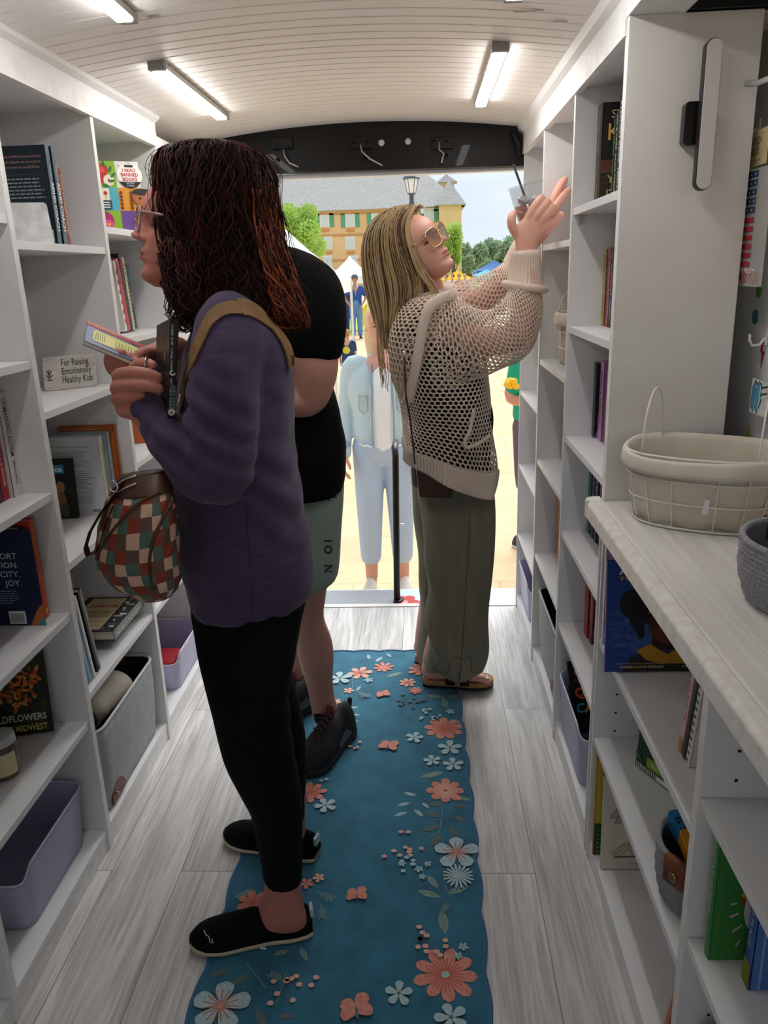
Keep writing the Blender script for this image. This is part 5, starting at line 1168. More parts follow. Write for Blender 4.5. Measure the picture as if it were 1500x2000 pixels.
# things hanging on the right wall: hooks, card, pouch, patch
def wallm_pt(px, py, off=.0): return WX(px, py, XW - off)
hookm = mat('white_plastic_hook', '#e6e3de', .4)
def hook(label, px, py, s=1.0, group=None):
    p = wallm_pt(px, py, .0045); T_ = thing('adhesive_hook', label, 'hook', p)
    a = M(); a.box(p.x - .0, p.x + .0035, p.y - .010 * s, p.y + .010 * s, p.z - .02 * s, p.z + .03 * s, hookm); part('base_plate', a, T_, bevel=.0015)
    a = M(); a.tube([p + Vector((0, 0, .012 * s)), p + Vector((-.020 * s, 0, -.008)) , p + Vector((-.050 * s, 0, -.010)), p + Vector((-.064 * s, 0, .002)), p + Vector((-.065 * s, 0, .014))], .003, hookm, 8); part('hook_arm', a, T_)
    return p
p = hook('white adhesive hook holding the cream card on the right wall', 1478, 262)
def wcard(name, label, cat, pts, off, col, draw, alpha=1, th=.001):
    """thin rectangle hanging parallel to the right wall; pts: pixel of top-left (far) and lower-left, width along -Y"""
    (tx, ty), (bx, by), wd = pts; A_ = wallm_pt(tx, ty, off); B_ = wallm_pt(bx, by, off); B_ = Vector((A_.x, A_.y, B_.z)); h_ = A_.z - B_.z
    a = M(); m_ = col if not isinstance(col, str) else mat('card_' + col.lstrip('#'), col, .6)
    a.box(A_.x, A_.x + th, A_.y - wd, A_.y, B_.z, A_.z, m_)
    T_ = thing(name, label, cat, (A_.x, A_.y - wd / 2, B_.z)); draw(Ink(a, (A_.x, A_.y, B_.z), (0, -1, 0), (0, 0, 1)), wd, h_)
    part('printed_face', a, T_); return T_, A_, B_
wcard('hang_card', 'cream cardboard tag printed pippi post hanging from a white hook', 'card', ((1454, 265), (1449, 333), .12), .060, '#d3bf92', lambda k, w_, h_: (k.text('pippi', .03, h_ * .60, .030, '#6b5a44', fit=.062), k.text('post', .03, h_ * .30, .030, '#6b5a44', fit=.052), k.text('* . * .', .012, h_ * .08, .01, '#8a7658'), k.lines(.02, h_ * .14, .08, 1, .01, .002, '#8a7658')))
def flag(k, w_, h_):
    for i in range(5): k.rect(.022, h_ * (.93 - i * .075), .085, h_ * (.93 - i * .075) + h_ * .055, '#25345e'); [k.oval(.032 + .02 * j + .005 * (i % 2), h_ * (.957 - i * .075), .003, .003, '#c5cbd8', 5) for j in range(3)]
    for i in range(6): k.rect(.018 - .001 * i, h_ * (.55 - i * .075), .085, h_ * (.55 - i * .075) + h_ * .045, '#a8272f')
    k.text('LET FREEDOM', .014, h_ * .115, .014, '#ecebe8', fit=.10); k.text('READ', .014, h_ * .03, .034, '#a83a38', fit=.062, bold=.02); k.text('READ', .085, h_ * .03, .034, '#c88a88', fit=.05)
clearm = mat('clear_pouch', '#d8d6d0', .15, alpha=.35)
wcard('sticker_pouch', 'clear pouch with a striped flag sticker reading let freedom read on right wall', 'pouch', ((1449, 338), (1430, 558), .15), .066, clearm, flag)
def patch(k, w_, h_):
    for x0, cc in ((.004, '#4a93b4'), (.024, '#5aa3c0')):
        P_ = [(x0 + .012, h_ * .98), (x0 + .026, h_ * .90), (x0 + .030, h_ * .4), (x0 + .014, h_ * .02), (x0, h_ * .18), (x0, h_ * .70)]
        k.poly(P_, '#0d1418'); cx = sum(p[0] for p in P_) / 6; cy = sum(p[1] for p in P_) / 6
        k.poly([(cx + (x - cx) * .84, cy + (y_ - cy) * .92) for x, y_ in P_], cc); k.line(x0 + .022, h_ * .85, x0 + .018, h_ * .08, .003, '#e8eef0')
    for i in range(4): k.line(.05, h_ * (.5 + .1 * i), .08, h_ * (.6 + .1 * i), .003, '#101820' if i % 2 else '#e8eef0')
clr0 = mat('patch_navy', '#16233c', .8)
hook('white adhesive hook holding the blue patch on the right wall', 1494, 665, .5)
wcard('embroidered_patch', 'blue embroidered patch with white stripes hanging on the right wall', 'patch', ((1470, 738), (1467, 805), .085), .030, mat('pale_backing', '#d9d7d2', .7), patch)
a = M(); p = W(1487, 158, 1.62); a.tube([W(1455, 163, 1.66), W(1478, 163, 1.64), W(1500, 154, 1.60), W(1520, 148, 1.58)], .0055, mat('grey_plastic_latch', '#a9a8a8', .4), 8, flat=.35, up=(0, 0, 1)); solo('latch_strap', a, 'small grey plastic latch strap at the upper right edge beside the end panel', 'latch')
a = M(); pr = [(1.40, 1.885), (1.40, 1.80), (1.46, 1.79), (1.50, 1.82), (1.56, 1.84), (1.60, 1.855), (1.625, 1.895)]
a.prism(pr, 0, .67, .715, white2); solo('scalloped_bracket', a, 'white scalloped wooden bracket at the top right corner', 'bracket', bevel=.003)
# ------------------------------------------------------------------ outside
G = -.40
def plaza_mat():
    m = bpy.data.materials.new('tan_brick_paving'); m.use_nodes = True; n = m.node_tree; b = n.nodes['Principled BSDF']; L = n.links.new
    t = n.nodes.new('ShaderNodeTexCoord'); br = n.nodes.new('ShaderNodeTexBrick'); L(t.outputs['Object'], br.inputs[0])
    br.inputs['Scale'].default_value = 1; br.inputs['Brick Width'].default_value = .9; br.inputs['Row Height'].default_value = .9; br.inputs['Mortar Size'].default_value = .008
    br.inputs['Color1'].default_value = lin('#d8b98f'); br.inputs['Color2'].default_value = lin('#e0c49c'); br.inputs['Mortar'].default_value = lin('#cdae86')
    z = n.nodes.new('ShaderNodeTexNoise'); z.inputs['Scale'].default_value = 3; z.inputs['Detail'].default_value = 8; z.inputs['Roughness'].default_value = .7; L(t.outputs['Object'], z.inputs[0])
    mx = n.nodes.new('ShaderNodeMix'); mx.data_type = 'RGBA'; mx.blend_type = 'MULTIPLY'; mx.inputs['Factor'].default_value = .8; L(br.outputs[0], mx.inputs['A'])
    r = n.nodes.new('ShaderNodeMapRange'); L(z.outputs[0], r.inputs[0]); r.inputs[1].default_value = .3; r.inputs[2].default_value = .7; r.inputs[3].default_value = .8; r.inputs[4].default_value = 1.12; L(r.outputs[0], mx.inputs['B'])
    L(mx.outputs['Result'], b.inputs['Base Color']); b.inputs['Roughness'].default_value = .85; return m
a = M(); a.box(-150, 150, -60, 420, G - .2, G, plaza_mat()); struct('ground', a)
a = M(); a.box(-8, -1.05, 26.5, 33, G, G + .03, mat('bright_lawn', '#8fb04a', .9, var='#a9c768', vscale=3, bump=.5, bscale=60)); solo('lawn', a, 'strip of bright green lawn beyond the man in the blue polo', 'grass', kind='stuff')
a = M(); a.box(2.5, 90, 60, 105, G, G + .03, mat('bright_lawn', '#8fb04a')); solo('lawn', a, 'green lawn in front of the distant treeline', 'grass', kind='stuff')

# rear step deck
blu = mat('pale_blue_deck', '#b7cbd2', .5, var='#c9d8dc', vscale=8, bump=.3, bscale=220)
T = thing('rear_step', 'pale blue step deck outside the rear door with a painted red flower', 'step', (-.2, 3.45, -.12))
a = M(); a.box(-.95, .55, 3.285, 3.56, -.10, -.045, blu)
k = Ink(a, (0, 3.3, -.045), (1, 0, 0), (0, 1, 0))
for i in range(6): q = R(60 * i); k.oval(-.105 + .04 * math.cos(q), .10 + .05 * math.sin(q), .034, .030, '#b8343a', 12, rot=60 * i)
k.oval(-.105, .10, .018, .02, '#e5a0a0'); 
for i in range(5): k.oval(-.11 + .018 * math.cos(i), .035 + .01 * math.sin(i), .010, .010, '#eef2f2', 8)
part('deck', a, T)
a = M(); tread = mat('grey_tread_plate', '#878b90', .45, .5, bump=1.0, bscale=90)
a.box(-.62, -.155, 3.30, 3.53, -.044, -.036, tread); part('tread_plate', a, T)
for x in (-.9, .5):
    a = M(); a.box(x - .03, x + .03, 3.40, 3.46, G, -.10, blk); part('leg', a, T)
# hand rail
rail = mat('black_rail_paint', '#17181a', .3, .3)
T = thing('handrail', 'black metal handrail post standing on the pale blue rear step', 'handrail', (-.135, 3.42, -.045))
a = M(); p0, p1 = Vector((-.140, 3.42, -.044)), Vector((-.128, 3.42, .66)); a.capsule([p0, p1, p1 + Vector((-.004, .03, .03)), p1 + Vector((-.006, .3, .0))], .0155, rail, 16); part('post', a, T)
a = M(); q = W(785, 1025, 3.42); a.capsule([q + Vector((-.02, 0, 0)), q + Vector((.006, 0, 0))], .007, chrome); part('clamp', a, T)
a = M(); a.lathe([(.001, 0), (.032, 0), (.032, .006), (.018, .008)], p0, rail, 18); part('base_flange', a, T)
# ---- hotel
brickm = mat('yellow_stucco', '#e0bd8a', .85, var='#e6c797', vscale=.6); trimh = mat('stucco_band', '#c9955f', .85); shin = mat('grey_shingles', '#a9a7a3', .9, var='#9b9a97', vscale=2.0, bump=.4, bscale=8)
shut = mat('green_shutter', '#5aa383', .7); wfr = mat('white_window_frame', '#eef0ec', .6); gl = mat('pale_window_glass', '#cfdadb', .2)
YB = 105; D = 18
T = thing('hotel_building', 'yellow three storey hotel with grey roof and green shutters across the plaza', 'building', (-20, YB, G))
xr = W(899, 405, YB).x; ze = W(800, 406, YB).z; x0b = -75
a = M(); a.box(x0b, xr, YB, YB + D, G, ze, brickm); part('wall', a, T)
for zz in (ze - 3.05, ze - 6.1, ze - .5):
    a = M(); a.box(x0b, xr + .1, YB - .12, YB, zz, zz + .22, trimh); part('floor_band', a, T)
# projecting gable-end wing on the right
xw = W(857, 405, YB).x
a = M(); a.box(xw, xr + .05, YB - 2.0, YB, G, ze, brickm); part('wing', a, T)
rz = W(828, 333, YB + D / 2).z; rx = W(826, 333, YB + D / 2).x
a = M(); o_ = .6
v = [(x0b, YB - o_, ze), (xr + o_, YB - o_, ze), (xr + o_, YB + D + o_, ze), (x0b, YB + D + o_, ze), (x0b, YB + D / 2, rz), (rx, YB + D / 2, rz)]
a.add(v, [(0, 1, 5, 4), (1, 2, 5), (2, 3, 4, 5), (0, 4, 3), (3, 2, 1, 0)], shin); part('roof', a, T)
a = M(); v = [(xw - .5, YB - 2.5, ze), (xr + .6, YB - 2.5, ze), (xr + .6, YB + 2, ze), (xw - .5, YB + 2, ze), ((xw + xr) / 2, YB + 2, ze + 3.3)]
a.add(v, [(0, 1, 4), (1, 2, 4), (3, 0, 4), (2, 3, 4), (3, 2, 1, 0)], shin); part('wing_roof', a, T)
for col_, row, px, py in [(0, 0, 538, 431), (1, 0, 585, 431), (2, 0, 634, 431), (3, 0, 684, 431), (4, 0, 735, 430), (6, 0, 838, 420), (2, 1, 640, 475), (3, 1, 684, 475), (1, 1, 590, 475), (4, 1, 735, 474), (3, 2, 690, 512), (2, 2, 640, 512)]:
    c_ = W(px, py, YB); a = M(); a.box(c_.x - .62, c_.x + .62, YB - .10, YB, c_.z - .75, c_.z + .8, wfr)
    w_ = part('window', a, T); b = M(); b.box(c_.x - .52, c_.x - .03, YB - .13, YB - .10, c_.z - .66, c_.z + .7, gl); b.box(c_.x + .03, c_.x + .52, YB - .13, YB - .10, c_.z - .66, c_.z + .7, gl); part('pane', b, w_)
    if row == 0:
        for s_ in (1, -1): b = M(); b.box(c_.x + s_ * .9 - .27, c_.x + s_ * .9 + .27, YB - .12, YB, c_.z - .8, c_.z + .85, shut); part('shutter', b, T)
    b = M(); b.box(c_.x - .5, c_.x + .5, YB - .14, YB, c_.z - 1.3, c_.z - .98, trimh); part('wall_vent', b, T)
# cupola
YC = YB + 14; cb = W(872, 372, YC)
a = M(); hw = 1.05; zt_ = W(870, 358, YC).z; a.box(cb.x - hw, cb.x + hw, YC - hw, YC + hw, ze, zt_, brickm); T2 = part('cupola', a, T)
a = M(); zp = W(870, 340, YC).z; hh_ = 1.5; a.add([(cb.x - hh_, YC - hh_, zt_), (cb.x + hh_, YC - hh_, zt_), (cb.x + hh_, YC + hh_, zt_), (cb.x - hh_, YC + hh_, zt_), (cb.x, YC, zp)], [(0, 1, 4), (1, 2, 4), (2, 3, 4), (3, 0, 4), (3, 2, 1, 0)], shin); part('spire_roof', a, T2)
a = M(); a.tube([(cb.x, YC, zp), (cb.x, YC, zp + 1.1)], .06, shin, 6); part('finial', a, T2)
a = M(); a.lathe([(.001, .08), (.5, .08), (.55, 0)], (cb.x, YC - hw, zt_ - 1.0), shut, 20, T=Matrix.Rotation(R(90), 3, 'X')); part('louvre', a, T2)
# ---- street lamps
def street_lamp(label, px, py_top, py_bot, Y):
    top = W(px, py_top, Y); bot = W(px, py_bot, Y); h_ = top.z - bot.z; x = top.x; T_ = thing('street_lamp', label, 'street lamp', (x, Y, G)); ir = mat('dark_iron', '#4b5560', .5, .3)
    a = M(); a.lathe([(.10, 0), (.10, .25), (.055, .4), (.045, bot.z - G - .2), (.07, bot.z - G - .1), (.05, bot.z - G)], (x, Y, G), ir, 14); part('pole', a, T_)
    a = M(); a.lathe([(.05, 0), (.09 * h_, .12 * h_), (.05, .2 * h_), (.17 * h_, .26 * h_)], (x, Y, bot.z), ir, 14); part('lantern_base', a, T_)
    a = M(); a.lathe([(.15 * h_, .24 * h_), (.27 * h_, .80 * h_)], (x, Y, bot.z), mat('frosted_lantern_glass', '#e9eef2', .3, alpha=.9), 6, smooth=False); part('glass', a, T_)
    a = M(); a.lathe([(.33 * h_, .78 * h_), (.33 * h_, .83 * h_), (.20 * h_, .95 * h_), (.05 * h_, 1.02 * h_), (.04 * h_, 1.10 * h_), (.001, 1.15 * h_)], (x, Y, bot.z), ir, 6, cap=True, smooth=False); part('roof_cap', a, T_)
    for i in range(6):
        q = R(60 * i); a = M(); a.tube([(x + .15 * h_ * math.cos(q), Y + .15 * h_ * math.sin(q), bot.z + .24 * h_), (x + .275 * h_ * math.cos(q), Y + .275 * h_ * math.sin(q), bot.z + .8 * h_)], .012 * h_, ir, 6); part('glass_bar', a, T_)
street_lamp('black lantern street lamp rising behind the blond woman, nearer one', 803, 338, 392, 19)
street_lamp('black lantern street lamp farther off beside the sunglasses', 825, 403, 423, 44)
# ---- trees
leafm = mat('fresh_green_leaf', '#94b84e', .6, var='#b8d870', vscale=.8, translucent=.35); leafd = mat('leaf_painted_haze', '#8aa882', .8, var='#a6bf9c', vscale=.15, translucent=.2); bark = mat('bark', '#5d5145', .9)  # distant leaf colour is paled to paint in the haze
def tree(label, x, y, h, rx, rz, zc_, n, ls, m_, seed, group=None, trunk=.12):
    rnd = random.Random(seed); T_ = thing('tree', label, 'tree', (x, y, G), group=group)
    a = M(); a.tube([(x, y, G), (x + .1, y, G + h * .45), (x, y, G + h * .8)], [trunk, trunk * .7, trunk * .3], bark, 8); 
    for i in range(6): q = i * 1.05; a.tube([(x, y, G + h * (.3 + .08 * i)), (x + rx * .6 * math.cos(q), y + rx * .6 * math.sin(q), G + h * (.5 + .08 * i))], [trunk * .4, trunk * .12], bark, 6)
    part('trunk', a, T_)
    a = M(); lobes = [(rnd.uniform(-.55, .55) * rx, rnd.uniform(-.5, .5) * rx, rnd.uniform(-.7, .75) * rz, rnd.uniform(.35, .6)) for _ in range(12)]
    vs = []; fs = []
    for i in range(n):
        l = lobes[i % 12]; d = Vector((rnd.gauss(0, 1), rnd.gauss(0, 1), rnd.gauss(0, 1))).normalized() * (rnd.random() ** .35)
        c = Vector((x + l[0] + d.x * rx * l[3], y + l[1] + d.y * rx * l[3], zc_ + l[2] + d.z * rz * l[3]))
        u = Vector((rnd.gauss(0, 1), rnd.gauss(0, 1), rnd.gauss(0, 1))).normalized() * ls; w_ = u.orthogonal().normalized() * ls * .55
        o = len(vs); vs += [c - u, c + w_ * .9, c + u, c - w_ * .9]; fs.append((o, o + 1, o + 2, o + 3))
    a.add(vs, fs, m_); part('foliage', a, T_)
def tr_at(label, pxl, pxr, pyt, pyb, Y, n, ls, m_, seed, **k):
    l, r = W(pxl, 500, Y), W(pxr, 500, Y); t, b = W(pxl, pyt, Y), W(pxl, pyb, Y)
    tree(label, (l.x + r.x) / 2, Y, t.z - G, (r.x - l.x) / 2, (t.z - b.z) / 2, (t.z + b.z) / 2, n, ls, m_, seed, **k)
tr_at('young bright green tree in front of the left part of the hotel', 545, 640, 402, 508, 42, 5200, .10, leafm, 1)
tr_at('slim bright green tree at the right corner of the hotel', 862, 904, 432, 520, 48, 3200, .10, leafm, 2)
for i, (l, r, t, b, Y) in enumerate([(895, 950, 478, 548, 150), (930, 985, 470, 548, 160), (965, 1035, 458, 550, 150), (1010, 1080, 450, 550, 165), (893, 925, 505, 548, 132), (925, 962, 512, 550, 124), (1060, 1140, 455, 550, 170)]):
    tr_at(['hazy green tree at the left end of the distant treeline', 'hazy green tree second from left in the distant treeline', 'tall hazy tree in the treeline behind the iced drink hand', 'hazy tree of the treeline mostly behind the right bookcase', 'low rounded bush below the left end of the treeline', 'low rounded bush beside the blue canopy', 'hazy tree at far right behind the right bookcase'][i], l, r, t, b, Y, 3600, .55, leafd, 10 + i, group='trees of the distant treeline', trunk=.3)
# ---- canopies
def canopy(label, cx, cy, hw, hd, z_eave, z_peak, col, val=.22):
    T_ = thing('canopy_tent', label, 'canopy', (cx, cy, G)); m_ = mat('canopy_' + col.lstrip('#'), col, .7, translucent=.3)
    a = M(); n = 8; rs = []
    for j in range(9):
        f_ = j / 8; s_ = 1 - f_; z = z_eave + (z_peak - z_eave) * (f_ ** 1.25)
        row = []
        for (ux, uy, vx, vy) in ((-1, -1, 1, -1), (1, -1, 1, 1), (1, 1, -1, 1), (-1, 1, -1, -1)):
            for i in range(n): q = i / n; row.append(Vector((cx + hw * s_ * (ux + (vx - ux) * q), cy + hd * s_ * (uy + (vy - uy) * q), z - .10 * s_ * math.sin(math.pi * q) * f_)))
        rs.append(row)
    rs = [[p - Vector((0, 0, val)) for p in rs[0]]] + rs
    a.rings(rs[:-1] + [[Vector((cx, cy, z_peak)) + (p - Vector((cx, cy, p.z))) * .001 for p in rs[-1]]], m_, cap=False, smooth=False); part('roof_fabric', a, T_)
    for sx in (1, -1):
        for sy in (1, -1): a = M(); a.box(cx + sx * hw - .02, cx + sx * hw + .02, cy + sy * hd - .02, cy + sy * hd + .02, G, z_eave, mat('white_pole', '#dfe2e2', .4)); part('leg', a, T_)
p = W(648, 545, 11.5)
canopy('large white pop-up canopy close behind the man bending in black', p.x - 1.6, 13.0, 1.6, 1.6, W(648, 548, 11.5).z, W(445, 350, 13).z, '#e9f1f6')
p = W(683, 500, 27); canopy('white peaked pop-up canopy standing behind the man in the blue polo', p.x, 27, W(722, 545, 27).x - p.x, 1.5, W(683, 540, 27).z, W(683, 500, 27).z, '#edf3f7')
p = W(893, 532, 46); canopy('yellow canopy roof seen below the blond woman\'s chin', p.x, 46, .95, .9, W(893, 545, 46).z, W(893, 528, 46).z, '#f0c419', .25)
p = W(965, 510, 55); canopy('blue canopy roof beside the far sleeve', p.x, 55, 1.3, 1.3, W(965, 528, 55).z, W(965, 508, 55).z, '#3e74b8', .3)
p = W(950, 532, 48); canopy('turquoise canopy below the blue canopy roof', p.x, 48, .9, .9, W(950, 538, 48).z, W(950, 526, 48).z, '#6fc3d6', .3)
# parked pale van under the white canopy
T = thing('van', 'pale van parked in the distance beside the white canopies', 'van', (W(660, 560, 36).x, 36, G))
c_ = W(657, 560, 36).x
a = M(); a.prism([(34.2, G + .35), (34.3, G + 1.1), (34.9, G + 1.8), (38, G + 1.85), (38.2, G + .4)], 0, c_ - .8, c_ + .8, mat('pale_van_paint', '#d5e2e4', .3)); part('van_body', a, T, bevel=.06)
a = M(); a.box(c_ - .65, c_ + .65, 34.25, 34.62, G + 1.15, G + 1.6, mat('van_glass', '#70858c', .1)); part('windscreen', a, T)
for sx in (-.7, .7):
    for yy_ in (34.9, 37.4): a = M(); a.lathe([(.1, -.1), (.32, -.1), (.34, 0), (.32, .1), (.1, .1)], (c_ + sx, yy_, G + .34), dark, 18, T=Matrix.Rotation(R(90), 3, 'Y')); part('wheel', a, T)
# ---- people outside
gx = lambda px, Y: W(px, 560, Y).x
figure('man in a blue polo and jeans with a grey cap standing on the plaza', W(695, 600, 23.5).x, 23.5, G, 1.80, 8, '#b98a72', '#4a3c32', '#2b4f9c', '#5f86b4', armpose='hips', cap='#5a6068')
figure('person in a black top standing left behind the man in the blue polo', W(672, 600, 26).x, 26, G, 1.66, 20, '#c09a84', '#2a2220', '#23242a', '#2f3a66', cap='#16171a')
T_, P_, k_ = figure('child with sandy hair in a navy shirt with a yellow emblem walking away', W(680, 700, 12.4).x, 12.4, G, 1.02, 172, '#c79c80', '#a9794c', '#2d3e66', '#39406a', shorts=True, vox=.009)
a = M(); kk = Ink(a, (0, 0, 0), (-1, 0, 0), (0, 0, 1)); kk = None
a = M(); cc = P_(-.158, 0, 1.22); dd_ = Vector((0, -1, 0)); a.lathe([(.001, .006), (.055, .004), (.058, 0)], cc, ink('#c9c43a'), 20, T=Matrix.Rotation(R(90), 3, 'X')); part('shirt_emblem', a, T_)
for i, (px, Y, c1, c2, hc, lab) in enumerate([(872, 38, '#d9cfc4', '#5a6a80', '#8a6a4a', 'distant person in a pale top below the yellow canopy, leftmost'), (884, 39, '#e6dcd6', '#46506a', '#5a4030', 'distant person in a white top below the yellow canopy'), (897, 37, '#c98a7a', '#3a4a6a', '#2a2220', 'distant person in a salmon top below the yellow canopy'), (908, 41, '#d0c4bc', '#5a5a60', '#caa36a', 'distant blond person right of the yellow canopy'), (921, 39, '#e4e4e8', '#5a5a60', '#6a4a36', 'distant person in white beside the turquoise canopy')]):
    figure(lab, W(px, 560, Y).x, Y, G, 1.68, 30 * (i - 2), '#c79c84', hc, c1, c2, vox=.03, group='distant people by the yellow canopy')
# person in green mostly hidden by the right bookcase
figure('person in a green shirt and plum shorts mostly hidden behind the right bookcase', .74, 5.15, G, 1.62, 40, '#c98f76', '#6a4a36', '#1f9c7c', '#5f5160', armpose='front', shorts=True, vox=.009)
a = M(); c_ = W(1000, 752, 4.9)
rnd = random.Random(6)
for i in range(14): a.ball(c_ + Vector((rnd.uniform(-.03, .03), rnd.uniform(-.03, .03), rnd.uniform(-.02, .03))), .016 + rnd.random() * .008, mat('yellow_petals', '#f0c020', .6), 8, 6)
solo('yellow_flowers', a, 'small bunch of yellow flowers held by the person in green', 'flowers')
# yellow feather banner behind the man
a = M(); p_, q_ = W(706, 640, 25.5), W(722, 585, 25.5); n = 10; pts = []
for i in range(n + 1): f_ = i / n; pts.append((p_.x + (q_.x - p_.x) * f_ - .18 * math.sin(math.pi * f_) , p_.z + (q_.z - p_.z) * f_))
for i in range(n, -1, -1): f_ = i / n; pts.append((p_.x + (q_.x - p_.x) * f_ + .20 * math.sin(math.pi * f_) + .02, p_.z + (q_.z - p_.z) * f_))
a.prism(pts, 1, 25.5, 25.53, mat('yellow_banner', '#ead01c', .7)); a.box(p_.x - .02, p_.x + .02, 25.49, 25.54, G, p_.z + .1, rail); solo('banner', a, 'yellow feather banner standing behind the man in the blue polo', 'banner')
# ------------------------------------------------------------------ people inside: shared helpers
from mathutils.bvhtree import BVHTree
def bvh_of(o):
    bpy.context.view_layer.update(); mw = _LOC[o.name].inverted(); me = o.data
    return BVHTree.FromPolygons([mw @ v.co for v in me.vertices], [tuple(p.vertices) for p in me.polygons])
def hitpx(tree, px, py, lift=.003):
    d = _ray(px, py); l, n, i, dd = tree.ray_cast(CAM, d)
    if l is None: return None, None
    if n.dot(d) > 0: n = -n
    return l + n * lift, n
def drape(m, tree, pts, width, mt, th=.003, lift=.002, sub=5):
    """ribbon lying on a surface along a path"""
    P = []; n0 = len(pts) - 1
    for i in range(n0 * sub + 1):
        q = cat_([tuple(map(float, p)) for p in pts], i / (n0 * sub)); c, n = hitpx(tree, q[0], q[1], lift)
        if c is not None: P.append((c, n))
    # smooth
    for _ in range(3): P = [P[0]] + [((P[i - 1][0] + P[i][0] * 2 + P[i + 1][0]) / 4, (P[i - 1][1] + P[i][1] + P[i + 1][1]).normalized()) for i in range(1, len(P) - 1)] + [P[-1]]
    rs = []
    for i, (c, n) in enumerate(P):
        d = (P[min(i + 1, len(P) - 1)][0] - P[max(i - 1, 0)][0]).normalized(); s_ = d.cross(n).normalized(); w_ = width / 2
        rs.append([c - s_ * w_, c - s_ * w_ + n * th, c + s_ * w_ + n * th, c + s_ * w_])
    m.rings(rs, mt, smooth=False); return P
def strands(m, S_, n, mats, r=.0013, v0=(0, .15), v1=(.8, 1.0), wave=.01, freq=5, lift=(.0, .012), npt=16, rnd=None, urange=(0, 1), nside=4, grow=1.0, clump=0, tail=.0):
    rnd = rnd or random.Random(1)
    for i in range(n):
        u = urange[0] + (urange[1] - urange[0]) * rnd.random(); a = rnd.uniform(*v0); b = rnd.uniform(*v1); ph = rnd.random() * 6.28; fr = freq * rnd.uniform(.7, 1.3); k = rnd.uniform(*lift); wv = wave * rnd.uniform(.5, 1.4); P = []
        if clump: u = (round(u * clump) + rnd.gauss(0, .18)) / clump; ph = round(u * clump) * 1.7 + rnd.gauss(0, .3)
        dr = rnd.gauss(0, .01)
        for j in range(npt):
            f_ = j / (npt - 1); v = a + (b - a) * f_; w_ = wv * (.25 + grow * f_)
            P.append(S_(u + dr * f_ + w_ * math.sin(6.283 * fr * v + ph), v, k + .6 * w_ * .5 * math.cos(6.283 * fr * v + ph * 1.3)) + Vector((0, 0, -tail * f_ ** 3)))
        m.tube(P, [r * (1 - .55 * (j / (npt - 1)) ** 2) for j in range(npt)], mats[rnd.randrange(len(mats))], nside, cap=False)
def glasses(mtx, parent, h, w_=.058, hh=.045, frame=None, lens=None, sq=3.2, z=.495, name='glasses', temple=True, fw=.0016):
    g = M(); l_ = M(); cx = .103; zc2 = h * z
    for sg in (1, -1):
        P = []
        for i in range(40):
            a = 2 * math.pi * i / 40; y_ = w_ / 2 * math.copysign(abs(math.cos(a)) ** (2 / sq), math.cos(a)); zz = hh / 2 * math.copysign(abs(math.sin(a)) ** (2 / sq), math.sin(a))
            P.append(Vector((cx - .10 * (abs(y_ + .035) ** 2) * 6, sg * (.0355 + y_), zc2 + zz)))
        P = [mtx @ Vector((cx - 2.2 * p.y ** 2, p.y, p.z)) for p in P]
        g.tube(P, fw, frame, 8, loop=True); c = sum(P, Vector()) / 40
        l_.add(P + [c], [(i, (i + 1) % 40, 40) for i in range(40)], lens, True)
        if temple: g.tube([mtx @ Vector((cx - 2.2 * (.0355 + w_ / 2) ** 2, sg * (.0355 + w_ / 2), zc2 + hh * .28)), mtx @ Vector((.05, sg * .079, zc2 + hh * .25)), mtx @ Vector((.03, sg * .0795, zc2 + hh * .22))], [fw * 1.3] * 3, frame, 8)
    g.tube([mtx @ Vector((cx - .002, .0085, zc2 + hh * .1)), mtx @ Vector((cx + .003, 0, zc2 + hh * .16)), mtx @ Vector((cx - .002, -.0085, zc2 + hh * .1))], fw, frame, 8)
    o = part(name, g, parent); part('lenses', l_, o); return o

# ------------------------------------------------------------------ woman in the purple top
YA = 1.53
TA = thing('person', 'person with wavy dark red hair in a purple long sleeved top and black trousers', 'person', (-.40, 1.54, 0))
skA = skinm('skin_rose', '#b8786a'); bA = M()
fA = Vector((-.93, -.29, .17)); chA = W(272, 541, YA)
HA = head_frame((0, 0, 0), fA, (.3, -.95, 0)); HA.translation = chA - (HA.to_3x3() @ Vector((.093, 0, .014)))
head(bA, HA, skA, h=.222, nose=1.08, lips=1.15)
limb(bA, [HA @ Vector((-.02, 0, .09)), HA @ Vector((-.035, 0, -.01)), W(450, 640, YA)], [.056, .054, .07], skA)
limb(bA, [W(452, 640, YA), W(460, 800, YA), W(470, 1000, YA), W(478, 1150, YA)], [.06, .085, .09, .10], skA)
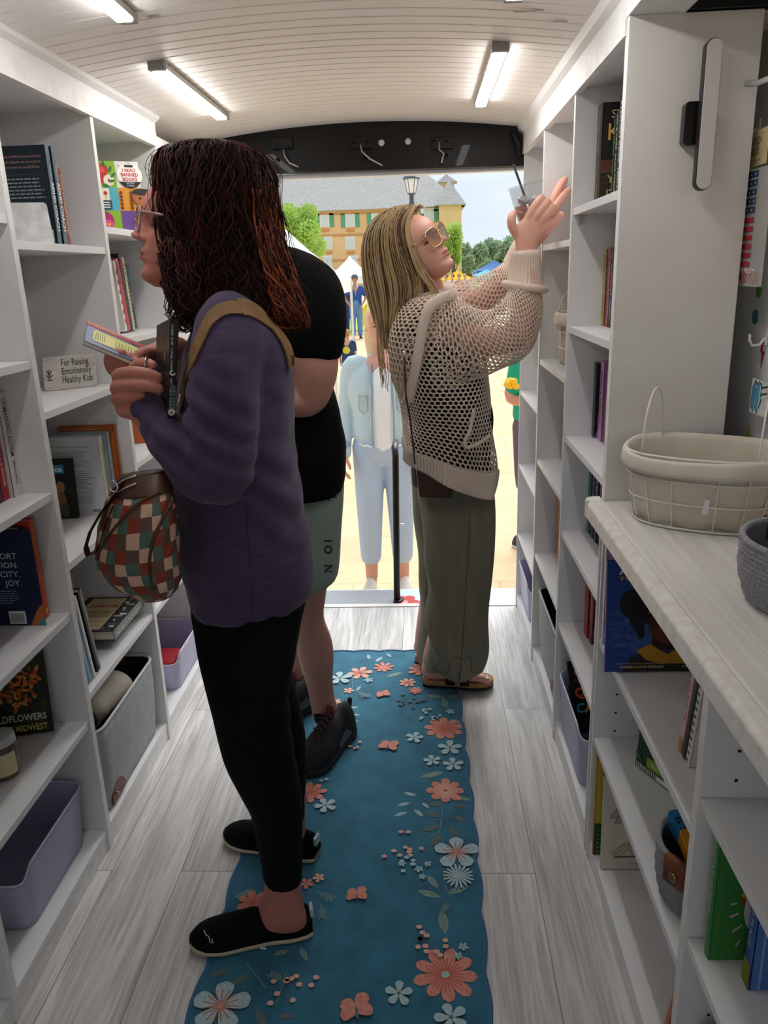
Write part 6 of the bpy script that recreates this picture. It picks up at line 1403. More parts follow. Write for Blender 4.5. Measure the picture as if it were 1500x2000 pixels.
# near arm and hand
elA = W(435, 945, 1.345); wrA = W(276, 800, 1.385)
limb(bA, [W(450, 660, 1.44), W(437, 760, 1.37), W(431, 905, 1.35), W(400, 915, 1.35), W(345, 872, 1.36), wrA], [.045, .045, .040, .038, .032, .026], skA)
limb(bA, [wrA, W(258, 778, 1.405), W(246, 756, 1.405)], [.026, .030, .026], skA)
limb(bA, [wrA, W(256, 790, 1.40), W(250, 775, 1.40)], [.024, .027, .024], skA)
for pts, r in [([(246, 752, 1.41), (231, 735, 1.39), (258, 728, 1.372), (288, 731, 1.368), (309, 738, 1.372)], .0120),
               ([(242, 772, 1.41), (228, 757, 1.385), (258, 753, 1.365), (290, 754, 1.362), (311, 760, 1.366)], .0120),
               ([(242, 790, 1.41), (229, 779, 1.385), (252, 775, 1.368), (276, 771, 1.37)], .0115),
               ([(252, 803, 1.41), (237, 797, 1.39), (243, 806, 1.375), (254, 804, 1.372)], .0105),
               ([(262, 748, 1.425), (262, 722, 1.42), (280, 710, 1.40), (299, 714, 1.388)], .0115)]:
    limb(bA, [W(*p) for p in pts], [r * 1.05, r * 1.06, r, r * .93, r * .78][:len(pts) - 1] + [r * .8], skA, 14, 5)
# far arm and hand
limb(bA, [W(455, 650, 1.66), W(400, 800, 1.72), W(352, 690, 1.60), W(320, 688, 1.56)], [.045, .040, .028, .025], skA)
limb(bA, [W(320, 688, 1.56), W(282, 712, 1.52), W(248, 728, 1.50)], [.025, .031, .026], skA)
for pts, r in [([(240, 735, 1.50), (220, 722, 1.49), (214, 702, 1.475), (224, 690, 1.455), (238, 690, 1.44)], .0112), ([(250, 742, 1.50), (231, 730, 1.485), (229, 710, 1.47), (240, 697, 1.455), (254, 697, 1.445)], .0115),
               ([(262, 748, 1.50), (245, 738, 1.48), (244, 720, 1.465), (254, 707, 1.45), (267, 706, 1.44)], .0112), ([(278, 742, 1.50), (262, 735, 1.48), (262, 722, 1.465), (272, 714, 1.45)], .010), ([(308, 700, 1.53), (296, 690, 1.49), (280, 690, 1.46), (266, 697, 1.448)], .0115)]:
    limb(bA, [W(*p) for p in pts], [r] * (len(pts) - 1) + [r * .78], skA, 14, 5)
# lower legs
Sil([(520, 1640, 590, 1640, 1.415, .040), (517, 1700, 588, 1700, 1.415, .037), (515, 1740, 590, 1740, 1.415, .036), (506, 1768, 593, 1766, 1.413, .038), (492, 1792, 600, 1790, 1.412, .038), (486, 1806, 600, 1804, 1.415, .032)]).put(bA, skA)
limb(bA, [W(500, 1800, 1.42), W(440, 1822, 1.40)], [.026, .02], skA)
Sil([(540, 1540, 600, 1540, 1.67, .044), (535, 1590, 597, 1590, 1.67, .040), (530, 1625, 597, 1625, 1.67, .036), (520, 1650, 602, 1650, 1.67, .036), (505, 1675, 606, 1675, 1.67, .034)]).put(bA, skA)
limb(bA, [W(478, 1150, 1.5), W(495, 1400, 1.44), W(555, 1650, 1.415)], [.06, .04, .03], skA); limb(bA, [W(478, 1150, 1.5), W(530, 1400, 1.67), W(566, 1560, 1.67)], [.06, .04, .03], skA)
fcA = face_colour(HA, '#b8786a', h=.222, lip='#9a4a4a', brow='#4a2a20')
oA = fuse('body', bA, TA, .0026, 1, skA, colour=fcA)
# shirt
purple = mat('purple_heather_jersey', '#493a5c', .9, var='#3e3150', vscale=60, stretch=(.4, .4, 3), bump=.25, bscale=420, sheen=.15)
sh = M()
Sil([(428, 580, 486, 580, YA, .060), (398, 605, 515, 602, YA, .105), (374, 632, 542, 628, YA, .150), (360, 670, 560, 665, YA, .172), (352, 720, 571, 715, YA, .178), (347, 800, 575, 790, YA, .175), (340, 870, 577, 855, YA, .170), (332, 940, 586, 925, YA, .168),
     (331, 1005, 597, 995, YA, .172), (338, 1060, 608, 1055, YA, .176), (352, 1115, 614, 1103, YA, .170), (364, 1152, 612, 1128, YA, .158), (371, 1183, 605, 1150, YA, .146)], 2.1).put(sh, purple, 48)
limb(sh, [W(455, 630, 1.46), W(452, 655, 1.405), W(437, 760, 1.36), W(430, 880, 1.345), W(432, 925, 1.345)], [.062, .066, .0635, .062, .056], purple)
limb(sh, [W(432, 925, 1.345), W(400, 922, 1.345), W(345, 872, 1.355), W(302, 818, 1.378), W(282, 792, 1.392)], [.057, .055, .046, .036, .032], purple)
limb(sh, [W(450, 655, 1.64), W(420, 780, 1.70), W(400, 840, 1.72), W(375, 750, 1.64)], [.066, .062, .055, .042], purple)
def foldA(p, n):
    d = 0
    d += .007 * nz3(p, 7, (1.6, 1.2, .8)) + .004 * nz3(p, 15, (1.3, 1, 1.8)) + .0018 * math.sin(60 * p.z + 14 * math.sin(9 * p.x)) * max(0, nz3(p, 5))
    # creases at the inner elbow and wrist
    e = (p - W(372, 850, 1.32)).length; d += .006 * math.exp(-(e / .09) ** 2) * math.sin(150 * (p.x * .55 + p.z * .85))
    e = (p - W(290, 795, 1.37)).length; d += .0018 * math.exp(-(e / .06) ** 2) * math.sin(200 * (p.x * .8 - p.z * .5))
    e = (p - W(560, 960, 1.42)).length; d += .005 * math.exp(-(e / .10) ** 2) * math.sin(95 * (p.x + p.z * .9))
    e = (p - W(470, 780, 1.33)).length; d += .0035 * math.exp(-(e / .16) ** 2) * math.sin(75 * (p.x * 1.0 + .2 * p.z))
    return d
shA = fuse('purple_top', sh, TA, .0055, 4, purple, disp=foldA)
tS = bvh_of(shA)
a = M(); drape(a, tS, [(482, 985), (484, 1040), (488, 1100), (492, 1160), (494, 1195)], .0018, mat('purple_seam', '#2e2144', .9), .0006, .0002); part('side_seam', a, shA)
# trousers
blackp = mat('black_trouser_cloth', '#070708', .85, bump=.2, bscale=300, spec=.2)
pt = M()
Sil([(372, 1120, 604, 1100, YA, .150), (373, 1180, 598, 1160, YA, .148), (376, 1215, 588, 1205, 1.50, .130), (386, 1280, 576, 1265, 1.45, .105), (401, 1350, 566, 1335, 1.425, .092), (412, 1395, 566, 1385, 1.42, .086), (425, 1443, 570, 1432, 1.42, .083), (440, 1490, 576, 1480, 1.42, .080),
     (464, 1536, 585, 1530, 1.42, .076), (490, 1588, 591, 1580, 1.415, .068), (502, 1648, 591, 1642, 1.415, .058), (511, 1690, 590, 1686, 1.415, .052), (514, 1714, 589, 1711, 1.415, .050)], 2.1).put(pt, blackp, 40)
Sil([(420, 1180, 596, 1160, 1.58, .12), (440, 1290, 566, 1275, 1.65, .095), (470, 1380, 584, 1370, 1.67, .085), (490, 1440, 596, 1435, 1.67, .08), (505, 1500, 599, 1495, 1.67, .072), (520, 1550, 598, 1548, 1.67, .06), (530, 1592, 595, 1590, 1.67, .052)], 2.1).put(pt, blackp, 36)
fuse('black_trousers', pt, TA, .006, 4, blackp, disp=lambda p, n: .004 * nz3(p, 9, (1.5, 1, .7)) + .003 * math.exp(-((p - W(565, 1400, 1.4)).length / .09) ** 2) * math.sin(90 * (p.z + p.x)))
# shoes
canv = mat('black_canvas', '#08080a', .9, spec=.2, bump=.4, bscale=600); crepe = mat('cream_rubber_sole', '#c2b6a0', .7)
def shoeA(heel, toe):
    u_, s_ = M(), M(); slipper(u_, s_, heel, toe, .098, .062, canv, crepe, T_sole=.016); o = part('canvas_shoe', u_, TA); part('rubber_sole', s_, o)
    d = (Vector(toe) - Vector(heel)).normalized(); s2 = Vector((-d.y, d.x, 0))
    a = M(); c = Vector(heel) - d * .0035 + Vector((0, 0, .045)); a.hexa([c - s2 * .014 - d * .001, c + s2 * .014 - d * .001, c + s2 * .014 + d * .006, c - s2 * .014 + d * .006] + [q + Vector((0, 0, .020)) + d * .002 for q in (c - s2 * .013 - d * .001, c + s2 * .013 - d * .001, c + s2 * .013 + d * .006, c - s2 * .013 + d * .006)], mat('pale_blue_label', '#a9bcc4', .7)); part('heel_label', a, o)
    return o, d, s2
o1, d1, s1 = shoeA((-.275, 1.425, 0.0085), (-.548, 1.378, 0.0085)); shoeA((-.292, 1.655, 0.0085), (-.553, 1.735, 0.0085))
a = M(); q = Vector((-.41, 1.352, .024)); a.tube([W(508, 1851, 1.345), W(520, 1853, 1.345)], .002, mat('white_tag', '#e6e6e6', .6), 6); part('side_tag', a, o1)
a = M(); a.tube([W(398, 1816, 1.352) , W(402, 1826, 1.345), W(408, 1829, 1.342), W(410, 1840, 1.335), W(416, 1842, 1.335), W(414, 1834, 1.338)], .0009, mat('white_thread', '#e8e4dc', .8), 5); part('loose_thread', a, o1)
# glasses
glasses(HA, TA, .222, frame=mat('clear_pink_frame', '#b98f8c', .2, trans=.4), lens=mat('clear_lens', '#ffffff', .03, alpha=.18), w_=.054, hh=.044, fw=.002, z=.52)
a = M(); c = HA @ Vector((.108, -.0135, .222 * .375)); a.tube([c + Vector((.004 * math.cos(q), 0, .004 * math.sin(q))) for q in [R(30 * i) for i in range(12)]], .0006, mat('silver', '#dcdcdc', .2, 1), 6, loop=True); part('nose_ring', a, TA)
for c0 in ((285, 704, 1.38), (299, 715, 1.376)): pass
a = M(); c = W(287, 711, 1.392); a.tube([c + Vector((.002 * math.sin(q), .012 * math.cos(q), .0125 * math.sin(q))) for q in [R(20 * i) for i in range(18)]], .0016, mat('silver', '#dcdcdc', .2, 1), 6, loop=True); part('thumb_ring', a, TA)
# hair
hA = [mat('hair_near_black_red', '#1b0c09', .6, bump=.2, bscale=60, spec=.2), mat('hair_dark_auburn', '#38160f', .55, var='#5a2216', vscale=6, translucent=.1, spec=.25), mat('hair_auburn', '#5f2616', .5, var='#a3502c', vscale=5, translucent=.35), mat('hair_copper_lit_ends', '#8a4128', .5, var='#c4703f', vscale=8, translucent=.45)]
SH = Sil([(418, 281, 434, 281, YA + .01, .02), (375, 283, 468, 286, YA + .01, .055), (334, 290, 500, 302, YA + .01, .080), (316, 312, 520, 330, YA + .01, .092), (311, 360, 529, 370, YA + .01, .100), (310, 415, 533, 420, YA + .01, .104), (315, 468, 543, 470, YA + .01, .106), (324, 515, 556, 518, YA + .01, .108), (336, 555, 571, 562, YA + .005, .108), (352, 590, 584, 600, YA, .104), (370, 615, 586, 628, YA, .090)], 2.0)
hb = M(); SH.put(hb, hA[0], 48, 50, v1=.96, fn=lambda u, v, q: Vector((.006 * nz3(q, 22), .006 * nz3(q + Vector((5, 0, 0)), 22), .004 * nz3(q, 30))))
SHF = Sil([(350, 452, 372, 452, YA - .05, .008), (324, 474, 396, 474, YA - .055, .028), (322, 520, 405, 520, YA - .06, .04), (330, 560, 410, 560, YA - .07, .04), (342, 600, 412, 600, YA - .08, .035), (356, 628, 400, 628, YA - .085, .02)], 2.0)
SHF.put(hb, hA[0], 24, 20)
rnd = random.Random(11)
strands(hb, SH, 560, [hA[0], hA[0], hA[1]], r=.0026, v0=(0, .25), v1=(.8, 1.0), wave=.016, freq=4.5, lift=(0, .008), rnd=rnd, npt=20, clump=46, tail=.02)
strands(hb, SH, 230, [hA[0], hA[0], hA[1]], r=.0018, v0=(0, .3), v1=(.82, 1.06), wave=.022, freq=5, lift=(.002, .014), rnd=rnd, npt=22, clump=40, tail=.015)
strands(hb, SH, 300, hA[2:], r=.0017, v0=(.35, .75), v1=(.88, 1.08), wave=.016, freq=6, lift=(.001, .014), rnd=rnd, npt=18, urange=(-.16, .2), tail=.01)  # copper strands at the back of the head carry the backlight in their colour
strands(hb, SH, 110, hA[:2], r=.0007, v0=(0, .4), v1=(.5, 1.05), wave=.04, freq=4, lift=(.006, .024), rnd=rnd, npt=22, grow=.6)
strands(hb, SHF, 130, hA[:2], r=.0016, v0=(0, .2), v1=(.85, 1.06), wave=.035, freq=3.5, lift=(0, .008), rnd=rnd, npt=16, grow=1.2, tail=.02)
for i in range(16):      # wisps at the jaw and the loose curls on top
    x = rnd.uniform(318, 352); P = [W(x, 520, YA - .06)]; y_ = 520; 
    for j in range(9): y_ += rnd.uniform(9, 15); P.append(W(x + 10 * math.sin(j * .8 + i) + j * 2, y_, YA - .06))
    hb.tube(P, .0006, hA[1], 4, cap=False)
for i in range(26):
    x = rnd.uniform(305, 480); y0_ = 300 - 22 * math.sin((x - 300) / 190 * 3.14); rr = rnd.uniform(8, 20); P = []
    for j in range(9): q = math.pi * j / 8; P.append(W(x + rr * math.cos(q) + j, y0_ + 6 - rr * .8 * math.sin(q), YA + rnd.uniform(-.02, .02)))
    hb.tube(P, .0009, hA[1], 4, cap=False)
hbo = part('hair', hb, TA)

# books she holds
rndb = random.Random(4)
A0, B0 = W(332, 622, 1.345), W(350, 623, 1.352); A1, B1 = W(327, 818, 1.345), W(342, 818, 1.352); C0, C1 = W(306, 636, 1.43), W(303, 800, 1.43); D0 = C0 + (B0 - A0); D1 = C1 + (B1 - A1)
T = thing('book', 'black paperback upright in the crook of the arm, spine lettered in grey and blue', 'book', A1); cmb = mat('cover_black_satin', '#131315', .35)
a = M(); a.hexa([A1, B1, D1, C1, A0, B0, D0, C0], cmb)
up_ = (A0 - A1); hb_ = up_.length
k = Ink(a, A1, (B1 - A1), up_); sw = (B1 - A1).length
k.text('NOBODY REALLY', sw * .58, hb_ * .97, .0062, '#5f6f78', rot=-90, fit=.072, bold=.02); k.text('THEIR SHIP TOGETHER', sw * .2, hb_ * .95, .0062, '#b9c0c4', rot=-90, fit=.078, bold=.02); k.oval(sw * .5, hb_ * .47, .0055, .0055, '#d5d5d2', 16); k.oval(sw * .5, hb_ * .47, .0025, .0025, '#131315', 12)
k.text('MATTHEW ARNOLD', sw * .2, hb_ * .41, .0062, '#aeb4b8', rot=-90, fit=.058, bold=.02); k.text('LUKE JOHN', sw * .62, hb_ * .34, .0062, '#7fb0c0', rot=-90, fit=.04, bold=.02); k.oval(sw * .5, hb_ * .07, .0065, .0065, '#d9d9d6', 16); k.text('n', sw * .5, hb_ * .05, .008, '#131315', al='c', bold=.03)
k = Ink(a, C1, (A1 - C1), (C0 - C1)); wv = (A1 - C1).length; k.poly([(wv * .35, .12), (wv * .42, .155), (wv * .47, .15), (wv * .4, .12)], '#8a5c54'); k.poly([(wv * .65, .10), (wv * .7, .125), (wv * .76, .11), (wv * .7, .095)], '#a0645a'); k.lines(wv * .3, .075, wv * .6, 6, .008, .003, '#4a4a4c')
part('cover', a, T); a = M(); e = .0015; cc = (C0 + D0) / 2; a.hexa([C1.lerp(D1, .15) - (A1 - C1) * .006, C1.lerp(D1, .85) - (A1 - C1) * .006, C1.lerp(D1, .85), C1.lerp(D1, .15), C0.lerp(D0, .15) - (A1 - C1) * .006, C0.lerp(D0, .85) - (A1 - C1) * .006, C0.lerp(D0, .85), C0.lerp(D0, .15)], pagem); part('pages', a, T)
TL, BL, BR, TR_ = W(171, 630, 1.49), W(165, 665, 1.405), W(304, 724, 1.44), W(304, 688, 1.525)
T = thing('book', 'red and blue paperback with a yellow panel held open towards the shelf', 'book', BL); a = M(); nrm = (BR - BL).cross(TL - BL).normalized(); th = .009
a.hexa([BL - nrm * th, BR - nrm * th, TR_ - nrm * th, TL - nrm * th, BL, BR, TR_, TL], mat('cover_muted_blue', '#5a6690', .45))
a.hexa([q for q in (TL - nrm * th, TR_ - nrm * th, TR_ - nrm * th + (TL - BL) * .12, TL - nrm * th + (TL - BL) * .12)] + [q for q in (TL + nrm * .0005, TR_ + nrm * .0005, TR_ + (TL - BL) * .12, TL + (TL - BL) * .12)], mat('cover_brick_red', '#a02c26', .45))
k = Ink(a, BL, BR - BL, TL - BL); wq, hq = (BR - BL).length, (TL - BL).length
k.rect(0, hq * .88, wq, hq, '#a02c26'); P_ = [(wq * .12, hq * .2), (wq * .10, hq * .3), (wq * .10, hq * .7), (wq * .13, hq * .78), (wq * .95, hq * .78), (wq * .97, hq * .2)]; k.poly(P_, '#d6d07a'); k.oval(wq * .30, hq * .45, .020, hq * .25, '#e0da8c', 20)
for i in range(5): k.line(wq * (.14 + .03 * i), hq * .3, wq * (.14 + .03 * i), hq * .68, .0012, '#5f5f44')
for i in range(8): k.line(wq * (.42 + .045 * i), hq * .26, wq * (.42 + .045 * i), hq * .6, .0012, '#5f5f44')
part('cover', a, T); a = M(); a.hexa([BL - nrm * th * .8 - (TL - BL) * .004, BR - nrm * th * .8 - (TL - BL) * .004, BR - nrm * th * .8, BL - nrm * th * .8, BL - nrm * th * .2 - (TL - BL) * .004, BR - nrm * th * .2 - (TL - BL) * .004, BR - nrm * th * .2, BL - nrm * th * .2], pagem); part('pages', a, T)

# ------------------------------------------------------------------ checked bag
T = thing('handbag', 'rounded handbag in a cream, teal, rust and brown check hanging on a tan shoulder strap', 'bag', W(280, 1150, 1.33))
cks = [mat('check_' + n_, c_, .6, bump=.15, bscale=250) for n_, c_ in (('cream', '#c9a592'), ('teal', '#4a655c'), ('rust', '#84301f'), ('brown', '#5b443a'))]
SB = Sil([(236, 930, 322, 918, 1.335, .020), (219, 958, 334, 945, 1.335, .050), (205, 985, 341, 972, 1.33, .066), (194, 1020, 346, 1002, 1.33, .078), (187, 1060, 350, 1038, 1.33, .085), (186, 1092, 353, 1072, 1.33, .086), (198, 1118, 354, 1102, 1.33, .083), (228, 1143, 351, 1130, 1.33, .072), (266, 1163, 338, 1153, 1.33, .045), (290, 1171, 325, 1166, 1.33, .015)], 2.3)
nu, nv = 96, 54; a = M(); vs = []
for j in range(nv + 1):
    for i in range(nu): vs.append(SB(i / nu, .10 + .90 * j / nv, .0015 * math.sin(i * .9) * math.sin(j * .7)))
a.v = vs; a.mats = list(cks)
for j in range(nv):
    for i in range(nu):
        a.f.append([j * nu + i, j * nu + (i + 1) % nu, (j + 1) * nu + (i + 1) % nu, (j + 1) * nu + i]); a.sm.append(True)
        ci = i // 4; cj = j // 5; a.m.append((ci + 2 * (cj % 2) + (cj // 2)) % 4)
a.f.append(list(range(nv * nu, (nv + 1) * nu))); a.m.append(3); a.sm.append(True)
ob = part('bag_body', a, T, recalc=True); tB = bvh_of(ob)
brl = mat('dark_brown_leather', '#3b2016', .35, var='#52301f', vscale=14, bump=.15, bscale=120)
a = M(); SB.put(a, brl, 48, 10, k=.002, v0=0, v1=.135); part('leather_top', a, T)
a = M()
for pts in ([(312, 962), (270, 985), (235, 1020), (205, 1060), (190, 1092)], [(338, 975), (318, 1010), (298, 1060), (292, 1110), (300, 1150)]):
    P_ = [hitpx(tB, *p, .002)[0] for p in pts]; P_ = [p for p in P_ if p is not None]
    n_ = 20; Q = [Vector(cat_([tuple(p) for p in P_], i / n_)) for i in range(n_ + 1)]; a = M(); a.tube(Q, .0028, brl, 8); part('piping', a, T)
silver = mat('silver', '#dcdcdc', .2, 1)
tB2 = bvh_of([o for o in COL.objects if o.name.startswith('leather_top')][-1])
for pts in ([(225, 952), (245, 938), (268, 930)], [(222, 968), (244, 955), (268, 945)]):
    Q = []
    for i in range(15):
        q = cat_([tuple(map(float, p)) for p in pts], i / 14); c, n = hitpx(tB2, *q, .002)
        if c is not None: Q.append(c)
    if len(Q) > 3: a = M(); a.tube(Q, .0022, silver, 6); part('zip', a, T)
a = M(); c = W(222, 950, 1.29); a.tube([c + Vector((.007 * math.cos(q), 0, .010 * math.sin(q))) for q in [R(24 * i) for i in range(15)]], .0016, silver, 6, loop=True); part('zip_pull', a, T)
# strap loop at the left
rs = []
for px, py, Y in [(240, 945, 1.31), (218, 975, 1.30), (196, 1005, 1.30), (176, 1040, 1.30), (167, 1070, 1.30), (172, 1086, 1.30), (188, 1078, 1.30), (200, 1055, 1.295), (208, 1020, 1.29), (222, 990, 1.285)]:
    p = W(px, py, Y); rs.append([p + Vector((0, -.010, 0)), p + Vector((.001, -.010, .0035)), p + Vector((.001, .010, .0035)), p + Vector((0, .010, 0))])
a = M(); a.rings(rs, brl); part('side_strap', a, T, bevel=.001)
a = M(); tan = mat('tan_webbing', '#8a6a45', .75, var='#7b5c3a', vscale=40, bump=.2, bscale=300)
drape(a, tS, [(566, 712), (561, 686), (545, 655), (515, 622), (484, 603), (468, 602)], .034, tan, .003, .002); part('shoulder_strap', a, T)
a = M(); drape(a, tS, [(470, 603), (440, 604), (414, 622), (398, 652), (382, 690), (368, 730), (358, 775), (352, 800)], .026, tan, .003, .002); part('front_strap', a, T)
a = M(); q = hitpx(tS, 566, 700, .005)[0]; a.box(q.x - .004, q.x + .004, q.y - .004, q.y, q.z - .012, q.z + .006, brl); part('strap_slider', a, T)
# lanyard zipper glint beside the book
a = M(); a.tube([W(352, 770, 1.30), W(346, 797, 1.30)], .0014, silver, 6); solo('zipper_pull', a, 'thin metal zipper pull hanging beside the black paperback', 'zipper pull')
# ------------------------------------------------------------------ man bending in black T-shirt and sage shorts
YG = 2.12
TG = thing('person', 'person in a black T-shirt and sage green shorts bending behind the purple top', 'person', (-.36, 2.15, 0))
skG = skinm('skin_fair', '#c39080'); b = M()
HG = head_frame((0, 0, 0), (-.75, .25, -.55), (.3, .95, 0)); HG.translation = W(462, 500, 2.16) - (HG.to_3x3() @ Vector((.04, 0, 0))); head(b, HG, skG, h=.23)
limb(b, [HG @ Vector((-.03, 0, .06)), W(510, 545, 2.2), W(540, 600, 2.2)], [.06, .065, .09], skG)
limb(b, [W(540, 600, 2.18), W(560, 800, 2.16), W(575, 960, 2.14)], [.11, .12, .11], skG)
limb(b, [W(612, 600, 2.0), W(616, 700, 1.98), W(612, 752, 1.98), W(596, 782, 1.98), W(540, 775, 1.97), W(470, 755, 1.95)], [.055, .059, .052, .044, .042, .030], skG)
hand(b, W(470, 755, 1.95), (-1, -.1, .1), (0, 0, 1), [(10, 20, 15)] * 4, skG, 1.05, thumb=(.6, .5, .4, 1, .1, .4))
limb(b, [W(520, 600, 2.36), W(500, 720, 2.40), W(440, 700, 2.3)], [.055, .045, .030], skG)
Sil([(566, 1080, 648, 1080, 2.10, .062), (572, 1170, 636, 1165, 2.10, .055), (572, 1210, 633, 1205, 2.11, .052), (578, 1255, 647, 1245, 2.13, .055), (584, 1290, 652, 1278, 2.14, .053), (594, 1322, 650, 1318, 2.16, .044), (602, 1352, 652, 1350, 2.18, .037), (607, 1378, 659, 1378, 2.19, .036), (610, 1400, 670, 1398, 2.20, .038)]).put(b, skG)
Sil([(520, 1100, 600, 1100, 2.30, .062), (545, 1200, 600, 1200, 2.34, .055), (552, 1260, 592, 1260, 2.38, .050), (556, 1300, 592, 1300, 2.40, .042), (560, 1340, 597, 1340, 2.42, .036), (560, 1365, 600, 1365, 2.42, .036)]).put(b, skG)
fuse('body', b, TG, .0042, 3, skG, colour=face_colour(HG, '#c39080', h=.23, lip='#a86a60', brow='#6a4630'))
hh = M(); hmG = mat('hair_short_auburn', '#4a2516', .6, bump=.6, bscale=90)
Hr = HG.to_3x3(); hh.ball(HG @ Vector((-.022, 0, .150)), (.110, .091, .100), hmG, ax=Hr); part('hair', hh, TG)
tee = mat('black_cotton_tee', '#060607', .9, bump=.25, bscale=260, spec=.2)
t = M()
Sil([(440, 492, 548, 480, 2.16, .08), (420, 520, 600, 500, 2.16, .13), (420, 560, 628, 538, 2.15, .17), (428, 610, 642, 585, 2.14, .19), (445, 680, 646, 670, 2.14, .19), (455, 750, 648, 745, 2.14, .185), (462, 810, 662, 800, 2.14, .18), (466, 860, 673, 850, 2.14, .18), (470, 900, 675, 892, 2.14, .18), (474, 935, 672, 925, 2.14, .175), (480, 962, 668, 948, 2.14, .17)]).put(t, tee, 40)
limb(t, [W(560, 560, 2.08), W(606, 572, 2.02), W(616, 620, 1.99), W(618, 668, 1.98)], [.10, .082, .079, .073], tee)
limb(t, [W(500, 560, 2.3), W(510, 620, 2.36), W(505, 670, 2.39)], [.09, .08, .075], tee)
fuse('black_tshirt', t, TG, .0065, 4, tee, disp=lambda p, n: .004 * nz3(p, 8, (1, 1, 1.4)) + .002 * nz3(p, 20))
sage = mat('sage_athletic_fabric', '#8b9a90', .7, bump=.15, bscale=500); u = M()
Sil([(480, 915, 670, 905, 2.15, .165), (490, 960, 672, 945, 2.15, .16), (510, 1000, 671, 985, 2.13, .14), (545, 1060, 667, 1045, 2.11, .115), (556, 1110, 664, 1095, 2.10, .105), (562, 1148, 659, 1124, 2.10, .10)]).put(u, sage, 36)
Sil([(470, 920, 640, 915, 2.2, .12), (478, 1000, 630, 990, 2.27, .115), (488, 1070, 610, 1060, 2.29, .105), (495, 1130, 602, 1125, 2.30, .10)]).put(u, sage, 36)
oS = fuse('sage_shorts', u, TG, .006, 4, sage, disp=lambda p, n: .0035 * math.sin(38 * (p.x * 1.2 - p.y)) * min(1, max(0, (.95 - p.z) * 4)) + .003 * nz3(p, 10, (1.5, 1, .6)))
tO = bvh_of(oS)
def stamp(tree, txt, px, py, size, rot, col, parent, name, fit=None, bold=.03, dpx=1, shear=0):
    """lettering following a surface: each vertex is dropped on it"""
    vs, fs = text_geo(txt, bold); x0 = min(v[0] for v in vs); x1 = max(v[0] for v in vs); kx = size if not fit else fit / (x1 - x0); q = R(rot); P = []; ok = True
    for a_, b_ in vs:
        a_ = (a_ - x0) * kx; b_ = b_ * size; c, n = hitpx(tree, px + a_ * math.cos(q) - b_ * math.sin(q), py - (a_ * math.sin(q) + b_ * math.cos(q)), .0015)
        if c is None: return
        P.append(c)
    m_ = M(); m_.add(P, fs, ink(col)); part(name, m_, parent)
for s_, py in (('N', 1118), ('O', 1082), ('I', 1058), ('T', 978)): stamp(tO, s_, 648 if s_ != 'T' else 656, py, 22, 90, '#20282a', oS, 'printed_letter')
blks = mat('black_mesh_trainer', '#17181b', .75, bump=.5, bscale=300); grs = mat('grey_trainer_overlay', '#4c5158', .5); sol = mat('dark_trainer_sole', '#232427', .8)
def trainer(heel, toe, parent, w_=.108, hh_=.105):
    u_, s_ = M(), M(); slipper(u_, s_, heel, toe, w_, hh_, blks, sol, T_sole=.030); o = part('running_shoe', u_, parent); part('thick_sole', s_, o)
    d = (Vector(toe) - Vector(heel)); L = d.length; d.normalize(); s2 = Vector((-d.y, d.x, 0)); s2 = s2 if s2.y < 0 else -s2
    a = M()
    for i in range(5):
        c = Vector(heel) + d * (L * (.46 + .06 * i)) + Vector((0, 0, .136 - .009 * i)); a.tube([c - s2 * .022, c + Vector((0, 0, .004)), c + s2 * .022 + d * .012], .0022, mat('maroon_lace', '#5a2028', .8), 5)
    part('laces', a, o)
    a = M(); c = Vector(heel) + d * (L * .33); a.add([c + s2 * (w_ * .40) + Vector((0, 0, .075)), c + s2 * (w_ * .44) + Vector((0, 0, .045)) - d * .03, c + s2 * (w_ * .47) + Vector((0, 0, .035)) + d * .05, c + s2 * (w_ * .42) + Vector((0, 0, .055)) + d * .045], [(0, 1, 2, 3)], grs); part('side_stripe', a, o)
    a = M(); c = Vector(heel) - d * .002 + Vector((0, 0, .092)); a.capsule([c, c + Vector((0, 0, .022)) - d * .006], .008, blks); part('heel_loop', a, o)
    a = M(); c = Vector(heel) + d * (L * .42) + Vector((0, 0, .125)); a.capsule([c, c + Vector((0, 0, .025)) - d * .003], [.016, .012], mat('maroon_tongue', '#54202a', .8)); part('tongue', a, o)
    return o
h1 = WZ(684, 1432, 0); t1 = WZ(600, 1518, 0); h1.z = t1.z = .0085
trainer(h1, t1 + (t1 - h1).normalized() * .02, TG)
h2 = Vector((-.375, 2.42, .0085)); trainer(h2, h2 + Vector((-.20, -.20, 0)), TG)
sk_ = mat('black_sock', '#101012', .9, bump=.4, bscale=400)
for c0, c1, r_ in ((W(637, 1398, 2.2), W(634, 1384, 2.195), .041), (W(578, 1358, 2.42), W(576, 1320, 2.41), .043)):
    a = M(); a.capsule([c0, c1], [r_, r_ * .98], sk_, 20); part('sock', a, TG)

# ------------------------------------------------------------------ blond woman
YB2 = 2.47
TB = thing('person', 'person with long blond hair, sunglasses and a cream open knit sweater reaching up', 'person', (.09, 2.48, 0))
skB = skinm('skin_light', '#dba591'); b = M()
upB = Vector((-.53, -.06, .84)); fB = Vector((.74, -.50, .45)); HB = head_frame((0, 0, 0), fB, (.4, .87, .28)); HB.translation = W(886, 513, 2.40) - (HB.to_3x3() @ Vector((.092, 0, .016)))
head(b, HB, skB, h=.215, nose=1.25, lips=1.1)
limb(b, [HB @ Vector((-.02, 0, .08)), HB @ Vector((-.03, 0, .0)), W(838, 600, 2.48)], [.052, .052, .062], skB)
limb(b, [W(838, 600, 2.48), W(860, 760, 2.48), W(880, 950, 2.52)], [.085, .09, .08], skB)
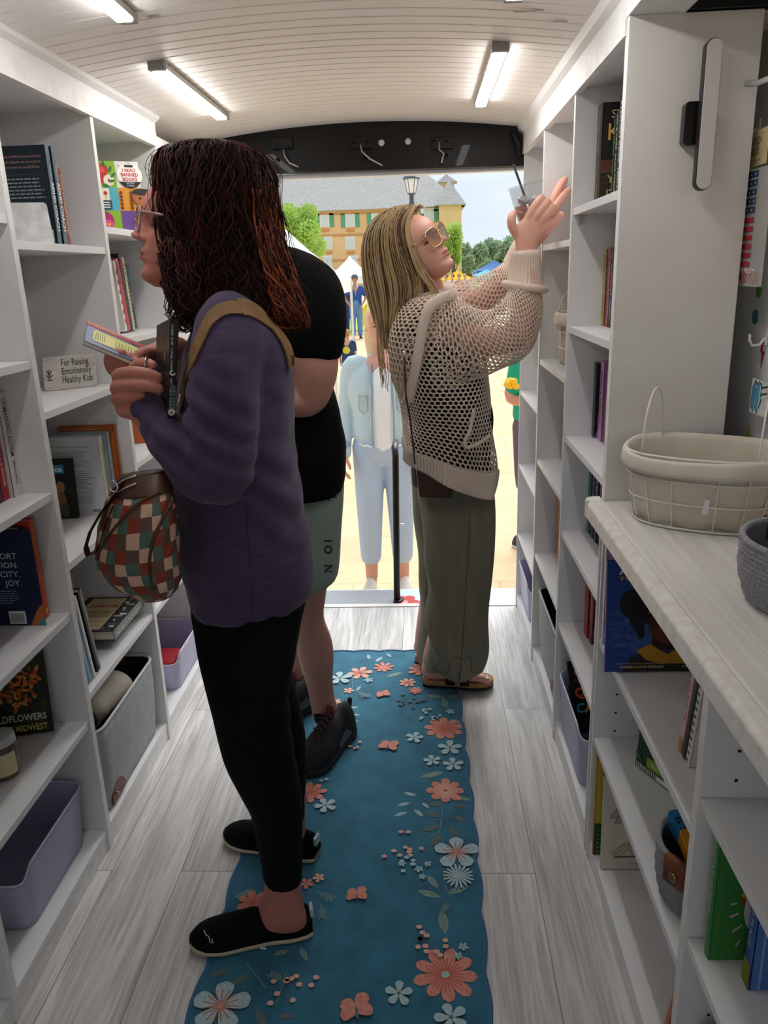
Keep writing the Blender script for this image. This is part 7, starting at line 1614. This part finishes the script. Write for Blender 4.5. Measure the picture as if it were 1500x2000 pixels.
# near arm, hand on the cup
limb(b, [W(850, 640, 2.37), W(960, 668, 2.36), W(1020, 640, 2.38), W(1030, 560, 2.42), W(1028, 500, 2.44)], [.045, .042, .040, .035, .029], skB)
Sil([(1006, 502, 1050, 500, 2.44, .024), (1007, 480, 1050, 478, 2.44, .022), (1002, 458, 1058, 462, 2.44, .020), (1004, 444, 1066, 450, 2.44, .018), (1018, 430, 1070, 434, 2.44, .017), (1036, 416, 1068, 422, 2.44, .015)]).put(b, skB, 28)
for pts, r in [([(1030, 432, 2.44), (1042, 408, 2.435), (1056, 390, 2.44), (1054, 392, 2.475), (1040, 400, 2.505)], .0135), ([(1042, 436, 2.44), (1054, 414, 2.43), (1068, 397, 2.44), (1064, 400, 2.48), (1048, 408, 2.51)], .013), ([(1052, 440, 2.44), (1064, 422, 2.43), (1078, 406, 2.44), (1072, 410, 2.48), (1058, 418, 2.51)], .0125),
               ([(1058, 448, 2.44), (1072, 436, 2.44), (1086, 427, 2.45), (1097, 419, 2.46)], .0125), ([(1012, 462, 2.44), (1001, 444, 2.43), (999, 428, 2.43), (1003, 416, 2.44)], .0135)]:
    limb(b, [W(*p) for p in pts], [r * 1.1] + [r] * (len(pts) - 2) + [r * .78], skB, 14, 5)
# far arm, open hand
limb(b, [W(860, 600, 2.60), W(930, 590, 2.62), W(985, 545, 2.64), W(1030, 480, 2.66)], [.045, .040, .036, .028], skB)
limb(b, [W(1030, 480, 2.66), W(1050, 450, 2.66), W(1064, 425, 2.65)], [.028, .038, .034], skB)
for pts, r in [([(1060, 440, 2.65), (1076, 405, 2.65), (1090, 375, 2.65), (1104, 350, 2.66)], .0135), ([(1066, 436, 2.62), (1085, 405, 2.62), (1100, 384, 2.62), (1112, 370, 2.63)], .013), ([(1068, 430, 2.68), (1078, 398, 2.69), (1090, 368, 2.70), (1098, 352, 2.70)], .0125), ([(1066, 450, 2.60), (1080, 440, 2.60), (1090, 430, 2.60)], .012), ([(1044, 440, 2.70), (1046, 412, 2.72), (1050, 396, 2.73)], .0125)]:
    limb(b, [W(*p) for p in pts], [r * 1.1] + [r] * (len(pts) - 2) + [r * .72], skB, 14, 5)
# feet
def toes(bm, heel, toe, sk, w_=.085, lift=.030):
    heel, toe = Vector(heel), Vector(toe); d = (toe - heel); L = d.length; d.normalize(); s2 = Vector((-d.y, d.x, 0))
    limb(bm, [heel + d * .035 + Vector((0, 0, lift + .06)), heel + d * .03 + Vector((0, 0, lift + .022)), heel + d * L * .4 + Vector((0, 0, lift + .028)), heel + d * L * .72 + Vector((0, 0, lift + .012))], [.032, .030, .032, .020], sk)
    tp = []
    for i in range(5):
        k = (i - 2) * .0165; p0 = heel + d * (L * (.68 - .01 * i)) + s2 * k * .9 + Vector((0, 0, lift + .014)); p1 = heel + d * (L * (.90 - .012 * i * i * .6)) + s2 * k * 1.15 + Vector((0, 0, lift + .008)); r = .0125 - .0011 * i if i else .015
        limb(bm, [p0, p0.lerp(p1, .5) + Vector((0, 0, .004)), p1], [.014, r, r * .85], sk, 12, 4); tp.append((p1, r, d))
    return tp
hN, tN = WZ(826, 1350, 0), WZ(972, 1352, 0); hN.z = tN.z = .008; s2 = Vector((0, 0, 0))
dN = (tN - hN).normalized(); hN = hN + Vector((0, .04, 0)); tN = tN + Vector((-.012, .04, 0))
hF, tF = hN + Vector((-.03, .17, 0)), tN + Vector((-.03, .17, 0))
tpN = toes(b, hN, tN, skB); tpF = toes(b, hF, tF, skB)
limb(b, [W(890, 1150, 2.47), hN + dN * .04 + Vector((0, 0, .12)), hN + dN * .035 + Vector((0, 0, .07))], [.05, .036, .034], skB)
limb(b, [W(850, 1150, 2.62), hF + dN * .04 + Vector((0, 0, .12)), hF + dN * .035 + Vector((0, 0, .07))], [.05, .036, .034], skB)
fcB = face_colour(HB, '#dba591', h=.215, lip='#c07a74', brow='#7a5a40')
fuse('body', b, TB, .0028, 2, skB, colour=fcB)
nailm = mat('white_nail_polish', '#eee6e2', .2)
for tp in (tpN, tpF):
    for p1, r, d in tp:
        a = M(); a.ball(p1 + Vector((0, 0, r * .72)) + d * .002, (r * .55, r * .5, .0025), nailm, 8, 6); part('toenail', a, TB)
# glasses
gold = mat('gold_wire', '#d9b88a', .25, 1.0); 
gm = bpy.data.materials.new('gradient_sunglass_lens'); gm.use_nodes = True; n_ = gm.node_tree; bs = n_.nodes['Principled BSDF']; tcn = n_.nodes.new('ShaderNodeTexCoord'); sx = n_.nodes.new('ShaderNodeSeparateXYZ'); cr_ = n_.nodes.new('ShaderNodeValToRGB'); n_.links.new(tcn.outputs['Generated'], sx.inputs[0]); n_.links.new(sx.outputs['Z'], cr_.inputs[0]); n_.links.new(cr_.outputs[0], bs.inputs['Base Color'])
cr_.color_ramp.elements[0].color = lin('#b8835c'); cr_.color_ramp.elements[0].position = .12; cr_.color_ramp.elements[1].color = lin('#45505a'); cr_.color_ramp.elements[1].position = .6; bs.inputs['Alpha'].default_value = .72; bs.inputs['Roughness'].default_value = .08
glasses(HB, TB, .215, frame=gold, lens=gm, w_=.058, hh=.052, sq=3.4, fw=.0013, z=.50, name='sunglasses')
# trousers
olive = mat('olive_linen', '#7d7a68', .85, var='#716e5e', vscale=40, stretch=(1, 1, .15), bump=.3, bscale=350); u = M()
def foldB(uu, v, q): return Vector((0, 0, 0))
Sil([(806, 905, 962, 905, 2.50, .13), (812, 940, 964, 940, 2.51, .115), (820, 1003, 965, 990, 2.48, .11), (830, 1075, 963, 1070, 2.46, .105), (834, 1150, 960, 1165, 2.455, .10), (834, 1230, 955, 1237, 2.455, .10), (833, 1280, 950, 1288, 2.455, .09), (834, 1303, 946, 1308, 2.455, .085)], 2.2).put(u, olive, 44)
Sil([(803, 915, 930, 915, 2.58, .12), (809, 1003, 905, 1000, 2.61, .11), (817, 1075, 890, 1075, 2.62, .10), (821, 1153, 890, 1150, 2.62, .10), (820, 1225, 885, 1220, 2.62, .10), (820, 1296, 880, 1292, 2.62, .10)], 2.2).put(u, olive, 40)
def dB(p, n):
    k = min(1, max(0, (.85 - p.z) / .3)); s_ = .0095 * k * math.sin(46 * p.x + 16 * p.z + 2.0 * math.sin(5 * p.z)) * (.5 + .5 * nz3(p, 3)) + .004 * nz3(p, 7, (2, 2, .5))
    e = (p - W(838, 1130, 2.45)); s_ += .006 * math.exp(-(e.x / .03) ** 2) * math.sin(30 * e.z + 80 * e.x) * k
    return s_
oP = fuse('olive_trousers', u, TB, .0055, 4, olive, disp=dB); tP = bvh_of(oP)
seam = mat('olive_seam', '#3f3d32', .9)
for pts in ([(918, 1000), (914, 1080), (908, 1180), (902, 1280), (897, 1330)], [(824, 1286), (840, 1302), (868, 1316), (874, 1314), (884, 1284), (905, 1288), (920, 1282), (922, 1314), (945, 1308)], [(897, 1312), (896, 1330), (895, 1342)]):
    a = M(); drape(a, tP, pts, .0022, seam, .0006, .0003, 7); part('seam_stitching', a, oP)
# sandals
cork = mat('cork_footbed', '#b58a5c', .8, var='#a37a4e', vscale=60); blk2 = mat('black_sandal_leather', '#121214', .45)
for hh2, tt2 in ((hN, tN), (hF, tF)):
    d = (tt2 - hh2).normalized(); L = (tt2 - hh2).length; s2 = Vector((-d.y, d.x, 0)); a = M(); so_ = M(); n = 24
    wd = lambda f_: .095 / 2 * ipl([(0, .35), (.08, .68), (.3, .72), (.5, .82), (.72, 1.0), (.9, .85), (.97, .5), (1, .2)], f_)
    outl = [(hh2 + d * (L * i / n)) + s2 * wd(i / n) for i in range(n + 1)] + [(hh2 + d * (L * i / n)) - s2 * wd(i / n) for i in range(n, -1, -1)]
    for m_, z0, z1, mt_ in ((a, .010, .028, cork), (so_, .0005, .010, blk2)):
        N = len(outl); m_.add([p + Vector((0, 0, z0)) for p in outl] + [p + Vector((0, 0, z1)) for p in outl], [tuple(range(N))[::-1], tuple(range(N, 2 * N))] + [(i, (i + 1) % N, N + (i + 1) % N, N + i) for i in range(N)], mt_)
    o = part('sandal_footbed', a, TB, bevel=.002); part('outsole', so_, o)
    for f0 in (.42, .62):
        a = M(); rs = []
        for j in range(17):
            q = math.pi * j / 16; c = hh2 + d * (L * (f0 + .03 * math.cos(q))) + s2 * ((wd(f0) + .002) * math.cos(q)) + Vector((0, 0, .018 + (.072 if f0 < .5 else .056) * max(0, math.sin(q)) ** .8)); rs.append([c - d * .016, c + d * .016])
        a.rings(rs, blk2, closed=False, cap=False); o2 = part('sandal_strap', a, o); sl = o2.modifiers.new('t', 'SOLIDIFY'); sl.thickness = .002
# black tank under the sweater
t = M(); tank = mat('black_tank_cloth', '#111113', .85)
Sil([(800, 610, 880, 600, 2.48, .09), (790, 660, 915, 650, 2.49, .125), (792, 720, 935, 715, 2.49, .135), (798, 780, 955, 775, 2.49, .135), (800, 830, 964, 815, 2.49, .135), (802, 880, 960, 870, 2.49, .135), (804, 940, 958, 930, 2.49, .14)]).put(t, tank, 36); part('black_tank_top', t, TB)
# sweater: open knit, real yarn mesh
yarn = mat('cream_cotton_yarn', '#efdccb', .9, var='#f3e4d6', vscale=40, bump=.4, bscale=600, sheen=.1, translucent=.22)
def knit(S_, nu, nv, v0=0, v1=1, u0=0, u1=1, k=0.0, fn=None, th=.0062, name='knit_body', parent=None, close=True, jit=.0):
    """hexagonal net over a lofted surface, turned into yarn"""
    nu += nu % 2; vs = []; n = nu if close else nu + 1
    for j in range(nv + 1):
        for i in range(n):
            s_ = .17 if (i + j) % 2 == 0 else -.17
            v = v0 + (v1 - v0) * min(1, max(0, (j + (s_ if 0 < j < nv else 0)) / nv)); u = u0 + (u1 - u0) * i / nu; q = S_(u, v, k)
            if fn: q = q + fn(u, v, q)
            vs.append(q)
    fs = []
    for j in range(nv):
        for i in range(n):
            if (i + j) % 2: continue
            if not close and i + 2 >= n: continue
            a_, b_, c_ = i % n, (i + 1) % n, (i + 2) % n; fs.append((j * n + a_, j * n + b_, j * n + c_, (j + 1) * n + c_, (j + 1) * n + b_, (j + 1) * n + a_))
    m_ = M(); m_.add(vs, fs, yarn, True); o = part(name, m_, parent)
    w_ = o.modifiers.new('w', 'WIREFRAME'); w_.thickness = th; w_.use_even_offset = False; w_.use_replace = True; w_.use_boundary = True
    s2_ = o.modifiers.new('s', 'SUBSURF'); s2_.levels = 1; s2_.render_levels = 1
    dg = bpy.context.evaluated_depsgraph_get(); bpy.context.view_layer.update(); nm = bpy.data.meshes.new_from_object(o.evaluated_get(bpy.context.evaluated_depsgraph_get())); o.modifiers.clear(); o.data = nm; return o
def ribbed(S_, nr, v0, v1, k, name, parent, amp=.0022, nvv=8, fn=None, cuff=False):
    nu = nr * 4; m_ = M(); rs = []
    for pas, kk in ((0, k), (1, k - .004)):
        for j in range(nvv + 1):
            v = v0 + (v1 - v0) * (j if pas == 0 else nvv - j) / nvv; row = []
            for i in range(nu):
                q = S_(i / nu, v, kk + (amp * (math.cos(2 * math.pi * i / 4)) if pas == 0 else 0)); 
                if fn: q = q + fn(i / nu, v, q)
                row.append(q)
            rs.append(row)
    m_.rings(rs, yarn, cap=False, loop=True); return part(name, m_, parent)
STO = Sil([(792, 578, 866, 566, 2.46, .085), (778, 598, 900, 586, 2.465, .135), (768, 630, 935, 618, 2.47, .165), (765, 670, 948, 668, 2.475, .175), (768, 710, 953, 712, 2.48, .175), (778, 755, 955, 760, 2.48, .172), (785, 795, 956, 812, 2.48, .168), (786, 830, 960, 862, 2.48, .168), (784, 862, 966, 915, 2.48, .168), (786, 884, 962, 962, 2.48, .17)], 2.15)
def fsw(u, v, q): return Vector((0, 0, -.006 * math.sin(9 * v + 5 * u))) + Vector((q.x - .09, q.y - 2.48, 0)).normalized() * (.012 * noise.noise(Vector((u * 9, v * 3, 1))) + .006 * math.sin(u * 40 + v * 9) * v)
TBs = bpy.data.objects.new('knit_sweater', None); COL.objects.link(TBs); TBs.parent = TB; _LOC[TBs.name] = _LOC[TB.name]; COL.objects.unlink(TBs); bpy.data.objects.remove(TBs)
sw0 = knit(STO, 112, 46, .02, .90, fn=fsw, name='knit_sweater', parent=TB)
ribbed(STO, 92, .885, 1.0, .003, 'ribbed_hem', sw0, fn=fsw, amp=.0034)
SSL = Sil([(842, 770, 826, 592, 2.42, .10), (880, 760, 862, 582, 2.39, .105), (930, 738, 893, 584, 2.37, .10), (980, 720, 925, 602, 2.37, .095), (1015, 703, 955, 607, 2.375, .085), (1040, 678, 980, 592, 2.385, .075), (1054, 640, 990, 572, 2.40, .066), (1060, 600, 993, 556, 2.415, .058), (1056, 566, 995, 545, 2.43, .045)], 2.1)
def fsl(u, v, q): return Vector((0, 0, .010 * noise.noise(Vector((u * 6, v * 6, 3))))) 
s1_ = knit(SSL, 58, 42, .03, .99, fn=fsl, name='near_sleeve', parent=sw0)
SCU = Sil([(1060, 566, 990, 556, 2.425, .050), (1057, 548, 993, 543, 2.43, .040), (1055, 520, 998, 518, 2.435, .034), (1053, 487, 1001, 491, 2.44, .032)], 2.1)
ribbed(SCU, 34, 0, 1, .002, 'near_cuff', sw0, amp=.002)
a = M(); pts = [SCU(i / 40, .03, .006) for i in range(40)]; a.tube(pts, .012, yarn, 8, loop=True, up=(0, 0, 1)); part('cuff_roll', a, sw0)
SFL = Sil([(870, 640, 850, 575, 2.57, .09), (905, 640, 880, 560, 2.60, .09), (945, 630, 920, 545, 2.62, .085), (975, 610, 950, 535, 2.63, .075), (1000, 580, 975, 520, 2.64, .065), (1012, 555, 985, 512, 2.65, .055)], 2.1)
knit(SFL, 54, 24, 0, .98, name='far_sleeve', parent=sw0)
SC2 = Sil([(1014, 556, 984, 512, 2.65, .048), (1022, 530, 992, 495, 2.655, .040), (1034, 500, 1006, 470, 2.66, .034)], 2.1); ribbed(SC2, 30, 0, 1, .002, 'far_cuff', sw0, amp=.002)
# hood lying on the back with its ribbed edge
SHD = Sil([(792, 585, 870, 570, 2.44, .10), (780, 605, 872, 600, 2.40, .10), (766, 640, 848, 640, 2.375, .09), (762, 690, 826, 700, 2.365, .075), (772, 750, 812, 750, 2.36, .055), (790, 785, 806, 782, 2.36, .03)], 2.1)
knit(SHD, 52, 26, 0, 1, k=.004, name='knit_hood', parent=sw0)
P_ = [(868, 566, 2.35), (884, 575, 2.33), (862, 583, 2.30), (840, 600, 2.285), (828, 630, 2.28), (820, 670, 2.28), (812, 715, 2.285), (803, 755, 2.29), (795, 785, 2.30)]
n_ = 60; rs = []
for i in range(n_ + 1):
    q = W(*cat_(P_, i / n_)); q2 = W(*cat_(P_, min(1, i / n_ + .02))); d = (q2 - q) if i < n_ else d; dn = d.normalized(); s2 = dn.cross(Vector((0, 1, 0))).normalized(); am = .0013 * math.cos(i * math.pi)
    rs.append([q + s2 * (.015 * math.cos(t_)) + Vector((0, 1, 0)) * ((.007 + am) * math.sin(t_)) for t_ in [2 * math.pi * k_ / 12 for k_ in range(12)]])
a = M(); a.rings(rs, yarn); part('ribbed_hood_edge', a, sw0)
# pocket edge
a = M(); pts = [W(x, y_, 2.30) for x, y_ in ((926, 800), (918, 840), (908, 862), (912, 874), (935, 866), (958, 850))]; n_ = 24; a.tube([Vector(cat_([tuple(p) for p in pts], i / n_)) for i in range(n_ + 1)], .006, yarn, 8); part('pocket_edge', a, sw0)
# hair
hB_ = [mat('hair_blond_pale', '#d2b485', .45, bump=.1, translucent=.2), mat('hair_blond_warm', '#b08f64', .45, translucent=.2), mat('hair_blond_light', '#dcc49a', .45, translucent=.25), mat('hair_brown_root', '#5e4530', .5), mat('hair_mid_brown', '#7d6044', .5, translucent=.1)]
SHB = Sil([(790, 402, 822, 401, 2.455, .02), (768, 407, 818, 404, 2.455, .055), (742, 422, 806, 418, 2.455, .080), (722, 448, 802, 446, 2.455, .094), (713, 482, 812, 476, 2.455, .098), (713, 520, 828, 512, 2.455, .096), (718, 560, 842, 546, 2.45, .092), (726, 592, 836, 578, 2.445, .085), (735, 622, 815, 608, 2.43, .075), (745, 650, 792, 640, 2.42, .055), (756, 680, 785, 672, 2.41, .03)], 2.0)
hb = M(); SHB.put(hb, hB_[4], 40, 40, v1=.93)
rnd = random.Random(21)
strands(hb, SHB, 900, [hB_[0], hB_[1], hB_[3], hB_[4], hB_[3]], r=.0022, v0=(0, .12), v1=(.8, 1.03), wave=.004, freq=1.5, lift=(0, .006), rnd=rnd, npt=16)
strands(hb, SHB, 480, [hB_[2], hB_[0], hB_[0], hB_[3]], r=.0014, v0=(0, .2), v1=(.85, 1.08), wave=.005, freq=1.3, lift=(.004, .010), rnd=rnd, npt=16, clump=60)
for i in range(26):
    x = rnd.uniform(738, 776); P = [W(x - 8, 600, 2.40), W(x - 4, 640, 2.38), W(x + 3 * math.sin(i), 690, 2.36), W(x + 8 + 4 * math.sin(i * 2), rnd.uniform(720, 765), 2.35)]; n_ = 12
    hb.tube([Vector(cat_([tuple(p) for p in P], j / n_)) for j in range(n_ + 1)], .0012, hB_[rnd.randrange(3)], 4, cap=False)
# front locks sweeping from the parting past the cheek to the shoulder
for i in range(150):
    f_ = rnd.random(); P = [W(806 + 8 * rnd.random(), 403, 2.39 + .04 * f_), W(792 + 10 * f_, 440, 2.355 + .02 * f_), W(800 + 14 * f_, 490, 2.345 + .02 * f_), W(818 + 18 * f_, 535, 2.35 + .015 * f_), W(842 + 12 * f_, 566 + 8 * rnd.random(), 2.36), W(838 + 22 * f_ - 30 * (rnd.random() < .5), 590 + 12 * rnd.random(), 2.35)]; n_ = 16
    hb.tube([Vector(cat_([tuple(p) for p in P], j / n_)) for j in range(n_ + 1)], .0015, [hB_[0], hB_[2], hB_[1], hB_[3]][rnd.randrange(4)], 4, cap=False)
part('hair', hb, TB)
# crossbody purse
T = thing('crossbody_purse', 'small dark brown leather crossbody purse on a thin strap under the cream sweater', 'purse', W(850, 970, 2.33))
brp = mat('oxblood_leather', '#3d1a12', .35, var='#4a2318', vscale=20, bump=.1, bscale=200)
c = [W(819, 972, 2.345), W(882, 974, 2.345), W(882, 974, 2.345) + Vector((0, .03, 0)), W(819, 972, 2.345) + Vector((0, .03, 0)), W(811, 905, 2.345), W(884, 900, 2.345), W(884, 900, 2.345) + Vector((0, .025, 0)), W(811, 905, 2.345) + Vector((0, .025, 0))]
a = M(); a.hexa(c, brp); part('purse_body', a, T, bevel=.006)
a = M(); a.tube([W(811, 912, 2.345), W(807, 870, 2.32), W(801, 820, 2.29), W(793, 775, 2.29), W(790, 700, 2.285)], .0028, brp, 6); part('thin_strap', a, T)
# iced drink
axc = (W(1026, 362, 2.475) - W(1039, 446, 2.475)).normalized(); base = W(1039, 446, 2.475); Tm = Vector((0, 0, 1)).rotation_difference(axc).to_matrix(); Hc = (W(1026, 362, 2.475) - base).length
T = thing('iced_drink', 'clear plastic cup of iced amber drink held up in the hand', 'cup', base)
cup = mat('clear_cup_plastic', '#aab4b8', .1, alpha=.22, coat=.2)
a = M(); a.lathe([(.0005, 0), (.032, 0), (.034, .004), (.050, Hc - .003), (.053, Hc), (.0525, Hc + .002), (.049, Hc - .002), (.0325, .005)], base, cup, 36, T=Tm); part('cup', a, T)
a = M(); a.lathe([(.0005, .002), (.032, .002), (.0405, Hc * .56), (.0005, Hc * .57)], base, mat('amber_iced_tea', '#a8512a', .15, var='#7c3418', vscale=60, coat=.4), 32, T=Tm); part('drink', a, T)
foam = mat('ice_and_condensation', '#b9bab8', .2, alpha=.7, bump=.8, bscale=120); rnd = random.Random(8)
for i in range(9):
    a = M(); q = rnd.random() * 6.28; r_ = rnd.random() * .026; c0 = base + Tm @ Vector((r_ * math.cos(q), r_ * math.sin(q), Hc * (.58 + .12 * rnd.random()))); a.box(-.010, .010, -.010, .010, -.009, .009, foam, T=TR2(*c0) @ Matrix.Rotation(rnd.random() * 3, 4, 'X') @ Matrix.Rotation(rnd.random() * 3, 4, 'Z')); part('ice_cube', a, T, bevel=.003)
a = M(); a.tube([W(1003, 322, 2.44), W(1030, 398, 2.475), W(1036, 425, 2.48)], .0034, mat('black_straw', '#1d2021', .35), 10); part('straw', a, T)
# ------------------------------------------------------------------ woman in denim on the plaza
TD, PD, kD = figure('smiling person in a light denim jacket and pale blue joggers standing beyond the rear step', -.235, 4.43, G, 1.68, 4, '#cf9a84', '#d8bd92', '#bcd0d8', '#aebfd8', shoe='#d6cdc4', long_hair=True, jacket=True, vox=.0065)
a = M(); wt = mat('white_tee', '#e8e8ec', .85)
limb(a, [PD(.080, 0, .96), PD(.088, 0, 1.12), PD(.090, 0, 1.30), PD(.04, 0, 1.42)], [.075, .078, .075, .045], wt); part('white_tee', a, TD)
frn = mat('denim_frayed_hem', '#dfe8ea', .9); den = mat('denim_seam', '#8fa9b5', .85)
a = M(); pts = [PD(.158 * math.cos(q), .158 * math.sin(q), .955 + .004 * math.sin(17 * q)) for q in [R(25 + 310 * i / 60) for i in range(61)]]; a.tube(pts, .007, frn, 6); part('frayed_hem', a, TD)
for s_ in (1, -1):
    a = M(); a.tube([PD(.152, .062 * s_, .97), PD(.160, .065 * s_, 1.15), PD(.155, .06 * s_, 1.30), PD(.09, .06 * s_, 1.43)], .006, den, 6); part('button_placket', a, TD)
    a = M(); a.tube([PD(.135, .085 * s_, 1.25), PD(.120, .135 * s_, 1.25), PD(.120, .135 * s_, 1.17), PD(.138, .110 * s_, 1.15), PD(.145, .085 * s_, 1.17)], .003, den, 5, loop=True); part('chest_pocket', a, TD)
    a = M(); 
    limb(a, [PD(.045, .230 * s_, .955), PD(.055, .234 * s_, .925)], [.036, .034], den); part('jacket_cuff', a, TD)
